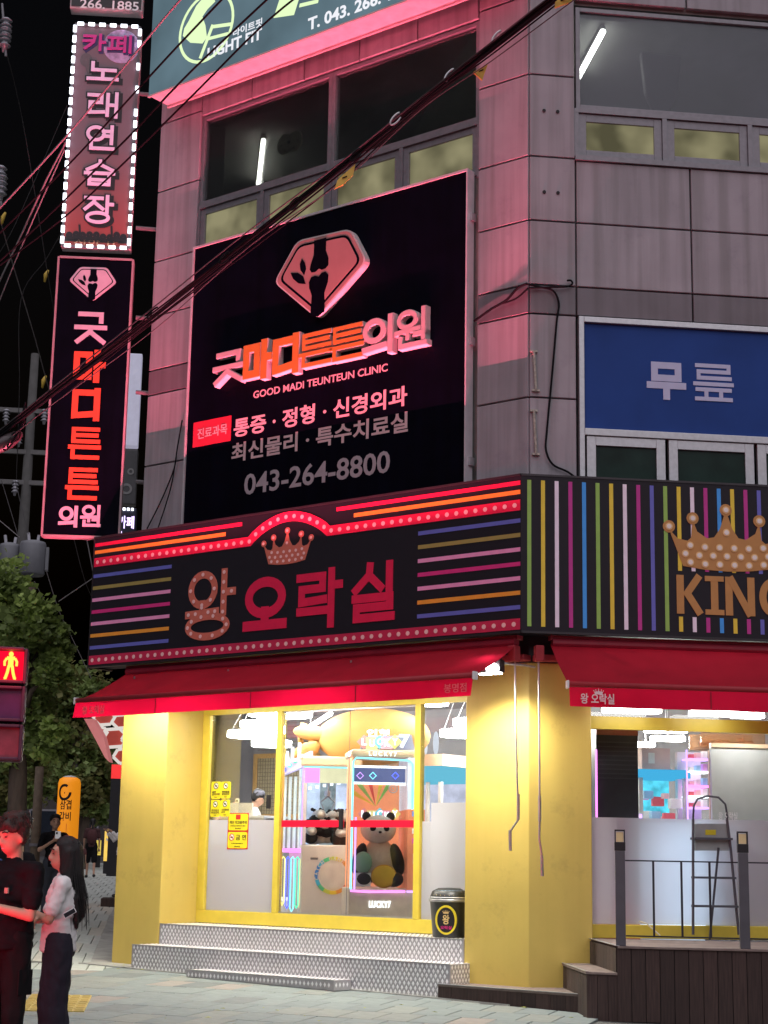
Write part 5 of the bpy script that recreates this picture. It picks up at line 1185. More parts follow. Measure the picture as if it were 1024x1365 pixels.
# ring logo
lc = pk1(439, 1167, -mv); ro = abs(pk1(465, 1167, -mv)[0]-pk1(421, 1167, -mv)[0])/2*1.12
rcols = [(0.05,0.25,0.75),(0.05,0.5,0.8),(0.1,0.6,0.3),(0.6,0.7,0.1),(0.85,0.65,0.05),(0.85,0.35,0.05),(0.75,0.08,0.05),(0.6,0.06,0.12)]
for i in range(16):
    c = rcols[min(7, int(abs(((i*22.5+180) % 360)-180)/180*7.99))] if False else rcols[(i if i < 8 else 15-i)]
    cl.add('logo_ring', MB().ring(lc[0]+0.05, lc[1], ro, ro, ro*0.2, mv-0.006, mv, n=3, a0=170+i*22.5, a1=170+(i+1)*22.5), mat('rainbow%d' % rcols.index(c), c, 0.5))
for i, ch in enumerate('CATCH GAME'):
    if ch == ' ': continue
    an = R(190-15*i); q = Matrix.Translation((lc[0]+0.05+ro*0.9*math.cos(an), mv-0.007, lc[1]+ro*0.9*math.sin(an))) @ Matrix.Rotation(-(an-math.pi/2), 4, 'Y')
    cl.add('logo_letter', MB().text(ch, -0.022, -0.026, 0.022, 0.026, -0.002, 0.002, 0.015), SW, pose=q)
cl.add('logo_disc', MB().ring(lc[0]+0.05, lc[1], ro*0.72, ro*0.72, ro*0.715, mv-0.004, mv, n=28), mat('logo_disc', (0.7,0.68,0.62), 0.5))
q_ = PB(414, 1143, 424, 1146, mv, pk1); cl.add('coin_slot', MB().box(q_[0], q_[2], mv-0.006, mv+0.004, q_[1], q_[3]), M_ALUD)
# --- tall light pipe machine on the left
lx0, _, lx1, _ = PB(372, 1100, 404, 1100, 1.65)
lm = T('light_pipe_machine', 'narrow prize machine with glass tubes and neon light loops', 'arcade machine', FL, ((lx0+lx1)/2, 2.0, zfl))
zmid = pl(385, 1133, -1.65)[1]; ztop = pl(385, 1035, -1.65)[1]
lm.add('cabinet', MB().box(lx0-0.02, lx1, 1.9, 2.5, zfl, zmid), M_MACH); lm.add('shelf', MB().box(lx0-0.03, lx1, 1.64, 1.9, zmid-0.03, zmid+0.02), NB['magenta'])
lm.add('back_panel', MB().box(lx0, lx1, 2.3, 2.34, zmid+0.02, ztop), glow('pipe_backlight', (0.55,0.66,0.72), 0.7, var=0.4, scale=8))
for i in range(5):
    x = lx0+0.03+(lx1-lx0-0.06)*i/4; lm.add('glass_tube', MB().cyl((x, 1.72, zmid+0.02), (x, 1.72, ztop), 0.022, n=8), mat('tube_clear', (0.6,0.68,0.72), 0.15, emit=(0.5,0.6,0.7), es=0.25))
for i, c in enumerate(('magenta','yellow','blue','cyan','green','yellow')):
    x = lx0+0.005+(lx1-lx0-0.01)*i/5; w_ = 0.03; zt2, zb2 = zmid-0.12, zfl+0.22+0.03*((i*5)%3)-i*0.01
    lm.add('neon_loop', MB().tube([(x-w_,1.66,zt2),(x-w_,1.66,zb2),(x,1.66,zb2-0.05),(x+w_,1.66,zb2),(x+w_,1.66,zt2),(x,1.66,zt2+0.03),(x-w_,1.66,zt2)], 0.009, 6), NB[c])
lm.add('top_board', MB().poly([(lx0-0.05, ztop-0.02), (lx1+0.12, ztop+0.16), (lx1+0.12, ztop+0.34), (lx0-0.05, ztop+0.12)], 1.62, 1.68), mat('board_lilac', (0.5,0.45,0.7), 0.5, emit=(0.5,0.45,0.8), es=0.5))
for i, ch in enumerate('CALLL'[:4]):
    x = lx0-0.02+0.125*i; z = ztop+0.09+0.055*i
    lm.add('board_letter', MB().text(ch if i else 'B', x, z, x+0.10, z+0.20, 1.59, 0.03, 0.03), NB['white'])
for i, c in enumerate(('magenta','blue','cyan','green','yellow')):
    x = lx0-0.03+0.095*i; z = ztop-0.0+0.06*i; lm.add('board_light', MB().ring(x+0.04, z+0.03, 0.035, 0.03, 0.012, 1.60, 1.615, n=12), NB[c])
# --- LUCKY7 machine behind the right door
uv = 1.35; ud = 0.9; FK2, pk2 = face_frame(505, 1.35)
ux0, _, ux1, _ = PB(467, 1100, 566, 1100, uv, pk2)
uzt = pk2(510, 999, -uv)[1]; uz0 = pk2(510, 1183, -uv)[1]
X = lambda px: pk2(px, 1100, -uv)[0]; Z = lambda py: pk2(510, py, -uv)[1]
um = T('lucky_machine', 'peach LUCKY7 prize machine with a panda plush behind lit glass', 'arcade machine', FK2, ((ux0+ux1)/2, uv+0.4, zfl))
um.add('base', MB().box(ux0, ux1, uv, uv+ud, zfl+0.05, uz0-0.01), mat('machine_beige', (0.70,0.60,0.50), 0.4), bevel=0.02); um.add('plinth', MB().box(ux0+0.03, ux1-0.03, uv+0.04, uv+ud, zfl, zfl+0.05), M_BLACK)
um.add('top', MB().box(ux0, ux1, uv, uv+ud, Z(1009), uzt), mat('machine_tan', (0.55,0.42,0.30), 0.4), bevel=0.03)
line_txt(um, 'L U C K Y 7', (492, 529, 1004, 1006, 6), -uv, NB['white'], 0.02, pk2, dep=0.01)
um.add('back_panel', MB().box(X(470), X(540), uv+0.6, uv+0.63, Z(1183), Z(1042)), mat('back_orange', (0.72,0.26,0.12), 0.6, emit=(0.72,0.30,0.16), es=0.9))
um.add('glow_side_panel', MB().box(X(470)-0.02, X(470), uv+0.02, uv+0.6, Z(1183), Z(1010)), _mc['back_orange'])  # side wall given the back panel's glow to look lit inside
um.add('control_column', MB().box(X(543), ux1, uv-0.03, uv+ud, Z(1186), Z(1078)), mat('column_orange', (0.75,0.25,0.13), 0.45, emit=(0.75,0.28,0.16), es=0.2), bevel=0.01)
um.add('upper_column', MB().box(X(543), ux1-0.02, uv, uv+ud, Z(1078), Z(1009)), mat('column_pale', (0.6,0.68,0.82), 0.4, emit=(0.5,0.6,0.8), es=0.5))
um.add('front_glass', MB().box(X(470), X(541), uv+0.005, uv+0.012, Z(1183), Z(1048)), M_CLEAR)
um.add('screen', MB().box(X(470), X(539), uv-0.01, uv+0.02, Z(1043), Z(1024)), mat('screen_navy', (0.06,0.07,0.16), 0.3, emit=(0.10,0.14,0.35), es=0.6))
um.add('screen_frame', MB().box(X(469), X(540), uv-0.012, uv+0.015, Z(1024), Z(1021)).box(X(469), X(540), uv-0.012, uv+0.015, Z(1046), Z(1043)), NB['white'])
for i_, (px_, c) in enumerate(((480,'violet'),(497,'cyan'),(527,'blue'))): 
    cc = pk2(px_, 1034, -uv); um.add('screen_shape', MB().ring(cc[0], cc[1], 0.05, 0.05, 0.012, uv-0.016, uv-0.011, n=4), NB[c])
um.add('neon_frame', MB().tube([(X(469),uv-0.02,Z(1186)),(X(469),uv-0.02,Z(1016)),(X(473),uv-0.02,Z(1011)),(X(545),uv-0.02,Z(1013)),(X(549),uv-0.02,Z(1018)),(X(549),uv-0.02,Z(1078))], 0.013, 6), NB['cyan'])
um.add('neon_frame', MB().tube([(X(474),uv-0.01,Z(1186)),(X(474),uv-0.01,Z(1090))], 0.012, 6), NB['violet'])
um.add('neon_frame', MB().tube([(X(469),uv-0.02,Z(1188)),(X(495),uv-0.02,Z(1189)),(X(541),uv-0.02,Z(1188))], 0.013, 6), NB['magenta'])
um.add('neon_frame', MB().tube([(X(543),uv-0.035,Z(1188)),(X(560),uv-0.035,Z(1188))], 0.013, 6), NB['violet'])
line_txt(um, 'LUCKY7', (492, 521, 1205, 1206, 9), -uv+0.004, NB['white'], 0.03, pk2, dep=0.01, name='base_lettering')
# rays on the back panel
rc = pk2(501, 1075, -uv-0.6)
for k_, (an, c) in enumerate(((60,(0.25,0.6,0.15)),(78,(0.8,0.65,0.1)),(105,(0.75,0.12,0.1)),(128,(0.3,0.55,0.15)),(150,(0.8,0.6,0.1)))):
    a1 = R(an-5); a2 = R(an+5); um.add('ray', MB().poly([(rc[0],rc[1]),(rc[0]+0.42*math.cos(a1),rc[1]+0.42*math.sin(a1)),(rc[0]+0.42*math.cos(a2),rc[1]+0.42*math.sin(a2))], uv+0.594, uv+0.599), mat('ray%d' % k_, c, 0.5, emit=c, es=0.3))
sp = pk2(524, 1051, -uv-0.6); um.add('spiral', MB().ring(sp[0], sp[1], 0.065, 0.065, 0.018, uv+0.59, uv+0.598).ring(sp[0], sp[1], 0.032, 0.032, 0.012, uv+0.589, uv+0.598), SW)
for i, (ch, c) in enumerate(zip('LUCKY', ((0.75,0.3,0.3),(0.8,0.7,0.3),(0.2,0.6,0.75),(0.8,0.35,0.45),(0.8,0.65,0.2)))):
    for (row, y0_, vv_, sz) in ((0, 989, uv+0.05, 0.15), (1, 1085, uv+0.35, 0.13)):
        px_ = (485, 495.5, 506, 515.5, 526)[i]; py_ = y0_ + (2 if i % 2 else 0)
        cc = pk2(px_, py_, -vv_); k_ = sz/2
        pts = [(cc[0]-k_,cc[1]-k_),(cc[0]+k_,cc[1]-k_),(cc[0]+k_,cc[1]+k_),(cc[0]-k_,cc[1]+k_)] if i % 2 else [(cc[0],cc[1]-k_*1.25),(cc[0]+k_*1.25,cc[1]),(cc[0],cc[1]+k_*1.25),(cc[0]-k_*1.25,cc[1])]
        o = um.add('letter_tile', MB().poly(pts, vv_-0.02-0.003*i, vv_), mat('tile%d' % i, c, 0.5, emit=c, es=0.45))
        um.add('tile_letter', MB().text(ch, cc[0]-0.035, cc[1]-0.045, cc[0]+0.035, cc[1]+0.045, vv_-0.045, 0.01, 0.03), NB['white'], parent=o)
b7 = PB(532, 979, 546, 997, uv+0.05, pk2); um.add('number_seven', MB().text('7', b7[0], b7[1], b7[2], b7[3], uv+0.01, 0.04, 0.03), NB['white'])
um.add('sign_board', MB().poly([(X(478),Z(1000)),(X(553),Z(1000)),(X(548),Z(978)),(X(520),Z(980)),(X(486),Z(981))], uv+0.06, uv+0.09), mat('sign_slate', (0.3,0.33,0.5), 0.5))
for i_, px_ in enumerate((496, 512)):
    b_ = PB(px_-7, 972, px_+7, 982, uv+0.04, pk2); um.add('bubble_letter', MB().text(('인','형')[i_], b_[0], b_[1], b_[2], b_[3], uv+0.02, 0.03, 0.04), NB['white'])
for py_, c in ((1085,'blue'),(1108,'white'),(1121,'magenta')):
    b_ = PB(549, py_-3.5, 558, py_+3.5, uv, pk2); um.add('button', MB().box(b_[0], b_[2], uv-0.045, uv-0.03, b_[1], b_[3]), mat('btn_'+c, {'blue':(0.15,0.3,0.8),'white':(0.7,0.7,0.72),'magenta':(0.6,0.1,0.4)}[c], 0.4, emit={'blue':(0.15,0.3,0.8),'white':(0.5,0.5,0.6),'magenta':(0.6,0.1,0.4)}[c], es=0.4))
b_ = PB(550, 1138, 557, 1152, uv, pk2); um.add('card_reader', MB().box(b_[0], b_[2], uv-0.05, uv-0.03, b_[1], b_[3]), M_MACH)
# panda plush
pc = pk2(503, 1140, -uv-0.35); px0 = pc[0]; py0 = uv+0.34; zb0 = Z(1182)
pt = T('panda_plush', 'large seated panda plush inside the peach LUCKY7 machine', 'plush toy', FK2, (px0, py0, zb0))
hc = (px0+0.0, py0-0.05, Z(1105))
pt.add('body', MB().ell((px0+0.02,py0,Z(1148)), (0.22,0.17,0.30), 16, 10), mat('panda_cream', (0.66,0.56,0.46), 0.95, var=0.08, scale=40, bump=0.4), smooth=True)
hd = pt.add('head', MB().ell(hc, (0.235,0.18,0.185), 18, 12), BWH, smooth=True)
for s_ in (-1,1):
    pt.add('eye_patch', MB().ell((hc[0]+s_*0.085, hc[1]-0.158, hc[2]+0.01), (0.045,0.03,0.038), 10, 6, Matrix.Rotation(R(25*s_),3,'Y')), BBK, parent=hd, smooth=True)
    pt.add('ear', MB().ell((hc[0]+s_*0.16, hc[1], hc[2]+0.165), (0.06,0.04,0.06), 10, 6), BBK, parent=hd, smooth=True)
    pt.add('arm', MB().ell((px0+s_*0.25, py0-0.10, Z(1145)), (0.085,0.09,0.21), 12, 8, Matrix.Rotation(R(-16*s_),3,'Y')), BBK, smooth=True)
    pt.add('leg', MB().ell((px0+s_*0.2, py0-0.16, Z(1172)), (0.13,0.14,0.10), 12, 8), BBK, smooth=True)
pt.add('snout', MB().ell((hc[0], hc[1]-0.16, hc[2]-0.055), (0.075,0.05,0.055), 10, 6), BWH, parent=hd, smooth=True)
pt.add('nose', MB().ell((hc[0], hc[1]-0.208, hc[2]-0.04), (0.022,0.014,0.016), 8, 5), BBK, parent=hd, smooth=True)
cu = T('plush_cushion', 'plain yellow cushion lying before the panda plush', 'cushion', FK2, (px0+0.05, py0-0.22, zb0)); cu.add('cover', MB().ell((px0+0.06, py0-0.24, zb0+0.13), (0.16,0.08,0.14), 14, 10), mat('cushion_yellow', (0.78,0.52,0.05), 0.9, bump=0.3), smooth=True)
cu.add('piping', MB().tube([(px0+0.06+0.162*math.cos(R(15*i)), py0-0.24, zb0+0.13+0.142*math.sin(R(15*i))) for i in range(25)], 0.008, 5), mat('piping_orange', (0.7,0.35,0.05), 0.8))
cu2 = T('plush_cushion', 'plain green and cream cushion to the left of the panda', 'cushion', FK2, (px0-0.2, py0-0.2, zb0)); cu2.add('cover', MB().ell((px0-0.21, py0-0.20, zb0+0.30), (0.12,0.07,0.14), 14, 10), mat('cushion_green', (0.25,0.45,0.33), 0.9, bump=0.3), smooth=True)
cu2.add('support_box', MB().box(px0-0.31, px0-0.11, py0-0.25, py0-0.14, zb0, zb0+0.17), M_WHITE)
# --- giant beige plush lying over the machines
gc = pl(490, 985, -2.4)
gp = T('giant_plush', 'giant beige plush with stubby limbs lying on top of the claw machine', 'plush toy', FL, (gc[0], 2.4, zcap))
M_BEI = mat('plush_beige', (0.46,0.26,0.085), 0.95, var=0.06, scale=6, bump=0.25, bscale=90)
gw = abs(pl(555,985,-2.4)[0]-pl(425,985,-2.4)[0])/2
gp.add('body', MB().ell((gc[0]+0.05, 2.45, zcap+0.30), (gw*1.08, 0.5, 0.40), 28, 14), M_BEI, smooth=True)
gp.add('limb', MB().ell((gc[0]-gw*0.95, 2.2, zcap+0.36), (0.36,0.16,0.11), 14, 8, Matrix.Rotation(R(8),3,'Y')), M_BEI, smooth=True)
gp.add('limb', MB().ell((gc[0]-gw*1.0, 2.1, zcap+0.10), (0.26,0.16,0.11), 14, 8, Matrix.Rotation(R(-25),3,'Y')), M_BEI, smooth=True)
gp.add('tail', MB().tube([(gc[0]-gw*1.25, 2.3, zcap+0.02), (gc[0]-gw*1.32, 2.3, zcap+0.3), (gc[0]-gw*1.25, 2.3, zcap+0.52)], [0.05,0.04,0.05], 8), M_BEI, smooth=True)
# --- second machine at the back right, blue top
b_ = PB(566, 1019, 588, 1094, 3.0)
sm = T('blue_top_machine', 'white prize machine with cyan lit top behind the right pane', 'arcade machine', FL, (b_[0]+0.1, 3.4, zfl))
sm.add('cabinet', MB().box(b_[0]-0.6, b_[2], 3.0, 3.8, zfl, 1.75), M_MACH); sm.add('back_panel', MB().box(b_[0]-0.55, b_[2]-0.03, 3.7, 3.74, 1.75, b_[3]-0.22), glow('pale_backlight', (0.72,0.74,0.95), 0.95, var=0.2, scale=6))
sm.add('cyan_band', MB().box(b_[0]-0.6, b_[2], 2.99, 3.8, b_[3]-0.24, b_[3]-0.02), glow('cyan_band', (0.18,0.62,0.85), 1.0)); sm.add('top_cap', MB().box(b_[0]-0.62, b_[2]+0.04, 2.97, 3.8, b_[3]-0.02, b_[3]+0.14), M_PEACH)
sm.add('post', MB().box(b_[2]-0.05, b_[2], 3.0, 3.05, 1.75, b_[3]-0.24), M_MACH); sm.add('post', MB().box(b_[0]+0.02, b_[0]+0.06, 3.0, 3.05, 1.75, b_[3]-0.24), M_MACH)
for i, (px_, h_) in enumerate(((566, 0.22), (581, 0.34))):
    c_ = pl(px_, 1010, -3.2); sm.add('ear_ornament', MB().ell((c_[0], 3.2, b_[3]+0.14+h_/2), (0.05,0.03,h_/2), 10, 6), glow('ear_white', (0.85,0.88,1.0), 1.0), smooth=True)
# --- counter with staff, board on the wall
ctv = 1.9
b_ = PB(250, 1090, 357, 1180, ctv)
ct = T('counter', 'white service counter behind the frosted pane', 'counter', FL, ((b_[0]+b_[2])/2, ctv+0.3, zfl))
ct.add('front', MB().box(-6.3, pl(352,1090,-ctv)[0], ctv, ctv+0.04, zfl, pl(340,1090,-ctv)[1]), M_WHITE); ct.add('top', MB().box(-6.3, pl(354,1090,-ctv)[0], ctv-0.03, ctv+0.5, pl(340,1090,-ctv)[1], pl(340,1088,-ctv)[1]+0.01), M_WHITE)
ct.add('platform', MB().box(-8.9, pl(350,1090,-ctv)[0], ctv+0.45, ctv+2.4, zfl, zfl+0.26), M_WHITE)
b2 = PB(306, 1070, 332, 1086, ctv); ct.add('screen_panel', MB().box(b2[0]-0.2, b2[2], ctv+0.06, ctv+0.09, b2[1]-0.05, b2[3]), mat('panel_cream', (0.62,0.58,0.5), 0.5))
b_ = PB(334, 1010, 366, 1085, 5.9)
wb = T('mesh_board', 'wood framed beige grid board on the back wall of the arcade', 'board', FL, ((b_[0]+b_[2])/2, 6.1, b_[1]))
wb.add('panel', MB().box(b_[0], b_[2]+0.8, 6.08, 6.12, b_[1], b_[3]), mat('board_beige', (0.48,0.40,0.26), 0.8))
fm = mat('board_wood', (0.55,0.33,0.12), 0.6)
for q in ((b_[0]-0.08,b_[0],b_[1]-0.08,b_[3]+0.08),(b_[0],b_[2]+0.8,b_[3],b_[3]+0.08),(b_[0],b_[2]+0.8,b_[1]-0.08,b_[1])): wb.add('frame_bar', MB().box(q[0],q[1],6.04,6.14,q[2],q[3]), fm)
gr = MB()
for i in range(22): gr.box(b_[0]+i*0.06, b_[0]+i*0.06+0.008, 6.066, 6.074, b_[1], b_[3])
for i in range(28): gr.box(b_[0], b_[2]+0.8, 6.058, 6.065, b_[1]+i*0.065, b_[1]+i*0.065+0.008)
wb.add('wire_grid', gr, mat('grid_dark', (0.2,0.17,0.12), 0.6), kind='stuff')
# --- right shop: machines, boxes and panel behind the glass
def PR(px0, py0, px1, py1, v): return PB(px0, py0, px1, py1, v, pr)
def area_r(px, py, v): c_ = pr(px, py, -v); return FR @ Vector((c_[0], v, c_[1]))
b_ = PR(796, 970, 852, 1235, 0.55)
dm = T('dark_machine', 'tall dark machine seen behind the left end of the right glass', 'arcade machine', FR, ((b_[0]+b_[2])/2, 0.9, zfl))
dm.add('cabinet', MB().box(b_[0], b_[2], 0.56, 1.3, zfl, b_[3]), mat('dark_cab', (0.035,0.035,0.04), 0.35, var=0.2)); dm.add('red_base', MB().box(b_[0], b_[2]+0.001, 0.545, 0.559, zfl, pr(820,1205,-0.55)[1]), mat('base_red', (0.6,0.05,0.06), 0.5, emit=(0.6,0.05,0.06), es=0.2))
dm.add('red_top', MB().box(b_[0], b_[2]+0.001, 0.545, 0.559, pr(820,980,-0.55)[1], b_[3]), mat('top_rust', (0.35,0.10,0.05), 0.5))
for i in range(9): dm.add('vent_slat', MB().box(b_[0]+0.02, b_[2]-0.02, 0.548, 0.558, pr(820,990+i*6,-.55)[1], pr(820,988.5+i*6,-.55)[1]), mat('slat_grey', (0.07,0.07,0.075), 0.4))
dm.add('side_light', MB().box(b_[2]+0.004, b_[2]+0.03, 0.52, 0.55, 0.83, pr(850,1085,-0.55)[1]), NB['violet'])
dm.add('side_light', MB().box(pr(792,1100,-.6)[0], pr(794,1100,-.6)[0], 0.50, 0.52, 0.83, pr(792,1000,-.6)[1]), NB['magenta'])
b_ = PR(853, 1026, 918, 1235, 1.4)
tm = T('turquoise_machine', 'turquoise lit claw machine behind the right glass', 'claw machine', FR, ((b_[0]+b_[2])/2, 1.8, zfl))
tm.add('cabinet', MB().box(b_[0], b_[2], 1.4, 2.2, zfl, pr(880,1100,-1.4)[1]), M_WHITE); tm.add('added_backlight', MB().box(pr(853,1100,-.5)[0], pr(938,1100,-.5)[0], 0.50, 0.53, 0.66, pr(880,1096,-.5)[1]), glow('film_backlight', (0.62,0.78,1.0), 3.2, var=0.2, scale=1.5)); tm.add('front_cabinet', MB().box(pr(853,1100,-.5)[0], pr(938,1100,-.5)[0], 0.531, 1.39, zfl, pr(880,1096,-.5)[1]), M_WHITE); tm.add('back_panel', MB().box(b_[0]+0.02, b_[2]-0.02, 2.1, 2.14, pr(880,1100,-1.4)[1], b_[3]-0.1), glow('turq_back', (0.10,0.62,0.85), 1.25, var=0.4, scale=7))  # pale blue glowing sheet added to light the frosted film from behind
tm.add('top_cap', MB().box(b_[0]-0.02, b_[2]+0.03, 1.36, 2.2, b_[3]-0.10, b_[3]), glow('turq_top', (0.06,0.42,0.75), 1.2))
for x in (b_[0], b_[2]-0.05): tm.add('corner_post', MB().box(x, x+0.05, 1.4, 1.45, pr(880,1100,-1.4)[1], b_[3]-0.1), M_WHITE)
random.seed(5)
pcols = [mat('prize%d' % i, c, 0.7, emit=c, es=0.3) for i, c in enumerate(((0.7,0.12,0.15),(0.8,0.5,0.5),(0.75,0.72,0.7),(0.3,0.5,0.7),(0.6,0.3,0.6)))]
for i in range(10):
    x = random.uniform(b_[0]+0.08, b_[2]-0.08); z = pr(880,1100,-1.4)[1]+0.04+random.uniform(0,0.35); s_ = random.uniform(0.04,0.08); y = random.uniform(1.5,1.8)
    o = single('prize_box', MB().box(x-s_, x+s_, y, y+0.1, z-s_*0.8, z+s_*0.8), pcols[i % 5], 'small coloured prize box inside the turquoise claw machine', 'prize box', FR, (x, y, z-s_*0.8), group='prizes in the turquoise machine', bevel=0.01)
b_ = PR(918, 1000, 950, 1235, 1.2)
nm_ = T('neon_shelf_machine', 'tall white prize machine with neon shelves beside the grey panel', 'arcade machine', FR, ((b_[0]+b_[2])/2, 1.5, zfl))
nm_.add('cabinet', MB().box(b_[0], b_[2], 1.6, 1.7, zfl, b_[3]), M_WHITE); nm_.add('lower', MB().box(b_[0], b_[2], 1.2, 1.6, zfl, pr(930,1100,-1.2)[1]), M_WHITE)
for py_, c in ((1010,'violet'),(1027,'white'),(1046,'magenta'),(1060,'white'),(1075,'violet')):
    q = PR(919, py_-3, 949, py_+3, 1.3); nm_.add('lit_shelf', MB().box(q[0], q[2], 1.3, 1.6, q[1], q[1]+0.02), NB[c])
    for k_ in range(3): nm_.add('shelf_prize', MB().box(q[0]+0.02+k_*0.085, q[0]+0.075+k_*0.085, 1.35, 1.45, q[1]+0.02, q[1]+0.07+0.02*k_), pcols[(k_+int(py_)) % 5])
nm_.add('neon_edge', MB().box(b_[0]-0.012, b_[0], 1.18, 1.21, zfl, b_[3]), NB['violet']); nm_.add('frame_post', MB().box(b_[2]-0.03, b_[2]+0.0, 1.18, 1.22, zfl, b_[3]), M_PEACH)
b_ = PR(950, 998, 1100, 1235, 1.1)
gp_ = T('grey_panel', 'tall pale grey back panel of a machine behind the right glass', 'panel', FR, ((b_[0]+b_[2])/2, 1.2, zfl))
gp_.add('board', MB().box(b_[0]+0.004, b_[2]+1, 1.1, 1.16, zfl, b_[3]), mat('panel_grey', (0.55,0.56,0.56), 0.6, var=0.05)); gp_.add('edge_trim', MB().box(b_[0]+0.004, b_[2]+1, 1.08, 1.17, b_[3], b_[3]+0.05), M_PEACH)
b_ = PR(935, 976, 1020, 998, 1.5)
bxx = T('storage_tub', 'clear storage tub of peach coloured prizes on top of the machines', 'storage tub', FR, ((b_[0]+b_[2])/2, 1.8, b_[1]))
bxx.add('tub', MB().box(b_[0], b_[2], 1.5, 1.53, b_[1], b_[3]).box(b_[0], b_[2], 1.97, 2.0, b_[1], b_[3]).box(b_[0], b_[2], 1.53, 1.97, b_[1], b_[1]+0.02), glass('tub_plastic', (0.9,0.8,0.7), 0.06, dust=0.25, dcol=(0.8,0.5,0.3))); bxx.add('rim', MB().box(b_[0]-0.02, b_[2]+0.02, 1.48, 1.52, b_[3], b_[3]+0.03), M_PEACH)
for i in range(14): x = b_[0]+0.06+(b_[2]-b_[0]-0.12)*((i*0.37) % 1); bxx.add('contents', MB().ell((x, 1.6+0.2*((i*0.61)%1), b_[1]+0.06+0.05*((i*0.29)%1)), (0.06,0.05,0.035), 8, 5), mat('peach_prize', (0.75,0.32,0.18), 0.7), smooth=True)
b_ = PR(853, 998, 890, 1026, 1.7)
cb2 = T('cardboard_box', 'pale printed box on top of the turquoise machine', 'box', FR, ((b_[0]+b_[2])/2, 1.8, b_[1])); cb2.add('carton', MB().box(b_[0], b_[2], 1.6, 1.95, b_[1], b_[3]), mat('carton_pale', (0.6,0.42,0.38), 0.7)); cb2.add('print', MB().box(b_[0]+0.08, b_[0]+0.16, 1.597, 1.599, b_[1]+0.07, b_[1]+0.2), SW)
for px_, py_, w_, v_, lab in ((845, 946, 72, -0.3, 'white bar lamp under the right awning beside the pillar'), (955, 950, 60, -0.3, 'white bar lamp under the right awning above the grey panel'), (1000, 953, 40, 0.62, 'white bar lamp added behind the right transom to light the grey panel'), (893, 984, 46, 2.2, 'white bar lamp above the turquoise machine'), (863, 992, 24, 3.0, 'small far white bar lamp above the dark machine'), (890, 973, 60, 2.8, 'thin white bar lamp under the yellow header')):  # the lamp behind the transom is added to brighten the grey panel
    c_ = pr(px_, py_, -v_); hw_ = w_/2/110
    t = T('bar_lamp', lab, 'ceiling lamp', FR, (c_[0], v_, c_[1])); t.add('tube', MB().box(c_[0]-hw_, c_[0]+hw_, v_, v_+0.18, c_[1]-0.03, c_[1]+0.03), M_RING if v_ > 0 else glow('awning_tube', (1.0,0.97,0.92), 9.0), bevel=0.01); t.add('hanger', MB().box(c_[0]-0.005, c_[0]+0.005, v_+0.08, v_+0.09, c_[1]+0.03, 3.9 if v_ > 0 else 3.6), M_ALU)
# stepladder leaning just inside the right glass
V = 0.14
sl = T('stepladder', 'tall grey stepladder with looped handle leaning on the right glass', 'stepladder', FR, (pr(950,1230,V)[0], -0.14, 0.656))
M_LAD = mat('ladder_grey', (0.12,0.12,0.14), 0.4, 0.5)
q = lambda px, py: (pr(px, py, V)[0], -V, max(0.66, pr(px, py, V)[1]))
sl.add('stile', MB().tube([q(924,1246), q(924,1092)], 0.016, 8), M_LAD); sl.add('stile', MB().tube([q(985,1246), q(974,1130), q(969,1090)], 0.016, 8), M_LAD)
sl.add('handle', MB().tube([q(924,1092), q(925,1074), q(930,1065), q(943,1061), q(958,1063), q(967,1072), q(970,1090)], 0.012, 8), M_LAD, smooth=True)
for py_, d_ in ((1118,0.2),(1170,0.16),(1208,0.16)):
    z_ = q(950,py_)[2]; xa = q(925,py_)[0]; xb = q(974+(py_-1110)*0.09,py_)[0]
    sl.add('tread', MB().box(xa, xb, -0.2, -0.2+d_, z_-0.012, z_+0.012), M_LAD)
sl.add('top_board', MB().poly([q(927,1098)[::2], q(970,1098)[::2], q(973,1134)[::2], q(927,1134)[::2]], -0.12, -0.09), mat('ladder_board', (0.35,0.38,0.38), 0.5)); sl.add('warning_label', MB().poly([q(941,1106)[::2], q(955,1106)[::2], q(955,1113)[::2], q(941,1113)[::2]], -0.125, -0.121), SY)
sl.add('rear_leg', MB().tube([q(958,1130), (q(953,1236)[0], 0.05, 0.66)], 0.014, 8), M_LAD)
# interior fill from the visible ring lamps (their real output)
bpy.context.view_layer.update()
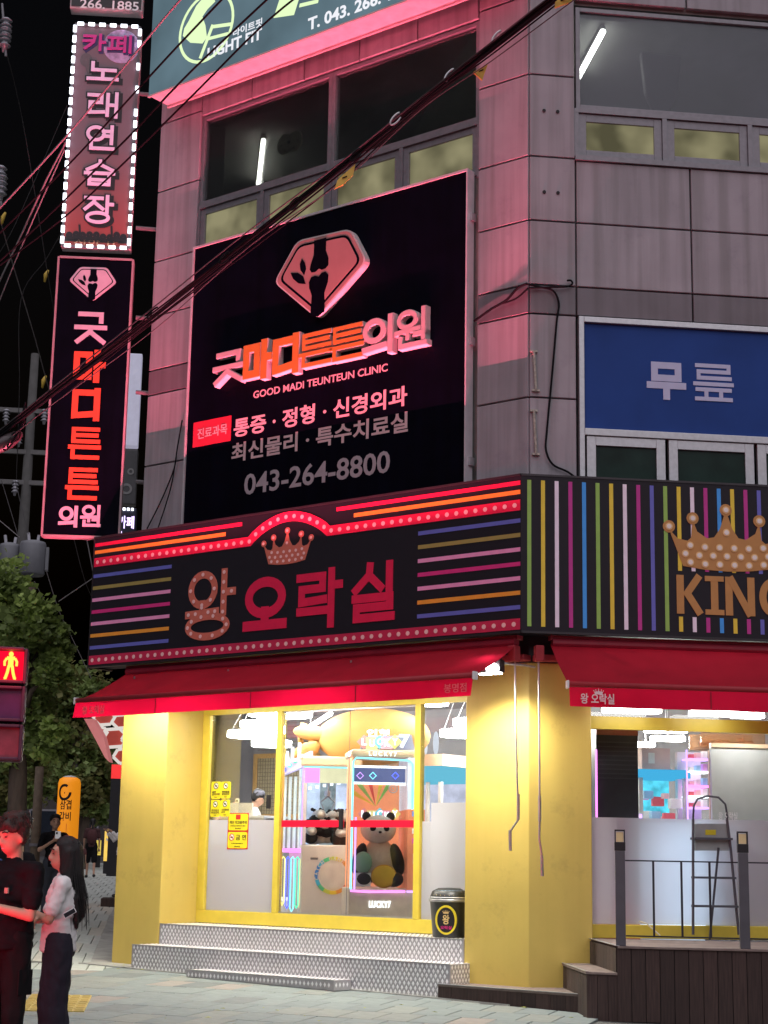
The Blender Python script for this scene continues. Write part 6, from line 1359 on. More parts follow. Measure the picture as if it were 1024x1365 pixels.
# ------------------------------------------------------------------ pedestrian signal
sg = pd(8, 940, 13.0)
FS = Matrix.Translation((sg.x, sg.y, 0)) @ Matrix.Rotation(R(4), 4, 'Z')
def ps(x, y):
    d = ray(x, y); nrm = FS.to_3x3() @ Vector((0,1,0)); t = (Vector((sg.x,sg.y,0))-CAM).dot(nrm)/d.dot(nrm); q = FS.inverted() @ (CAM + d*t); return q.x, q.z
xr_, zt_s = ps(39, 863); _, zb_s = ps(34, 1016); xl_ = xr_-0.375
ts = T('pedestrian_signal', 'three part pedestrian signal showing a lit red standing figure', 'traffic signal', FS, (xl_-0.35, 0.1, gz(sg.x-0.4, sg.y)))
M_SIG = mat('signal_housing', (0.06,0.02,0.05), 0.5, var=0.1)
hz_ = (zt_s-zb_s)/3
for i in range(3):
    z1_ = zt_s-hz_*i; z0_ = z1_-hz_; x0_, x1_ = xl_, xr_
    h = ts.add('signal_head', MB().box(x0_, x1_, 0.03, 0.2, z0_+0.004, z1_-0.004), M_SIG, bevel=0.02)
    fr4 = MB(); e = 0.035
    fr4.box(x0_+0.008, x0_+e, -0.02, 0.029, z0_+0.012, z1_-0.012).box(x1_-e, x1_-0.008, -0.02, 0.029, z0_+0.012, z1_-0.012).box(x0_+e, x1_-e, -0.02, 0.029, z0_+0.012, z0_+e).box(x0_+e, x1_-e, -0.10 if i == 0 else -0.04, 0.029, z1_-e, z1_-0.012)
    ts.add('visor', fr4, M_SIG, parent=h, bevel=0.006)
    lm_ = [glow('signal_red', (1.0,0.004,0.03), 1.15), mat('lens_violet', (0.08,0.02,0.10), 0.3, var=0.2), mat('lens_rose', (0.28,0.05,0.08), 0.35, var=0.2, scale=14)][i]
    ts.add('lens', MB().box(x0_+e, x1_-e, 0.012, 0.028, z0_+e, z1_-e), lm_, parent=h)
    if i == 0:
        cx_, cz_ = (x0_+x1_)/2+0.0, (z0_+z1_)/2; cx_ = ps(14, 890)[0]; k = hz_/0.29
        fg = MB(); W = lambda dx, dz: (cx_+dx*k, cz_+dz*k)
        fg.ring(*W(0,0.088), 0.018*k, 0.02*k, 0.0175*k, 0.002, 0.011, n=12)
        fg.stroke([W(-0.030,0.058), W(0.030,0.058)], 0.026*k, 0.0030, 0.011).stroke([W(0,0.062), W(0,-0.01)], 0.040*k, 0.0025, 0.011)
        for s_ in (-1,1): fg.stroke([W(s_*0.03,0.058), W(s_*0.046,0.03), W(s_*0.044,-0.002)], 0.018*k, 0.0018, 0.011).stroke([W(s_*0.012,0.0), W(s_*0.022,-0.055), W(s_*0.034,-0.095)], 0.022*k, 0.0012, 0.011).stroke([W(s_*0.026,-0.095), W(s_*0.046,-0.098)], 0.015*k, 0.0006, 0.011)
        ts.add('standing_figure', fg, glow('figure_amber', (1.0,0.45,0.06), 2.2), parent=h)
ts.add('pole', MB().cyl((xl_-0.40, 0.1, gz(sg.x-0.5, sg.y)-0.05), (xl_-0.40, 0.1, 5.2), 0.06, n=14), mat('pole_grey', (0.3,0.3,0.31), 0.5, 0.4), smooth=True)
ts.add('mounting_arm', MB().box(xl_-0.40, xl_, 0.08, 0.12, zt_s-0.2, zt_s-0.15).box(xl_-0.40, xl_, 0.08, 0.12, zb_s+0.15, zb_s+0.2), M_ALUD)
bpy.context.view_layer.update()
lamp('POINT', 'signal_glow', FS @ Vector((ps(14,890)[0], -0.22, zt_s-hz_*0.5)), None, 5, (1.0,0.01,0.03), ts.o, shadow_soft_size=0.1)
# ------------------------------------------------------------------ trees
def leafy(name, label, base, trunk_h, crown_pts, n, leaf, cols, seed, trunk_r=0.16, group='street trees'):
    rnd = random.Random(seed); bx0 = Vector(base)
    t = T(name, label, 'tree', FW, base, group=group)
    tk = MB(); pts = [bx0 + Vector((0,0,-0.1)), bx0 + Vector((0.03,0,trunk_h*0.5)), bx0 + Vector((-0.04,0.02,trunk_h)), bx0 + Vector((0.05,0,trunk_h*1.5))]
    tk.tube(pts, [trunk_r*1.15, trunk_r*0.9, trunk_r*0.75, trunk_r*0.35], 10)
    for (c, r) in crown_pts:
        c = bx0 + Vector(c); s0 = bx0 + Vector((0,0,trunk_h*rnd.uniform(0.75,1.3))); mid = s0.lerp(c, 0.5) + Vector((rnd.uniform(-.1,.1),rnd.uniform(-.1,.1),0.1))
        tk.tube([s0, mid, c], [trunk_r*0.4, trunk_r*0.25, trunk_r*0.08], 6)
    t.add('trunk', tk, mat('bark', (0.09,0.065,0.05), 0.95, var=0.35, scale=12, bump=0.6, bscale=25, stretch=(1,1,0.25)), smooth=True)
    per = n // len(crown_pts)
    for ci_, cm_ in enumerate(cols):
        mb = MB(); vs = []; fs = []
        for (c, r) in crown_pts:
            c = bx0 + Vector(c)
            # clumps inside each lobe
            clumps = [c + Vector((rnd.gauss(0,1),rnd.gauss(0,1),rnd.gauss(0,0.8))).normalized()*(r*rnd.uniform(0.35,1.0)) for _ in range(16)]
            for _ in range(per // len(cols)):
                q = rnd.choice(clumps) + Vector((rnd.gauss(0,1),rnd.gauss(0,1),rnd.gauss(0,1)))*(r*0.17)
                a = Vector((rnd.uniform(-1,1),rnd.uniform(-1,1),rnd.uniform(-.5,.5))).normalized(); nn = Vector((rnd.uniform(-1,1),rnd.uniform(-1,1),rnd.uniform(-.3,1.2))).normalized()
                b = a.cross(nn); b = b.normalized() if b.length > 1e-3 else Vector((0,1,0))
                L = leaf*rnd.uniform(0.6,1.25); k = len(vs)
                vs += [q, q+a*L*0.5+b*L*0.38, q+a*L, q+a*L*0.5-b*L*0.38]; fs.append((k,k+1,k+2,k+3))
        mb._a(vs, fs); t.add('crown', mb, cm_)
    return t
LF1 = mat('leaf_fresh', (0.36,0.48,0.13), 0.6, var=0.3, scale=3, trans=0.35); LF2 = mat('leaf_mid', (0.19,0.26,0.075), 0.6, var=0.3, scale=3, trans=0.3); LF3 = mat('leaf_olive', (0.16,0.16,0.045), 0.65, var=0.3, scale=2, trans=0.25)
def at_ground(px, dist):
    p = pd(px, 1150, dist); return Vector((p.x, p.y, gz(p.x, p.y)))
def lobes(base, dist, pl_):  # lobes given by photo position and radius in photo pixels
    out = []
    for (x, y, r, dz) in pl_:
        p = pd(x, y, dist+dz); out.append((tuple(p-Vector(base)), r*dist/2266))
    return out
b = at_ground(16, 27)
leafy('street_tree', 'leafy street tree with fresh green foliage behind the pedestrian signal', b, 3.6, lobes(b, 27, [(-45,790,60,0),(5,780,42,.3),(30,830,40,-.4),(60,850,30,0),(20,880,45,.3),(66,895,24,-.3),(-20,900,60,0),(40,950,30,.2),(62,985,26,-.2),(10,960,40,.5),(22,1000,26,0),(78,868,14,0)]), 17000, 0.13, (LF1, LF2), 21, 0.17)
b = at_ground(109, 56)
leafy('street_tree', 'darker olive street tree with slim trunk behind the orange balloon', b, 4.2, lobes(b, 56, [(60,985,40,0),(95,960,42,1),(120,1000,40,0),(90,1040,30,-1),(130,1050,28,1),(65,1040,28,0),(110,915,36,0),(75,915,34,1),(140,1000,26,2),(120,1075,20,0)]), 14000, 0.23, (LF3, LF2), 33, 0.18)
b = at_ground(150, 60)
leafy('street_tree', 'distant dark tree at the end of the street beside the yellow column', b, 4.0, lobes(b, 60, [(140,1030,26,0),(150,1060,24,0),(135,1075,22,1),(150,1000,22,0),(158,1085,18,0)]), 5000, 0.22, (LF2,), 35, 0.2)
b = at_ground(-22, 42)
leafy('street_tree', 'dark tree rising behind the people at the left edge', b, 4.0, lobes(b, 42, [(-30,1000,50,0),(10,1030,34,0),(40,1010,28,1),(0,1060,30,0),(30,1060,22,0),(-20,940,50,0)]), 7000, 0.19, (LF3, LF2), 37, 0.2)
# ------------------------------------------------------------------ utility pole with transformers
M_CPOLE = mat('pole_concrete', (0.07,0.068,0.066), 0.9, var=0.15, scale=5)
b = at_ground(40, 44)
up = T('utility_pole', 'grey concrete utility pole with crossarms and transformers behind the tree', 'utility pole', FW, b)
def w44(x, y, dz=0): return pd(x, y, 44+dz)
ptop = w44(47, 472); up.add('pole', MB().cyl((ptop.x-0.05, ptop.y, b.z), ptop, 0.20, 0.11, n=14), M_CPOLE, smooth=True)
for py_ in (545, 600, 641):
    a_, c_ = w44(-20, py_, -0.2), w44(78, py_, -0.2); up.add('crossarm', MB().box(a_.x, c_.x, a_.y-0.05, a_.y+0.05, a_.z-0.06, a_.z+0.06), mat('arm_steel', (0.13,0.125,0.125), 0.6, 0.2))
ins = mat('insulator', (0.45,0.45,0.50), 0.25)
def insulator(t, x, y, d):
    p = pd(x, y, d); mb = MB(); r = 0.10
    mb.lathe([(0.03,0.3)] + [(rr_, 0.3-0.09*i-dz) for i in range(4) for rr_, dz in ((0.05,0.0),(r,0.045),(0.05,0.05))] + [(0.03,-0.12)], (p.x,p.y,p.z), 12); t.add('insulator', mb, ins, smooth=True)
for x_, y_ in ((8,560),(59,560),(25,590),(20,655)): insulator(up, x_, y_, 43.8)
for (x_, y_, w_) in ((43, 745, 36), (12, 748, 28)):
    a_ = w44(x_, y_, -0.6); r_ = w_/2/51.5; h_ = 46/51.5
    t_ = up.add('transformer', MB().lathe([(r_*0.9,-h_/2),(r_,-h_/2+0.05),(r_,h_/2-0.08),(r_*0.92,h_/2),(r_*0.5,h_/2+0.04)], tuple(a_), 20), mat('transformer_grey', (0.16,0.165,0.185), 0.5, var=0.06), smooth=True)
    up.add('bushing', MB().cyl((a_.x-0.1,a_.y,a_.z+h_/2),(a_.x-0.14,a_.y,a_.z+h_/2+0.25),0.04).cyl((a_.x+0.12,a_.y,a_.z+h_/2),(a_.x+0.14,a_.y,a_.z+h_/2+0.2),0.04), ins, parent=t_)
    up.add('cooling_fin', MB().box(a_.x+r_, a_.x+r_+0.08, a_.y-0.1, a_.y+0.1, a_.z-h_*0.35, a_.z+h_*0.35), _mc['transformer_grey'], parent=t_)
ip = T('insulator_string', 'string of white insulators hanging at the upper left edge', 'insulator', FW, tuple(pd(6, 72, 24))); insulator(ip, 6, 60, 24); insulator(ip, 7, 48, 24); ip.add('rod', MB().cyl(pd(8,75,24), pd(3,5,24), 0.02), M_ALUD)
ip = T('insulator_string', 'string of white insulators at the left edge below the first one', 'insulator', FW, tuple(pd(1, 275, 24))); insulator(ip, 1, 258, 24); insulator(ip, 0, 246, 24); ip.add('rod', MB().cyl(pd(2,276,24), pd(-3,225,24), 0.02), M_ALUD)
# ------------------------------------------------------------------ overhead wires
M_WBK = mat('wire_black', (0.010,0.009,0.011), 0.9, spec=0.1); M_WGR = mat('wire_grey', (0.09,0.085,0.09), 0.8, spec=0.1); M_WPL = mat('wire_pale', (0.26,0.24,0.25), 0.8, spec=0.1); M_TAG = mat('tag_yellow', (0.62,0.42,0.06), 0.6, var=0.1)
def curve_px(pts, d0, d1, sub=6):
    P = []; n = len(pts)
    for i, (x, y) in enumerate(pts): P.append(pd(x, y, d0+(d1-d0)*i/(n-1)))
    out = []
    for i in range(n-1):
        p0, p1, p2, p3 = P[max(0,i-1)], P[i], P[i+1], P[min(n-1,i+2)]
        for k in range(sub):
            t = k/sub; out.append(0.5*((2*p1)+(p2-p0)*t+(2*p0-5*p1+4*p2-p3)*t*t+(3*p1-p0-3*p2+p3)*t**3))
    return out + [P[-1]]
wires = [
 ([(330,-90),(240,0),(90,180),(-20,298)], 17, 21.5, 0.016, M_WPL, 'pale overhead wire passing left of the karaoke sign'),
 ([(420,-130),(260,37),(182,121),(92,219),(-20,330)], 15, 21, 0.014, M_WBK, 'black overhead wire crossing the lit gym logo ring'),
 ([(420,-60),(260,90),(169,185),(60,292),(-20,366)], 15, 21, 0.014, M_WBK, 'black overhead wire crossing the LIGHT FIT lettering'),
 ([(470,-60),(360,25),(260,124),(150,232),(79,295),(-20,368)], 15, 21, 0.014, M_WBK, 'black overhead wire crossing just right of the LIGHT FIT lettering'),
 ([(6,60),(30,160),(63,360),(76,440),(90,530)], 24, 30, 0.010, M_WGR, 'thin wire dropping from the upper insulator'),
 ([(88,190),(62,240),(30,310),(-10,395)], 22, 24, 0.015, M_WPL, 'pale drop wire from the karaoke sign to the left edge'),
 ([(86,200),(58,262),(22,345),(-8,420)], 22.3, 24, 0.011, M_WPL, 'second pale drop wire below the karaoke sign lights'),
 ([(0,292),(18,355),(45,445),(60,500),(73,545)], 27, 33, 0.012, M_WPL, 'pale drop wire carrying the lower yellow marker'),
 ([(88,300),(62,345),(28,400),(26,520),(22,640)], 26, 30, 0.009, M_WGR, 'thin looping wire left of the clinic blade sign'),
 ([(90,140),(20,300),(-10,350)], 27, 29, 0.008, M_WGR, 'faint wire crossing behind the pale drop wires'),
 ([(98,716),(112,770),(122,795)], 33, 34, 0.010, M_WGR, 'thin dark wire below the clinic blade sign'),
 ([(116,720),(121,745),(125,768)], 30, 30, 0.012, M_WPL, 'short pale wire between blade sign and fascia'),
 ([(125,770),(78,802)], 27, 27, 0.009, M_WPL, 'thin wire running down left from the fascia edge'),
 ([(61,758),(78,812),(96,850),(122,905)], 38, 40, 0.011, M_WPL, 'pale guy wire beside the transformer'),
 ([(46,775),(70,824),(90,880)], 38, 40, 0.010, M_WPL, 'second guy wire below the transformer'),
 ([(-5,690),(26,716)], 40, 40, 0.012, M_WPL, 'pale wire entering the transformer from the left'),
 ([(2,640),(26,720)], 40, 40, 0.012, M_WGR, 'grey wire falling to the transformer top'),
 ([(20,640),(38,712)], 40, 40, 0.012, M_WGR, 'second grey wire falling to the transformer top'),
]
for pts, d0, d1, r_, m_, lab in wires:
    P = curve_px(pts, d0, d1); single('overhead_wire', MB().tube([p-Vector((0,0,0)) for p in P], r_*0.85, 6), m_, lab, 'wire', FW, tuple(P[-1]), group='overhead wires')
# yellow marker sleeves on wires
for (x, y, d_, lab) in ((62, 368, 28, 'yellow marker sleeve on the wire by the karaoke sign foot'), (59, 509, 32, 'yellow marker sleeve on the wire left of the clinic blade sign'), (5, 291, 24, 'ochre marker sleeve hanging at the left edge')):
    p = pd(x, y, d_); k = d_/2266; single('wire_marker', MB().tube([p+Vector((2*k,0,9*k)), p+Vector((-1*k,0,2*k)), p+Vector((-2*k,0,-9*k))], [1.6*k,3.2*k,1.4*k], 8), M_TAG, lab, 'wire marker', FW, tuple(p), group='yellow wire markers', smooth=True)
# the thick bundle crossing the facade
cbn = T('cable_bundle', 'thick bundle of black cables with clips crossing the whole facade diagonally', 'cable bundle', FW, tuple(pd(200, 428, 19)))
main = [(-40,612),(60,533),(200,426),(330,322),(450,229),(560,137),(650,68),(790,-42)]
rnd = random.Random(9)
offs = [(0,0,0.026),(-3,-4,0.014),(3,4,0.013),(-5,-9,0.010),(5,9,0.010),(1,-6,0.012),(-2,5,0.012),(7,14,0.007)]
for k, (ox, oy, r_) in enumerate(offs):
    pts = []
    for i, (x, y) in enumerate(main):
        j = rnd.uniform(0.35, 1.25); pts.append((x+ox*j, y+oy*j))
    cbn.add('cable', MB().tube(curve_px(pts, 20.5-0.02*k, 14-0.02*k, 8), r_*0.8, 7), M_WBK if k not in (3, 7) else M_WGR, smooth=True)
for (x, y, d_) in ((662,52,14.9),(599,103,15.5),(527,161,16.0),(474,209,16.4),(392,274,17.0),(300,346,17.8),(205,420,18.6)):
    p = pd(x, y, d_); k = d_/2266; ang0 = 0.65
    pts = [p + Vector((7*k*math.cos(R(a_))*math.cos(ang0)+13*k*math.sin(R(a_))*math.sin(ang0)*0.8, -0.05, 13*k*math.sin(R(a_))*math.cos(ang0))) for a_ in range(100, 400, 25)]
    cbn.add('cable_clip', MB().tube(pts, 0.010, 6), M_ALU if x > 500 else M_WBK, smooth=True)
for pts, d_ in (([(446,252),(450,240),(474,218),(471,233),(458,246)], 16.4), ([(631,96),(651,84),(643,107)], 15.0), ([(740,10),(741,-4),(764,-10),(763,2)], 14.2)):
    P = [pd(x, y, d_) for x, y in pts]; n = len(P); mb = MB(); mb._a([p for p in P] + [p+Vector((0,0.02,0)) for p in P], [tuple(range(n)), tuple(range(2*n-1,n-1,-1))] + [(i,n+i,n+(i+1)%n,(i+1)%n) for i in range(n)])
    tg = cbn.add('warning_tag', mb, M_TAG)
    c_ = sum(P, Vector())/n; k = d_/2266; cbn.add('tag_print', MB()._a([c_+Vector((-4*k,-0.01,-1.5*k)), c_+Vector((3*k,-0.01,2*k)), c_+Vector((3*k,-0.01,4*k)), c_+Vector((-4*k,-0.01,0.5*k))], [(0,1,2,3)]), M_WBK, parent=tg)
p = pd(8, 590, 20); cbn.add('splice_closure', MB().ell(p, (0.24,0.12,0.09), 14, 8, Matrix.Rotation(R(-35),3,'Y')), mat('splice_dark', (0.05,0.03,0.035), 0.4), smooth=True)
for k in range(5):
    a_ = [(-8+6*k,575+3*k),(6+5*k,600-4*k),(20+2*k,585-6*k),(34,560-6*k)]; cbn.add('loose_tail', MB().tube(curve_px(a_, 20, 19.8), 0.010, 6), M_WBK, smooth=True)
# black cable sagging round the corner pilaster
dc = T('drop_cable', 'black cable looping over the corner pilaster down to the fascia', 'cable', FW, tuple(FR @ Vector((0.5, -0.05, 5.8))))
def curve_f(pts, f, fr, v, sub=5):
    P = [Vector((f(x,y,v)[0], -v, f(x,y,v)[1])) for x, y in pts]; out = []; n = len(P)
    for i in range(n-1):
        p0, p1, p2, p3 = P[max(0,i-1)], P[i], P[i+1], P[min(n-1,i+2)]
        for k in range(sub):
            t = k/sub; out.append(fr @ (0.5*((2*p1)+(p2-p0)*t+(2*p0-5*p1+4*p2-p3)*t*t+(3*p1-p0-3*p2+p3)*t**3)))
    return out + [fr @ P[-1]]
dc.add('cable', MB().tube(curve_f([(704,379),(722,383),(738,388),(745,405),(742,430),(736,500),(729,575),(728,600),(737,619),(757,629),(771,640)], pr, FR, 0.04), 0.013, 7), M_WBK, smooth=True)
dc.add('cable', MB().tube(curve_f([(632,428),(655,412),(675,400),(690,384),(703,378)], pl, FL, 0.05), 0.016, 7), M_WBK, smooth=True)
dc.add('cable', MB().tube(curve_f([(668,405),(688,398),(704,384)], pl, FL, 0.04), 0.012, 7), M_WBK, smooth=True)
dc.add('cable', MB().tube(curve_f([(705,384),(730,383),(756,382),(763,378),(761,374),(756,374)], pr, FR, 0.05), 0.012, 7), M_WBK, smooth=True)
d2 = T('drop_cable', 'thin black cable hanging on the left pilaster above the fascia', 'cable', FW, tuple(FL @ Vector((-6.2, -0.05, 5.8))))
d2.add('cable', MB().tube(curve_f([(243,560),(236,600),(232,625),(216,665),(196,705)], pl, FL, 0.04), 0.010, 6), M_WBK, smooth=True); d2.add('cable', MB().tube(curve_f([(236,600),(230,640),(222,670),(210,706)], pl, FL, 0.06), 0.009, 6), M_WBK, smooth=True)
# ------------------------------------------------------------------ orange inflatable column
b = at_ground(87, 33); r_ = 15*33/2266; zt2 = pd(87, 1036, 33).z
ib = T('inflatable_column', 'orange inflatable advertising column with black Korean lettering', 'inflatable sign', FW, b)
ib.add('body', MB().lathe([(r_*0.96,0),(r_,0.1),(r_,zt2-b.z-0.12),(r_*0.9,zt2-b.z-0.04),(r_*0.6,zt2-b.z),(0.02,zt2-b.z+0.01)], tuple(b), 28), mat('balloon_orange', (0.80,0.26,0.01), 0.5, var=0.05, scale=2, emit=(0.85,0.28,0.01), es=0.7), smooth=True)
ib.add('cap', MB().lathe([(r_*0.72,zt2-b.z-0.02),(r_*0.5,zt2-b.z+0.02),(0.02,zt2-b.z+0.035)], tuple(b), 20), M_WHITE, smooth=True)
def on_cyl(mb, f=1.01):
    out = MB(); vs = []
    for (x, y, z) in mb.v:
        a = (x)/r_; rr_ = r_*f - y
        vs.append((b.x+rr_*math.sin(a), b.y-rr_*math.cos(a), z))
    out.v = vs; out.f = mb.f; return out
zz = lambda py: pd(87, py, 33-r_).z
ib.add('lettering', on_cyl(MB().text('삼겹', -0.16, zz(1079), 0.07, zz(1066), 0, 0.006, 0.02).text('갈비', -0.17, zz(1094), 0.07, zz(1082), 0, 0.006, 0.02)), M_BLACK)
ib.add('logo', on_cyl(MB().ring(-0.08, zz(1056), 0.14, 0.16, 0.05, 0, 0.006, n=24, a0=60, a1=360).box(-0.08, 0.05, 0, 0.006, zz(1058), zz(1055.5))), M_BLACK)
ib.add('photo_print', on_cyl(MB().box(-0.16, 0.0, 0, 0.006, zz(1112), zz(1098))), mat('photo_red', (0.45,0.03,0.04), 0.5)); ib.add('photo_print', on_cyl(MB().box(-0.14, 0.04, 0, 0.006, zz(1135), zz(1115))), mat('photo_meat', (0.5,0.2,0.15), 0.5, var=0.5, scale=20))
# slim brown post in front of it
b2 = at_ground(46, 30); sp_ = T('wooden_post', 'slim brown post standing beside the woman taking a picture', 'post', FW, b2); tp_ = pd(53, 1022, 30); sp_.add('shaft', MB().cyl(b2, tp_, 0.10, 0.075, n=10), mat('post_brown', (0.16,0.12,0.085), 0.85, var=0.25, scale=10), smooth=True); sp_.add('band', MB().cyl(b2.lerp(tp_,0.45), b2.lerp(tp_,0.47), 0.105, n=10), M_ALUD)
# dark planter block by the column
b3 = pz(142, 1200, gz(-1.0, 33)); b3 = pd(143, 1196, 33); gzb = gz(b3.x, b3.y)
pk = T('kerb_planter', 'low dark timber planter box behind the yellow column', 'planter', FW, (b3.x, b3.y, gzb)); pk.add('box', MB().box(b3.x-0.12, b3.x+0.6, b3.y, b3.y+0.6, gzb-0.02, gzb+0.16), M_BOARD, bevel=0.01); pk.add('soil', MB().box(b3.x-0.09, b3.x+0.57, b3.y+0.03, b3.y+0.57, gzb+0.161, gzb+0.17), mat('soil', (0.08,0.07,0.06), 0.95))
# ------------------------------------------------------------------ neighbouring shop: honeycomb sign under a pink canopy
hs = T('honeycomb_sign', 'red honeycomb panel sign with white outlines behind the awning end', 'shop sign', FW, tuple(pd(150, 1010, 29)))
hm = mat('honeycomb_red', (0.55,0.08,0.06), 0.5, emit=(0.55,0.08,0.06), es=0.35); hwm = glow('honeycomb_line', (0.85,0.78,0.72), 0.85)
for (hx, hy, hr) in ((139,957,15),(152,984,19),(163,962,14),(166,1008,15),(135,976,9),(178,985,16)):
    c_ = pd(hx, hy, 29); k = 29/2266*hr; pts = [(c_.x+k*math.cos(R(60*i+8)), c_.z+0.72*k*math.sin(R(60*i+8))) for i in range(6)]
    o = hs.add('cell', MB().poly(pts, c_.y-0.03, c_.y+0.1), hm); lo = MB()
    for i in range(6): a_, c2 = pts[i], pts[(i+1)%6]; lo.tube([(a_[0], c_.y-0.05, a_[1]), (c2[0], c_.y-0.05, c2[1])], 0.028, 6)
    hs.add('outline', lo, hwm, parent=o)
pcn = [(112,958),(124,958),(138,982),(146,1016),(140,1010),(127,985)]
P = [pd(x, y, 27.5) for x, y in pcn]; mb = MB(); n = len(P); mb._a(P + [p+Vector((0.05,0.25,0)) for p in P], [tuple(range(n)), tuple(range(2*n-1,n-1,-1))] + [(i,n+i,n+(i+1)%n,(i+1)%n) for i in range(n)])
single('pink_pennant', mb, mat('pennant_pink', (0.80,0.30,0.28), 0.6, emit=(0.8,0.25,0.25), es=0.45), 'glowing pink pointed canopy edge hanging below the awning end', 'pennant', FW, tuple(P[3]))
# small lit signs far down the street
def far_sign(px0, py0, px1, py1, d_, col, es_, label, nm='street_sign'):
    a_ = pd(px0, py0, d_); c_ = pd(px1, py1, d_); t = T(nm, label, 'sign', FW, ((a_.x+c_.x)/2, a_.y, c_.z), group='lit signs down the street')
    t.add('panel', MB().box(a_.x, c_.x, a_.y, a_.y+0.15, c_.z, a_.z), mat('far_'+label[:14], col, 0.5, var=0.3, scale=5, emit=col, es=es_)); t.add('stand', MB().box(a_.x, c_.x, a_.y+0.02, a_.y+0.12, gz(a_.x,a_.y), c_.z), M_BLACK); return t, a_, c_
t, a_, c_ = far_sign(140, 1106, 152, 1148, 52, (0.85,0.55,0.10), 0.8, 'small bright yellow and pink banner stand far down the street')
t.add('lettering', MB().text('S', a_.x+0.05, a_.z-0.35, c_.x-0.05, a_.z-0.05, a_.y-0.01, 0.005, 0.03), SW)
far_sign(153, 1110, 166, 1150, 54, (0.15,0.35,0.5), 0.6, 'bluish shop poster beside the yellow banner')
far_sign(149, 1019, 170, 1038, 50, (0.8,0.03,0.03), 0.9, 'red glowing lamp sign high beside the yellow column')
far_sign(127, 1120, 134, 1140, 58, (0.8,0.6,0.1), 0.7, 'tiny yellow sign behind the walking person')
# dark buildings lining the street
def block(name, label, x0, x1, y0, y1, h, mt, win=None):
    zb_ = gz((x0+x1)/2, y0)-0.3; t = T(name, label, 'building', FW, ((x0+x1)/2, (y0+y1)/2, zb_), group='dark buildings down the street')
    t.add('wall', MB().box(x0, x1, y0, y1, zb_, zb_+h), mt)
    t.add('parapet', MB().box(x0-0.1, x1+0.1, y0-0.1, y1+0.1, zb_+h, zb_+h+0.3), M_CONC)
    return t
MW1 = mat('night_wall', (0.035,0.04,0.055), 0.85, var=0.2); MW2 = mat('night_wall_brown', (0.05,0.042,0.04), 0.85, var=0.2)
t = block('street_building', 'dark low shop building behind the people at the left edge', -16, -6.2, 58, 66, 4.2, MW1)
for i in range(5):
    x = -15+i*1.7; z0_ = gz(-10,58)+1.0; o = t.add('window', MB().box(x, x+1.2, 57.93, 57.99, z0_, z0_+1.5), M_ALUD); t.add('pane', MB().box(x+0.08, x+1.12, 57.91, 57.925, z0_+0.08, z0_+1.42), mat('night_pane', (0.02,0.025,0.035), 0.1), parent=o)
t = block('street_building', 'dark building closing the view at the end of the street', -8, 12, 92, 100, 5.0, MW2)
for i in range(8):
    x = -7.4+i*2.2; z0_ = gz(0,70)+1.0; o = t.add('window', MB().box(x, x+1.5, 91.93, 91.99, z0_, z0_+1.6), M_ALUD); t.add('pane', MB().box(x+0.1, x+1.4, 91.91, 91.925, z0_+0.1, z0_+1.5), _mc['night_pane'], parent=o)
t = block('neighbour_building', 'plain side of the neighbouring building beyond the arcade', 0.75, 8, 30.5, 40, 6.5, MW2)
# ------------------------------------------------------------------ people
from mathutils import noise
def cap(mb, p, q, r0, r1, n=10):
    p, q = Vector(p), Vector(q); mb.cyl(p, q, r0, r1, n); mb.ell(p, (r0*1.0,)*3, n, 7); mb.ell(q, (r1*1.0,)*3, n, 7); return mb
def blend(mb, vox, smooth=4, fac=0.5, fold=0.0, fs=(9,9,15)):
    me = bpy.data.meshes.new('tmp'); me.from_pydata([tuple(v) for v in mb.v], [], mb.f); me.update()
    ob = bpy.data.objects.new('tmp', me)
    md_ = ob.modifiers.new('r', 'REMESH'); md_.mode = 'VOXEL'; md_.voxel_size = vox
    sm_ = ob.modifiers.new('s', 'SMOOTH'); sm_.iterations = smooth; sm_.factor = fac
    m2 = evaluate(ob)
    out = MB(); out.v = [tuple(v.co) for v in m2.vertices]
    if fold:
        nv = []
        for v in m2.vertices:
            c = v.co; k = noise.noise(Vector((c.x*fs[0]+3, c.y*fs[1]-c.z*4, c.z*fs[2]))) + 0.5*noise.noise(Vector((c.x*fs[0]*2.3+c.z*6, c.y*fs[1]*2.3, c.z*fs[2]*2)))
            k = abs(k)*1.6-0.45
            nv.append(tuple(c + v.normal*(k*fold)))
        out.v = nv
    out.f = [tuple(p.vertices) for p in m2.polygons]
    bpy.data.objects.remove(ob); bpy.data.meshes.remove(me); bpy.data.meshes.remove(m2); return out
SKIN = mat('skin', (0.52,0.30,0.21), 0.55, var=0.06, scale=12); HAIRB = mat('hair_black', (0.012,0.010,0.010), 0.45, var=0.3, scale=6, bump=0.6, bscale=30, stretch=(14,14,1.5)); HAIRD = mat('hair_brown', (0.030,0.020,0.015), 0.45, var=0.3, scale=6, bump=0.6, bscale=40, stretch=(10,10,2))
EYE = mat('eye_dark', (0.02,0.015,0.015), 0.3); LIP = mat('lip', (0.42,0.14,0.12), 0.5); EYEW = mat('eye_white', (0.7,0.68,0.66), 0.4); PHONE = mat('phone_dark', (0.03,0.03,0.035), 0.2); PHONEW = mat('phone_white', (0.75,0.75,0.78), 0.3)
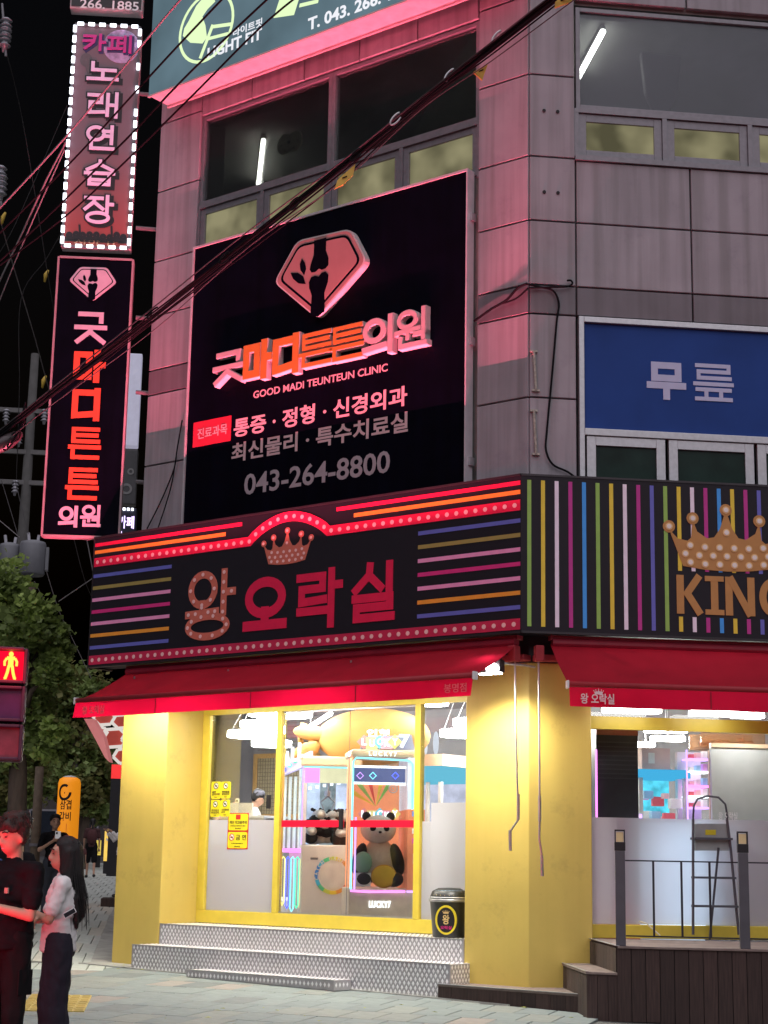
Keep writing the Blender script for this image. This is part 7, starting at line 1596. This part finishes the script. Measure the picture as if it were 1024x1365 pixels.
def hand(mb, wrist, direc, palm_n, s=1.0, curl=0.7):
    w, d, n = Vector(wrist), Vector(direc).normalized(), Vector(palm_n).normalized(); side = d.cross(n).normalized()
    k0 = w + d*0.085*s
    cap(mb, w, w+d*0.03*s, 0.027*s, 0.03*s, 8)
    for i, (o, L, r) in enumerate(((-0.030,0.068,0.0088),(-0.010,0.078,0.0092),(0.010,0.072,0.009),(0.029,0.056,0.008))):
        a = k0 + side*o*s; cap(mb, w+side*o*0.75*s+d*0.015*s, a, 0.016*s, 0.0125*s, 8)
        d1 = (d*math.cos(curl*0.6)+n*math.sin(curl*0.6)); d2 = (d*math.cos(curl*1.5)+n*math.sin(curl*1.5))
        b_ = a + d1*L*0.5*s; c_ = b_ + d2*L*0.5*s; cap(mb, a, b_, r*s*1.15, r*s, 7); cap(mb, b_, c_, r*s, r*s*0.85, 7)
    tb0 = w + d*0.025*s - side*0.026*s; tb1 = tb0 + (d*0.6-side*0.7+n*0.35).normalized()*0.036*s; tb2 = tb1 + (d*0.85-side*0.1+n*0.5).normalized()*0.032*s
    cap(mb, tb0, tb1, 0.0135*s, 0.0115*s, 8); cap(mb, tb1, tb2, 0.0105*s, 0.0088*s, 8)
def person(label, base, rotz, h, top, bottom, hair='short', hairm=None, arms=None, vox=0.012, head_turn=0, head_tilt=0, sleeves='short', legs='trousers', topm2=None, wide=1.0, female=False, stride=0.0, shoes=None, extras=None, detail=True):
    fr = Matrix.Translation(Vector(base)) @ Matrix.Rotation(rotz, 4, 'Z') @ Matrix.Scale(h/1.75, 4)
    t = T('person', label, 'person', fr, (0,0,0))
    sh = 0.175 if female else 0.205; ch = 0.9 if female else 1.0
    HT = Matrix.Translation((0,0,1.53)) @ Matrix.Rotation(head_turn, 4, 'Z') @ Matrix.Rotation(head_tilt, 4, 'X')
    hp = lambda x, y, z: HT @ Vector((x, y, z-1.53))
    a = arms or {}
    AL = a.get('L', ((sh,0,1.41),(sh+0.05,0.02,1.12),(sh+0.05,-0.05,0.86))); AR = a.get('R', ((-sh,0,1.41),(-sh-0.05,0.02,1.12),(-sh-0.05,-0.05,0.86)))
    kL = Vector((0.095, -0.02-stride*0.25, 0.50)); kR = Vector((-0.095, -0.02+stride*0.2, 0.50)); aL = Vector((0.10, 0.02-stride*0.35, 0.09)); aR = Vector((-0.10, 0.02+stride*0.4, 0.09+stride*0.05)); hL = Vector((0.09,0,0.92)); hR = Vector((-0.09,0,0.92))
    b = MB()
    # head
    b.ell(hp(0,0.012,1.645), (0.077,0.095,0.105), 18, 12); b.ell(hp(0,-0.022,1.585), (0.060,0.066,0.078), 16, 10); cap(b, hp(0,-0.055,1.545), hp(0,-0.045,1.56), 0.028, 0.04)
    if detail:
        cap(b, hp(0,-0.088,1.645), hp(0,-0.106,1.598), 0.010, 0.015, 8); cap(b, hp(-0.014,-0.09,1.592), hp(0.014,-0.09,1.592), 0.011, 0.011, 8)
        cap(b, hp(-0.018,-0.083,1.560), hp(0.018,-0.083,1.560), 0.010, 0.010, 8)
        for s_ in (-1,1): b.ell(hp(s_*0.080,0.012,1.612), (0.010,0.022,0.034), 8, 6)
        cap(b, hp(-0.04,-0.078,1.662), hp(0.04,-0.078,1.662), 0.014, 0.014, 8)
    cap(b, (0,0.02,1.43), hp(0,0.018,1.54), 0.058*ch, 0.052*ch)
    b.ell((0,0.01,1.26), (0.165*ch,0.105,0.20), 16, 10); b.ell((0,0.0,1.05), (0.14*ch,0.10,0.16), 16, 10); b.ell((0,0.01,0.93), (0.155,0.11,0.13), 16, 10); cap(b, (-sh+0.03,0,1.41), (sh-0.03,0,1.41), 0.058, 0.058)
    for (s0, e0, w0) in (AL, AR): cap(b, s0, e0, 0.050*ch, 0.040*ch); cap(b, e0, w0, 0.039*ch, 0.026*ch)
    for i, (s0, e0, w0) in enumerate((AL, AR)):
        d = Vector(w0)-Vector(e0); n_ = a.get('palm', (Vector((0,-0.2,-1)),Vector((0,-0.2,-1))))[i]; n_ = Vector(n_); n_ = n_-d.normalized()*n_.dot(d.normalized()); hand(b, w0, d, n_, 1.0, a.get('curl', 0.7))
    for hj, kj, aj in ((hL,kL,aL),(hR,kR,aR)): cap(b, hj, kj, 0.080, 0.052); cap(b, kj, aj, 0.050, 0.034); cap(b, aj, (aj.x*1.1, aj.y-0.15, 0.035), 0.036, 0.030)
    t.add('body', blend(b, vox, 3), SKIN, smooth=True)
    # shirt
    s = MB()
    s.ell((0,0.01,1.27), (0.185*ch,0.125,0.21), 18, 10); s.ell((0,0.0,1.06), (0.168*ch*wide,0.125*wide,0.19), 18, 10); cap(s, (-sh+0.02,0,1.405), (sh-0.02,0,1.405), 0.07, 0.07); cap(s, (0,0.012,1.42), (0,0.012,1.455), 0.075, 0.062)
    s.cyl((0,0.0,0.90), (0,0,1.10), 0.15*wide, 0.15*wide*ch, 18)
    for (s0, e0, w0) in (AL, AR):
        s0, e0, w0 = Vector(s0), Vector(e0), Vector(w0)
        if sleeves == 'short': q = s0.lerp(e0, 0.72); cap(s, s0, q, 0.064*ch, 0.066*ch)
        else: cap(s, s0, e0, 0.068*ch, 0.055); cap(s, e0, e0.lerp(w0,0.85), 0.054, 0.042)
    t.add('shirt', blend(s, vox*1.15, 4, fold=0.011), top, smooth=True)
    # trousers / shorts
    p = MB(); wl_ = 0.35 if legs == 'wide' else 0.0
    p.ell((0,0.005,0.93), (0.172,0.13,0.13), 18, 10); cap(p, (-0.07,0,0.97), (0.07,0,0.97), 0.115, 0.115)
    for hj, kj, aj in ((hL,kL,aL),(hR,kR,aR)):
        if legs == 'shorts': cap(p, hj, kj, 0.105, 0.088)
        elif legs == 'wide': cap(p, hj, kj, 0.110, 0.115); cap(p, kj, Vector((aj.x*1.15,aj.y,0.10)), 0.115, 0.118)
        else: cap(p, hj, kj, 0.100, 0.078); cap(p, kj, Vector((aj.x,aj.y,0.09)), 0.076, 0.062)
    t.add('trousers', blend(p, vox*1.2, 4, fold=0.012, fs=(10,10,5)), bottom, smooth=True)
    for aj in (aL, aR):
        sh_ = MB(); cap(sh_, (aj.x*1.05, aj.y+0.02, aj.z-0.04), (aj.x*1.15, aj.y-0.16, max(0.04, aj.z-0.05)), 0.045, 0.04); sh_.v = [(v[0], v[1], max(v[2], 0.0)) for v in sh_.v]
        t.add('shoe', sh_, shoes or M_BLACK, smooth=True)
    # hair and face
    hm_ = hairm or HAIRB; hh = MB()
    if hair != 'none':
        hh.ell(hp(0,0.03,1.685), (0.092,0.098,0.088), 18, 12); hh.ell(hp(0,0.055,1.64), (0.085,0.072,0.095), 16, 10)
        if hair in ('short', 'fringe'):
            for i in range(16):
                an = R(-160+20*i); hh.ell(hp(0.070*math.sin(an), 0.02-0.085*math.cos(an), 1.695+0.022*math.cos(i*2.1)), (0.036,0.032,0.028), 8, 6)
            for i in range(12):
                an = R(30*i); hh.ell(hp(0.045*math.sin(an), 0.03-0.05*math.cos(an), 1.758+0.008*math.sin(i*3.3)), (0.034,0.034,0.026), 8, 6)
            for s_ in (-1,1): hh.ell(hp(s_*0.077,0.035,1.635), (0.018,0.045,0.05), 10, 6)
        if hair == 'long':
            cap(hh, hp(0,0.055,1.66), (0.0,0.115,1.18), 0.098, 0.075); cap(hh, hp(0.065,0.03,1.65), (0.085,0.055,1.22), 0.045, 0.040); cap(hh, hp(-0.065,0.03,1.65), (-0.085,0.055,1.22), 0.045, 0.040); cap(hh, hp(0.055,-0.015,1.70), hp(0.072,0.0,1.50), 0.03, 0.03); cap(hh, hp(-0.055,-0.015,1.70), hp(-0.072,0.0,1.50), 0.03, 0.03)
            for i in range(7): x = -0.09+0.03*i; cap(hh, (x,0.10,1.3), (x*1.15,0.125,1.10+0.03*math.sin(i*2.4)), 0.035, 0.015, 8)
        if hair == 'tied': hh.ell(hp(0,0.11,1.70), (0.04,0.04,0.05), 10, 8); hh.ell(hp(0,-0.03,1.735), (0.07,0.06,0.035), 12, 8)
        if hair == 'pony': cap(hh, hp(0,0.10,1.70), (0,0.15,1.40), 0.045, 0.03)
        if vox < 0.013:
            st_ = MB(); rr_ = random.Random(5)
            for i in range(140):
                an = rr_.uniform(0, 6.28)
                if hair == 'long':
                    x0 = 0.085*math.sin(an); y0 = 0.05+0.075*math.cos(an)
                    if y0 < -0.0: continue
                    zt3 = 1.70+0.03*rr_.random(); ze = rr_.uniform(1.05, 1.30); k_ = rr_.uniform(0.98, 1.28)
                    st_.tube([hp(x0*0.95, y0, zt3), hp(x0*1.1, y0*1.1, 1.55), Vector((x0*1.1*k_, 0.05+(y0-0.05)*1.1*k_+0.05, 1.32)), Vector((x0*1.1*k_+rr_.uniform(-.02,.02), 0.07+(y0-0.05)*1.1*k_+0.05, ze))], [0.0022,0.0022,0.002,0.0008], 4)
                else:
                    x0 = 0.085*math.sin(an); y0 = 0.03-0.095*math.cos(an); b0 = hp(x0*0.8, 0.03+(y0-0.03)*0.8, 1.74); e0 = hp(x0*1.22+rr_.uniform(-.02,.02), 0.03+(y0-0.03)*1.2, 1.70+rr_.uniform(-0.04,0.05))
                    st_.tube([b0, b0.lerp(e0, 0.5)+Vector((0,0,0.018)), e0], [0.0035,0.003,0.001], 4)
            t.add('hair_strands', st_, hm_, kind='stuff')
        t.add('hair', blend(hh, vox*0.95, 2, fold=0.008 if hair == 'long' else 0.006, fs=(30,30,2) if hair == 'long' else (28,28,28)), hm_, smooth=True)
    if detail:
        for s_ in (-1,1):
            t.add('eye', MB().ell(hp(s_*0.031,-0.083,1.634), (0.0135,0.005,0.0045), 10, 6), EYE, smooth=True)
            t.add('eyebrow', MB().tube([hp(s_*0.014,-0.094,1.664), hp(s_*0.034,-0.093,1.670), hp(s_*0.052,-0.080,1.663)], 0.0045, 6), hm_)
        t.add('mouth', MB().tube([hp(-0.020,-0.083,1.560), hp(0,-0.0905,1.561), hp(0.020,-0.083,1.560)], [0.002,0.0045,0.002], 6), LIP)
    t.hp = hp
    if extras: extras(t, fr, hp)
    return t
def stand(px, dist): p = pd(px, 1150, dist); return Vector((p.x, p.y, gz(p.x, p.y)))
BLK = mat('tee_black', (0.008,0.008,0.010), 0.9, spec=0.15, var=0.25, scale=5, bump=0.5, bscale=9); BLKP = mat('pants_black', (0.010,0.0095,0.011), 0.9, spec=0.15, var=0.25, scale=5, bump=0.5, bscale=8)
WTE = mat('tee_white', (0.80,0.78,0.77), 0.85, var=0.06, scale=5, bump=0.5, bscale=9); NVY = mat('pants_navy', (0.014,0.012,0.024), 0.85, var=0.2, scale=4, bump=0.5, bscale=8); BLUT = mat('tee_blue', (0.05,0.11,0.34), 0.85, var=0.1, bump=0.4, bscale=9)
# man in black t-shirt looking at his phone
def ex_man(t, fr, hp):
    t.add('chest_patch', MB().box(0.07, 0.10, -0.137, -0.126, 1.26, 1.295), mat('patch_tan', (0.45,0.33,0.27), 0.8)); t.add('pocket', MB().box(0.160, 0.171, -0.06, 0.07, 0.62, 0.78), BLKP, bevel=0.004)
person('young man in black t-shirt and cargo trousers looking at his hands', stand(17, 11.3), R(-38), 1.76, BLK, BLKP, 'fringe', HAIRD, {'L': ((0.205,0,1.41),(0.225,-0.05,1.12),(0.03,-0.27,1.19)), 'R': ((-0.205,0,1.41),(-0.23,-0.05,1.14),(-0.03,-0.29,1.16)), 'palm': ((0,0,1),(0,0,1)), 'curl': 0.9}, wide=1.10, head_turn=R(-6), head_tilt=R(10), extras=ex_man)
ph = pd(-3, 1180, 10.95); 
def ex_woman(t, fr, hp): pass
wb_ = stand(84, 12.2)
person('long haired woman in white t-shirt and dark wide trousers with folded arms', wb_, R(-84), 1.63, WTE, NVY, 'long', HAIRB, {'L': ((0.175,0.0,1.41),(0.205,-0.09,1.14),(-0.04,-0.19,1.19)), 'R': ((-0.175,0,1.41),(-0.20,-0.09,1.14),(0.10,-0.20,1.13)), 'palm': ((0,1,-0.2),(0,1,0.2)), 'curl': 0.8}, legs='wide', female=True, wide=0.98, head_turn=R(6))
pq_ = pd(93, 1217, 12.0); wph = T('phone', 'white edged phone tucked under the folded arm of the long haired woman', 'phone', Matrix.Translation(pq_) @ Matrix.Rotation(R(-30), 4, 'Y'), (0,0,0)); wph.add('case', MB().box(-0.045, 0.045, -0.006, 0.006, -0.018, 0.018), PHONEW, bevel=0.003); wph.add('screen', MB().box(-0.041, 0.041, -0.008, -0.0065, -0.015, 0.015), PHONE)
# man with glasses behind
def ex_gl(t, fr, hp):
    for s_ in (-1,1): t.add('glasses', MB().tube([hp(s_*0.033+0.022*math.cos(R(30*i)), -0.105, 1.636+0.018*math.sin(R(30*i))) for i in range(13)], 0.0025, 5), M_ALU)
    t.add('glasses_bridge', MB().tube([hp(-0.011,-0.107,1.64), hp(0.011,-0.107,1.64)], 0.0025, 5).tube([hp(0.055,-0.104,1.64), hp(0.085,0.01,1.64)], 0.0025, 5).tube([hp(-0.055,-0.104,1.64), hp(-0.085,0.01,1.64)], 0.0025, 5), M_ALU)
person('man with glasses in dark clothes partly hidden behind the young man', stand(19, 13.6), R(-55), 1.80, BLK, BLKP, 'fringe', HAIRB, None, vox=0.014, extras=ex_gl)
person('person in a blue t-shirt cut off by the left edge', stand(-14, 13.0), R(-100), 1.74, BLUT, BLKP, 'short', HAIRB, None, vox=0.016)
# woman raising her phone
def ex_ph(t, fr, hp): pass
wp = stand(71, 28); fp = Matrix.Translation(wp) @ Matrix.Rotation(R(12),4,'Z') @ Matrix.Scale(1.74/1.75,4)
person('smiling woman in black t-shirt holding up a white phone', wp, R(12), 1.74, BLK, mat('jeans_dark', (0.03,0.035,0.05), 0.85), 'tied', HAIRB, {'L': ((0.175,0,1.41),(0.25,-0.06,1.17),(0.05,-0.28,1.33)), 'R': ((-0.175,0,1.41),(-0.25,-0.06,1.17),(-0.05,-0.28,1.33)), 'palm': ((0,1,0),(0,1,0)), 'curl': 0.8}, vox=0.016, female=True)
pw = T('phone', 'white phone held up by the smiling woman in black', 'phone', fp, (0,-0.33,1.36)); pw.add('case', MB().box(-0.045, 0.045, -0.36, -0.35, 1.36, 1.48), PHONEW, bevel=0.004); pw.add('camera', MB().box(-0.035, -0.005, -0.366, -0.361, 1.43, 1.465), PHONE)
# walkers further up
def ex_bag(t, fr, hp): t.add('backpack', blend(MB().ell((0,0.17,1.22), (0.16,0.10,0.22), 14, 10), 0.02, 2), mat('pack_maroon', (0.07,0.02,0.022), 0.85), smooth=True)
person('walker in maroon top and black shorts seen from behind', stand(121, 48), R(185), 1.64, mat('top_maroon', (0.06,0.02,0.022), 0.85), BLKP, 'pony', HAIRB, None, vox=0.02, legs='shorts', stride=0.35, female=True, extras=ex_bag, detail=False)
person('small child in dull red walking beside the maroon walker', stand(107, 47), R(175), 0.98, mat('top_dullred', (0.10,0.035,0.035), 0.85), mat('pants_grey', (0.12,0.11,0.11), 0.85), 'short', HAIRB, None, vox=0.03, detail=False)
person('person in a white shirt half hidden by the yellow column', stand(164, 37), R(-70), 1.72, WTE, mat('pants_dkgreen', (0.02,0.03,0.025), 0.85), 'short', HAIRB, {'L': ((0.205,0,1.41),(0.23,-0.16,1.25),(0.15,-0.34,1.42)), 'R': ((-0.205,0,1.41),(-0.23,-0.16,1.25),(-0.15,-0.34,1.42))}, vox=0.02, sleeves='long', detail=False)
# staff behind the counter
zfl = 0.622
q_ = pl(297, 1052, -2.9); ww = FL @ Vector((q_[0], 2.9, zfl+0.26)); hh_ = q_[1]-zfl
person('woman behind the counter looking at her phone', ww, R(40), 1.68, mat('top_cream', (0.5,0.45,0.36), 0.85), BLKP, 'long', HAIRB, {'L': ((0.175,0,1.41),(0.22,-0.10,1.16),(0.04,-0.28,1.36)), 'R': ((-0.175,0,1.41),(-0.22,-0.10,1.16),(-0.02,-0.28,1.36)), 'palm': ((0,1,0),(0,1,0))}, vox=0.016, female=True, head_tilt=R(10))
fpi = Matrix.Translation(ww) @ Matrix.Rotation(R(40),4,'Z') @ Matrix.Scale(1.68/1.75,4); pp_ = T('phone', 'phone in the hands of the woman behind the counter', 'phone', fpi, (0,-0.34,1.40)); pp_.add('case', MB().box(-0.04, 0.04, -0.36, -0.35, 1.38, 1.52), mat('phone_gold', (0.6,0.5,0.3), 0.3), bevel=0.004); pp_.add('camera', MB().box(-0.03, 0.0, -0.366, -0.361, 1.47, 1.505), PHONE)
def ex_cap(t, fr, hp):
    cm_ = mat('cap_grey', (0.12,0.12,0.16), 0.8)
    c_ = t.add('cap', blend(MB().ell(hp(0,0.02,1.705), (0.102,0.110,0.085), 18, 12), 0.014, 1), cm_, smooth=True); t.add('cap_brim', MB().poly([(0,0)]*0 + [(-0.07,0),(0.07,0),(0.05,0.09),(0,0.11),(-0.05,0.09)], 0, 0.008), cm_, parent=c_, pose=Matrix.Translation(hp(0,-0.075,1.69)) @ Matrix.Rotation(R(-100),4,'X'))
    t.add('apron', MB().box(-0.10, 0.10, -0.145, -0.135, 1.0, 1.34), BLK, bevel=0.004)
q_ = pl(341, 1070, -2.7); ww = FL @ Vector((q_[0], 2.7, zfl+0.26))
person('staff member in grey cap and white shirt behind the counter', ww, R(85), 1.56, WTE, BLKP, 'short', HAIRB, None, vox=0.016, head_tilt=R(22), extras=ex_cap)
# ------------------------------------------------------------------ red light bar along the awning's front bar, washing the facade above
def red_area(name, P, Q, aim, energy, parent, spread, sy=0.06, col=(1.0,0.07,0.15)):
    bpy.context.view_layer.update()
    P, Q = Vector(P), Vector(Q); c = (P+Q)/2; o = lamp('AREA', name, c, aim, energy, col, parent, shape='RECTANGLE', size=(Q-P).length, size_y=sy, spread=spread)
    z_ = (Vector(aim)-c).normalized(); x_ = (Q-P).normalized(); x_ = (x_ - z_*x_.dot(z_)).normalized(); y_ = (-z_).cross(x_)
    o.matrix_world = Matrix.Translation(c) @ Matrix(((x_.x, y_.x, -z_.x),(x_.y, y_.y, -z_.y),(x_.z, y_.z, -z_.z))).to_4x4()
M_FRED = glow('bar_red', (1.0,0.01,0.04), 2.0)
yb, zb = -1.155, zfL+0.019
rb = T('red_light_bar', 'slim red light bar lying behind the front edge of the entrance awning', 'light bar', FL, (-3.1, yb, zb))
rb.add('housing', MB().box(xl0+0.1, xl1-0.1, yb-0.006, yb+0.008, zb-0.004, zb), M_BLACK)
rb.add('diffuser', MB().box(xl0+0.1, xl1-0.1, yb-0.001, yb+0.001, zb+0.0005, zb+0.002), M_FRED)
rb.add('added_light_shield', MB().box(xl0+0.1, xl1-0.1, yb+0.0045, yb+0.0065, zb, zb+0.019), M_BLACK)  # unseen strip added to keep the red wash off the fascia
red_area('red_wash', FL @ Vector((xl0+0.1, yb, zb+0.004)), FL @ Vector((xl1-0.1, yb, zb+0.004)), FL @ Vector(((xl0+xl1)/2, yb+1.2, zb+7.0)), 1300, rb.o, R(130), 0.002, (1.0,0.13,0.22))
# ------------------------------------------------------------------ red floor signal strip at the crossing where the people wait
A_ = Vector((-2.7, 7.2, 0)); B_ = Vector((-2.0, 13.4, 0)); A_.z = gz(A_.x, A_.y); B_.z = gz(B_.x, B_.y)
t = T('floor_signal_strip', 'red floor light strip at the kerb where the people wait', 'floor signal', FW, tuple((A_+B_)/2))
d_ = (B_-A_).normalized(); nn_ = Vector((-d_.y, d_.x, 0))*0.06
for i in range(6):
    a, b = A_.lerp(B_, (i+0.03)/6), A_.lerp(B_, (i+0.97)/6)
    t.add('light_bar', MB().prism([(q.x,q.y) for q in (a-nn_, b-nn_, b+nn_, a+nn_)], a.z-0.02, a.z+0.012), M_FRED)
red_area('floor_red_glow', A_+Vector((0,0,0.04)), B_+Vector((0,0,0.04)), Vector((-0.7, 11.9, 1.55)), 95, t.o, R(80), 0.12, (1.0,0.015,0.06))
bpy.data.scenes.remove(TMP)
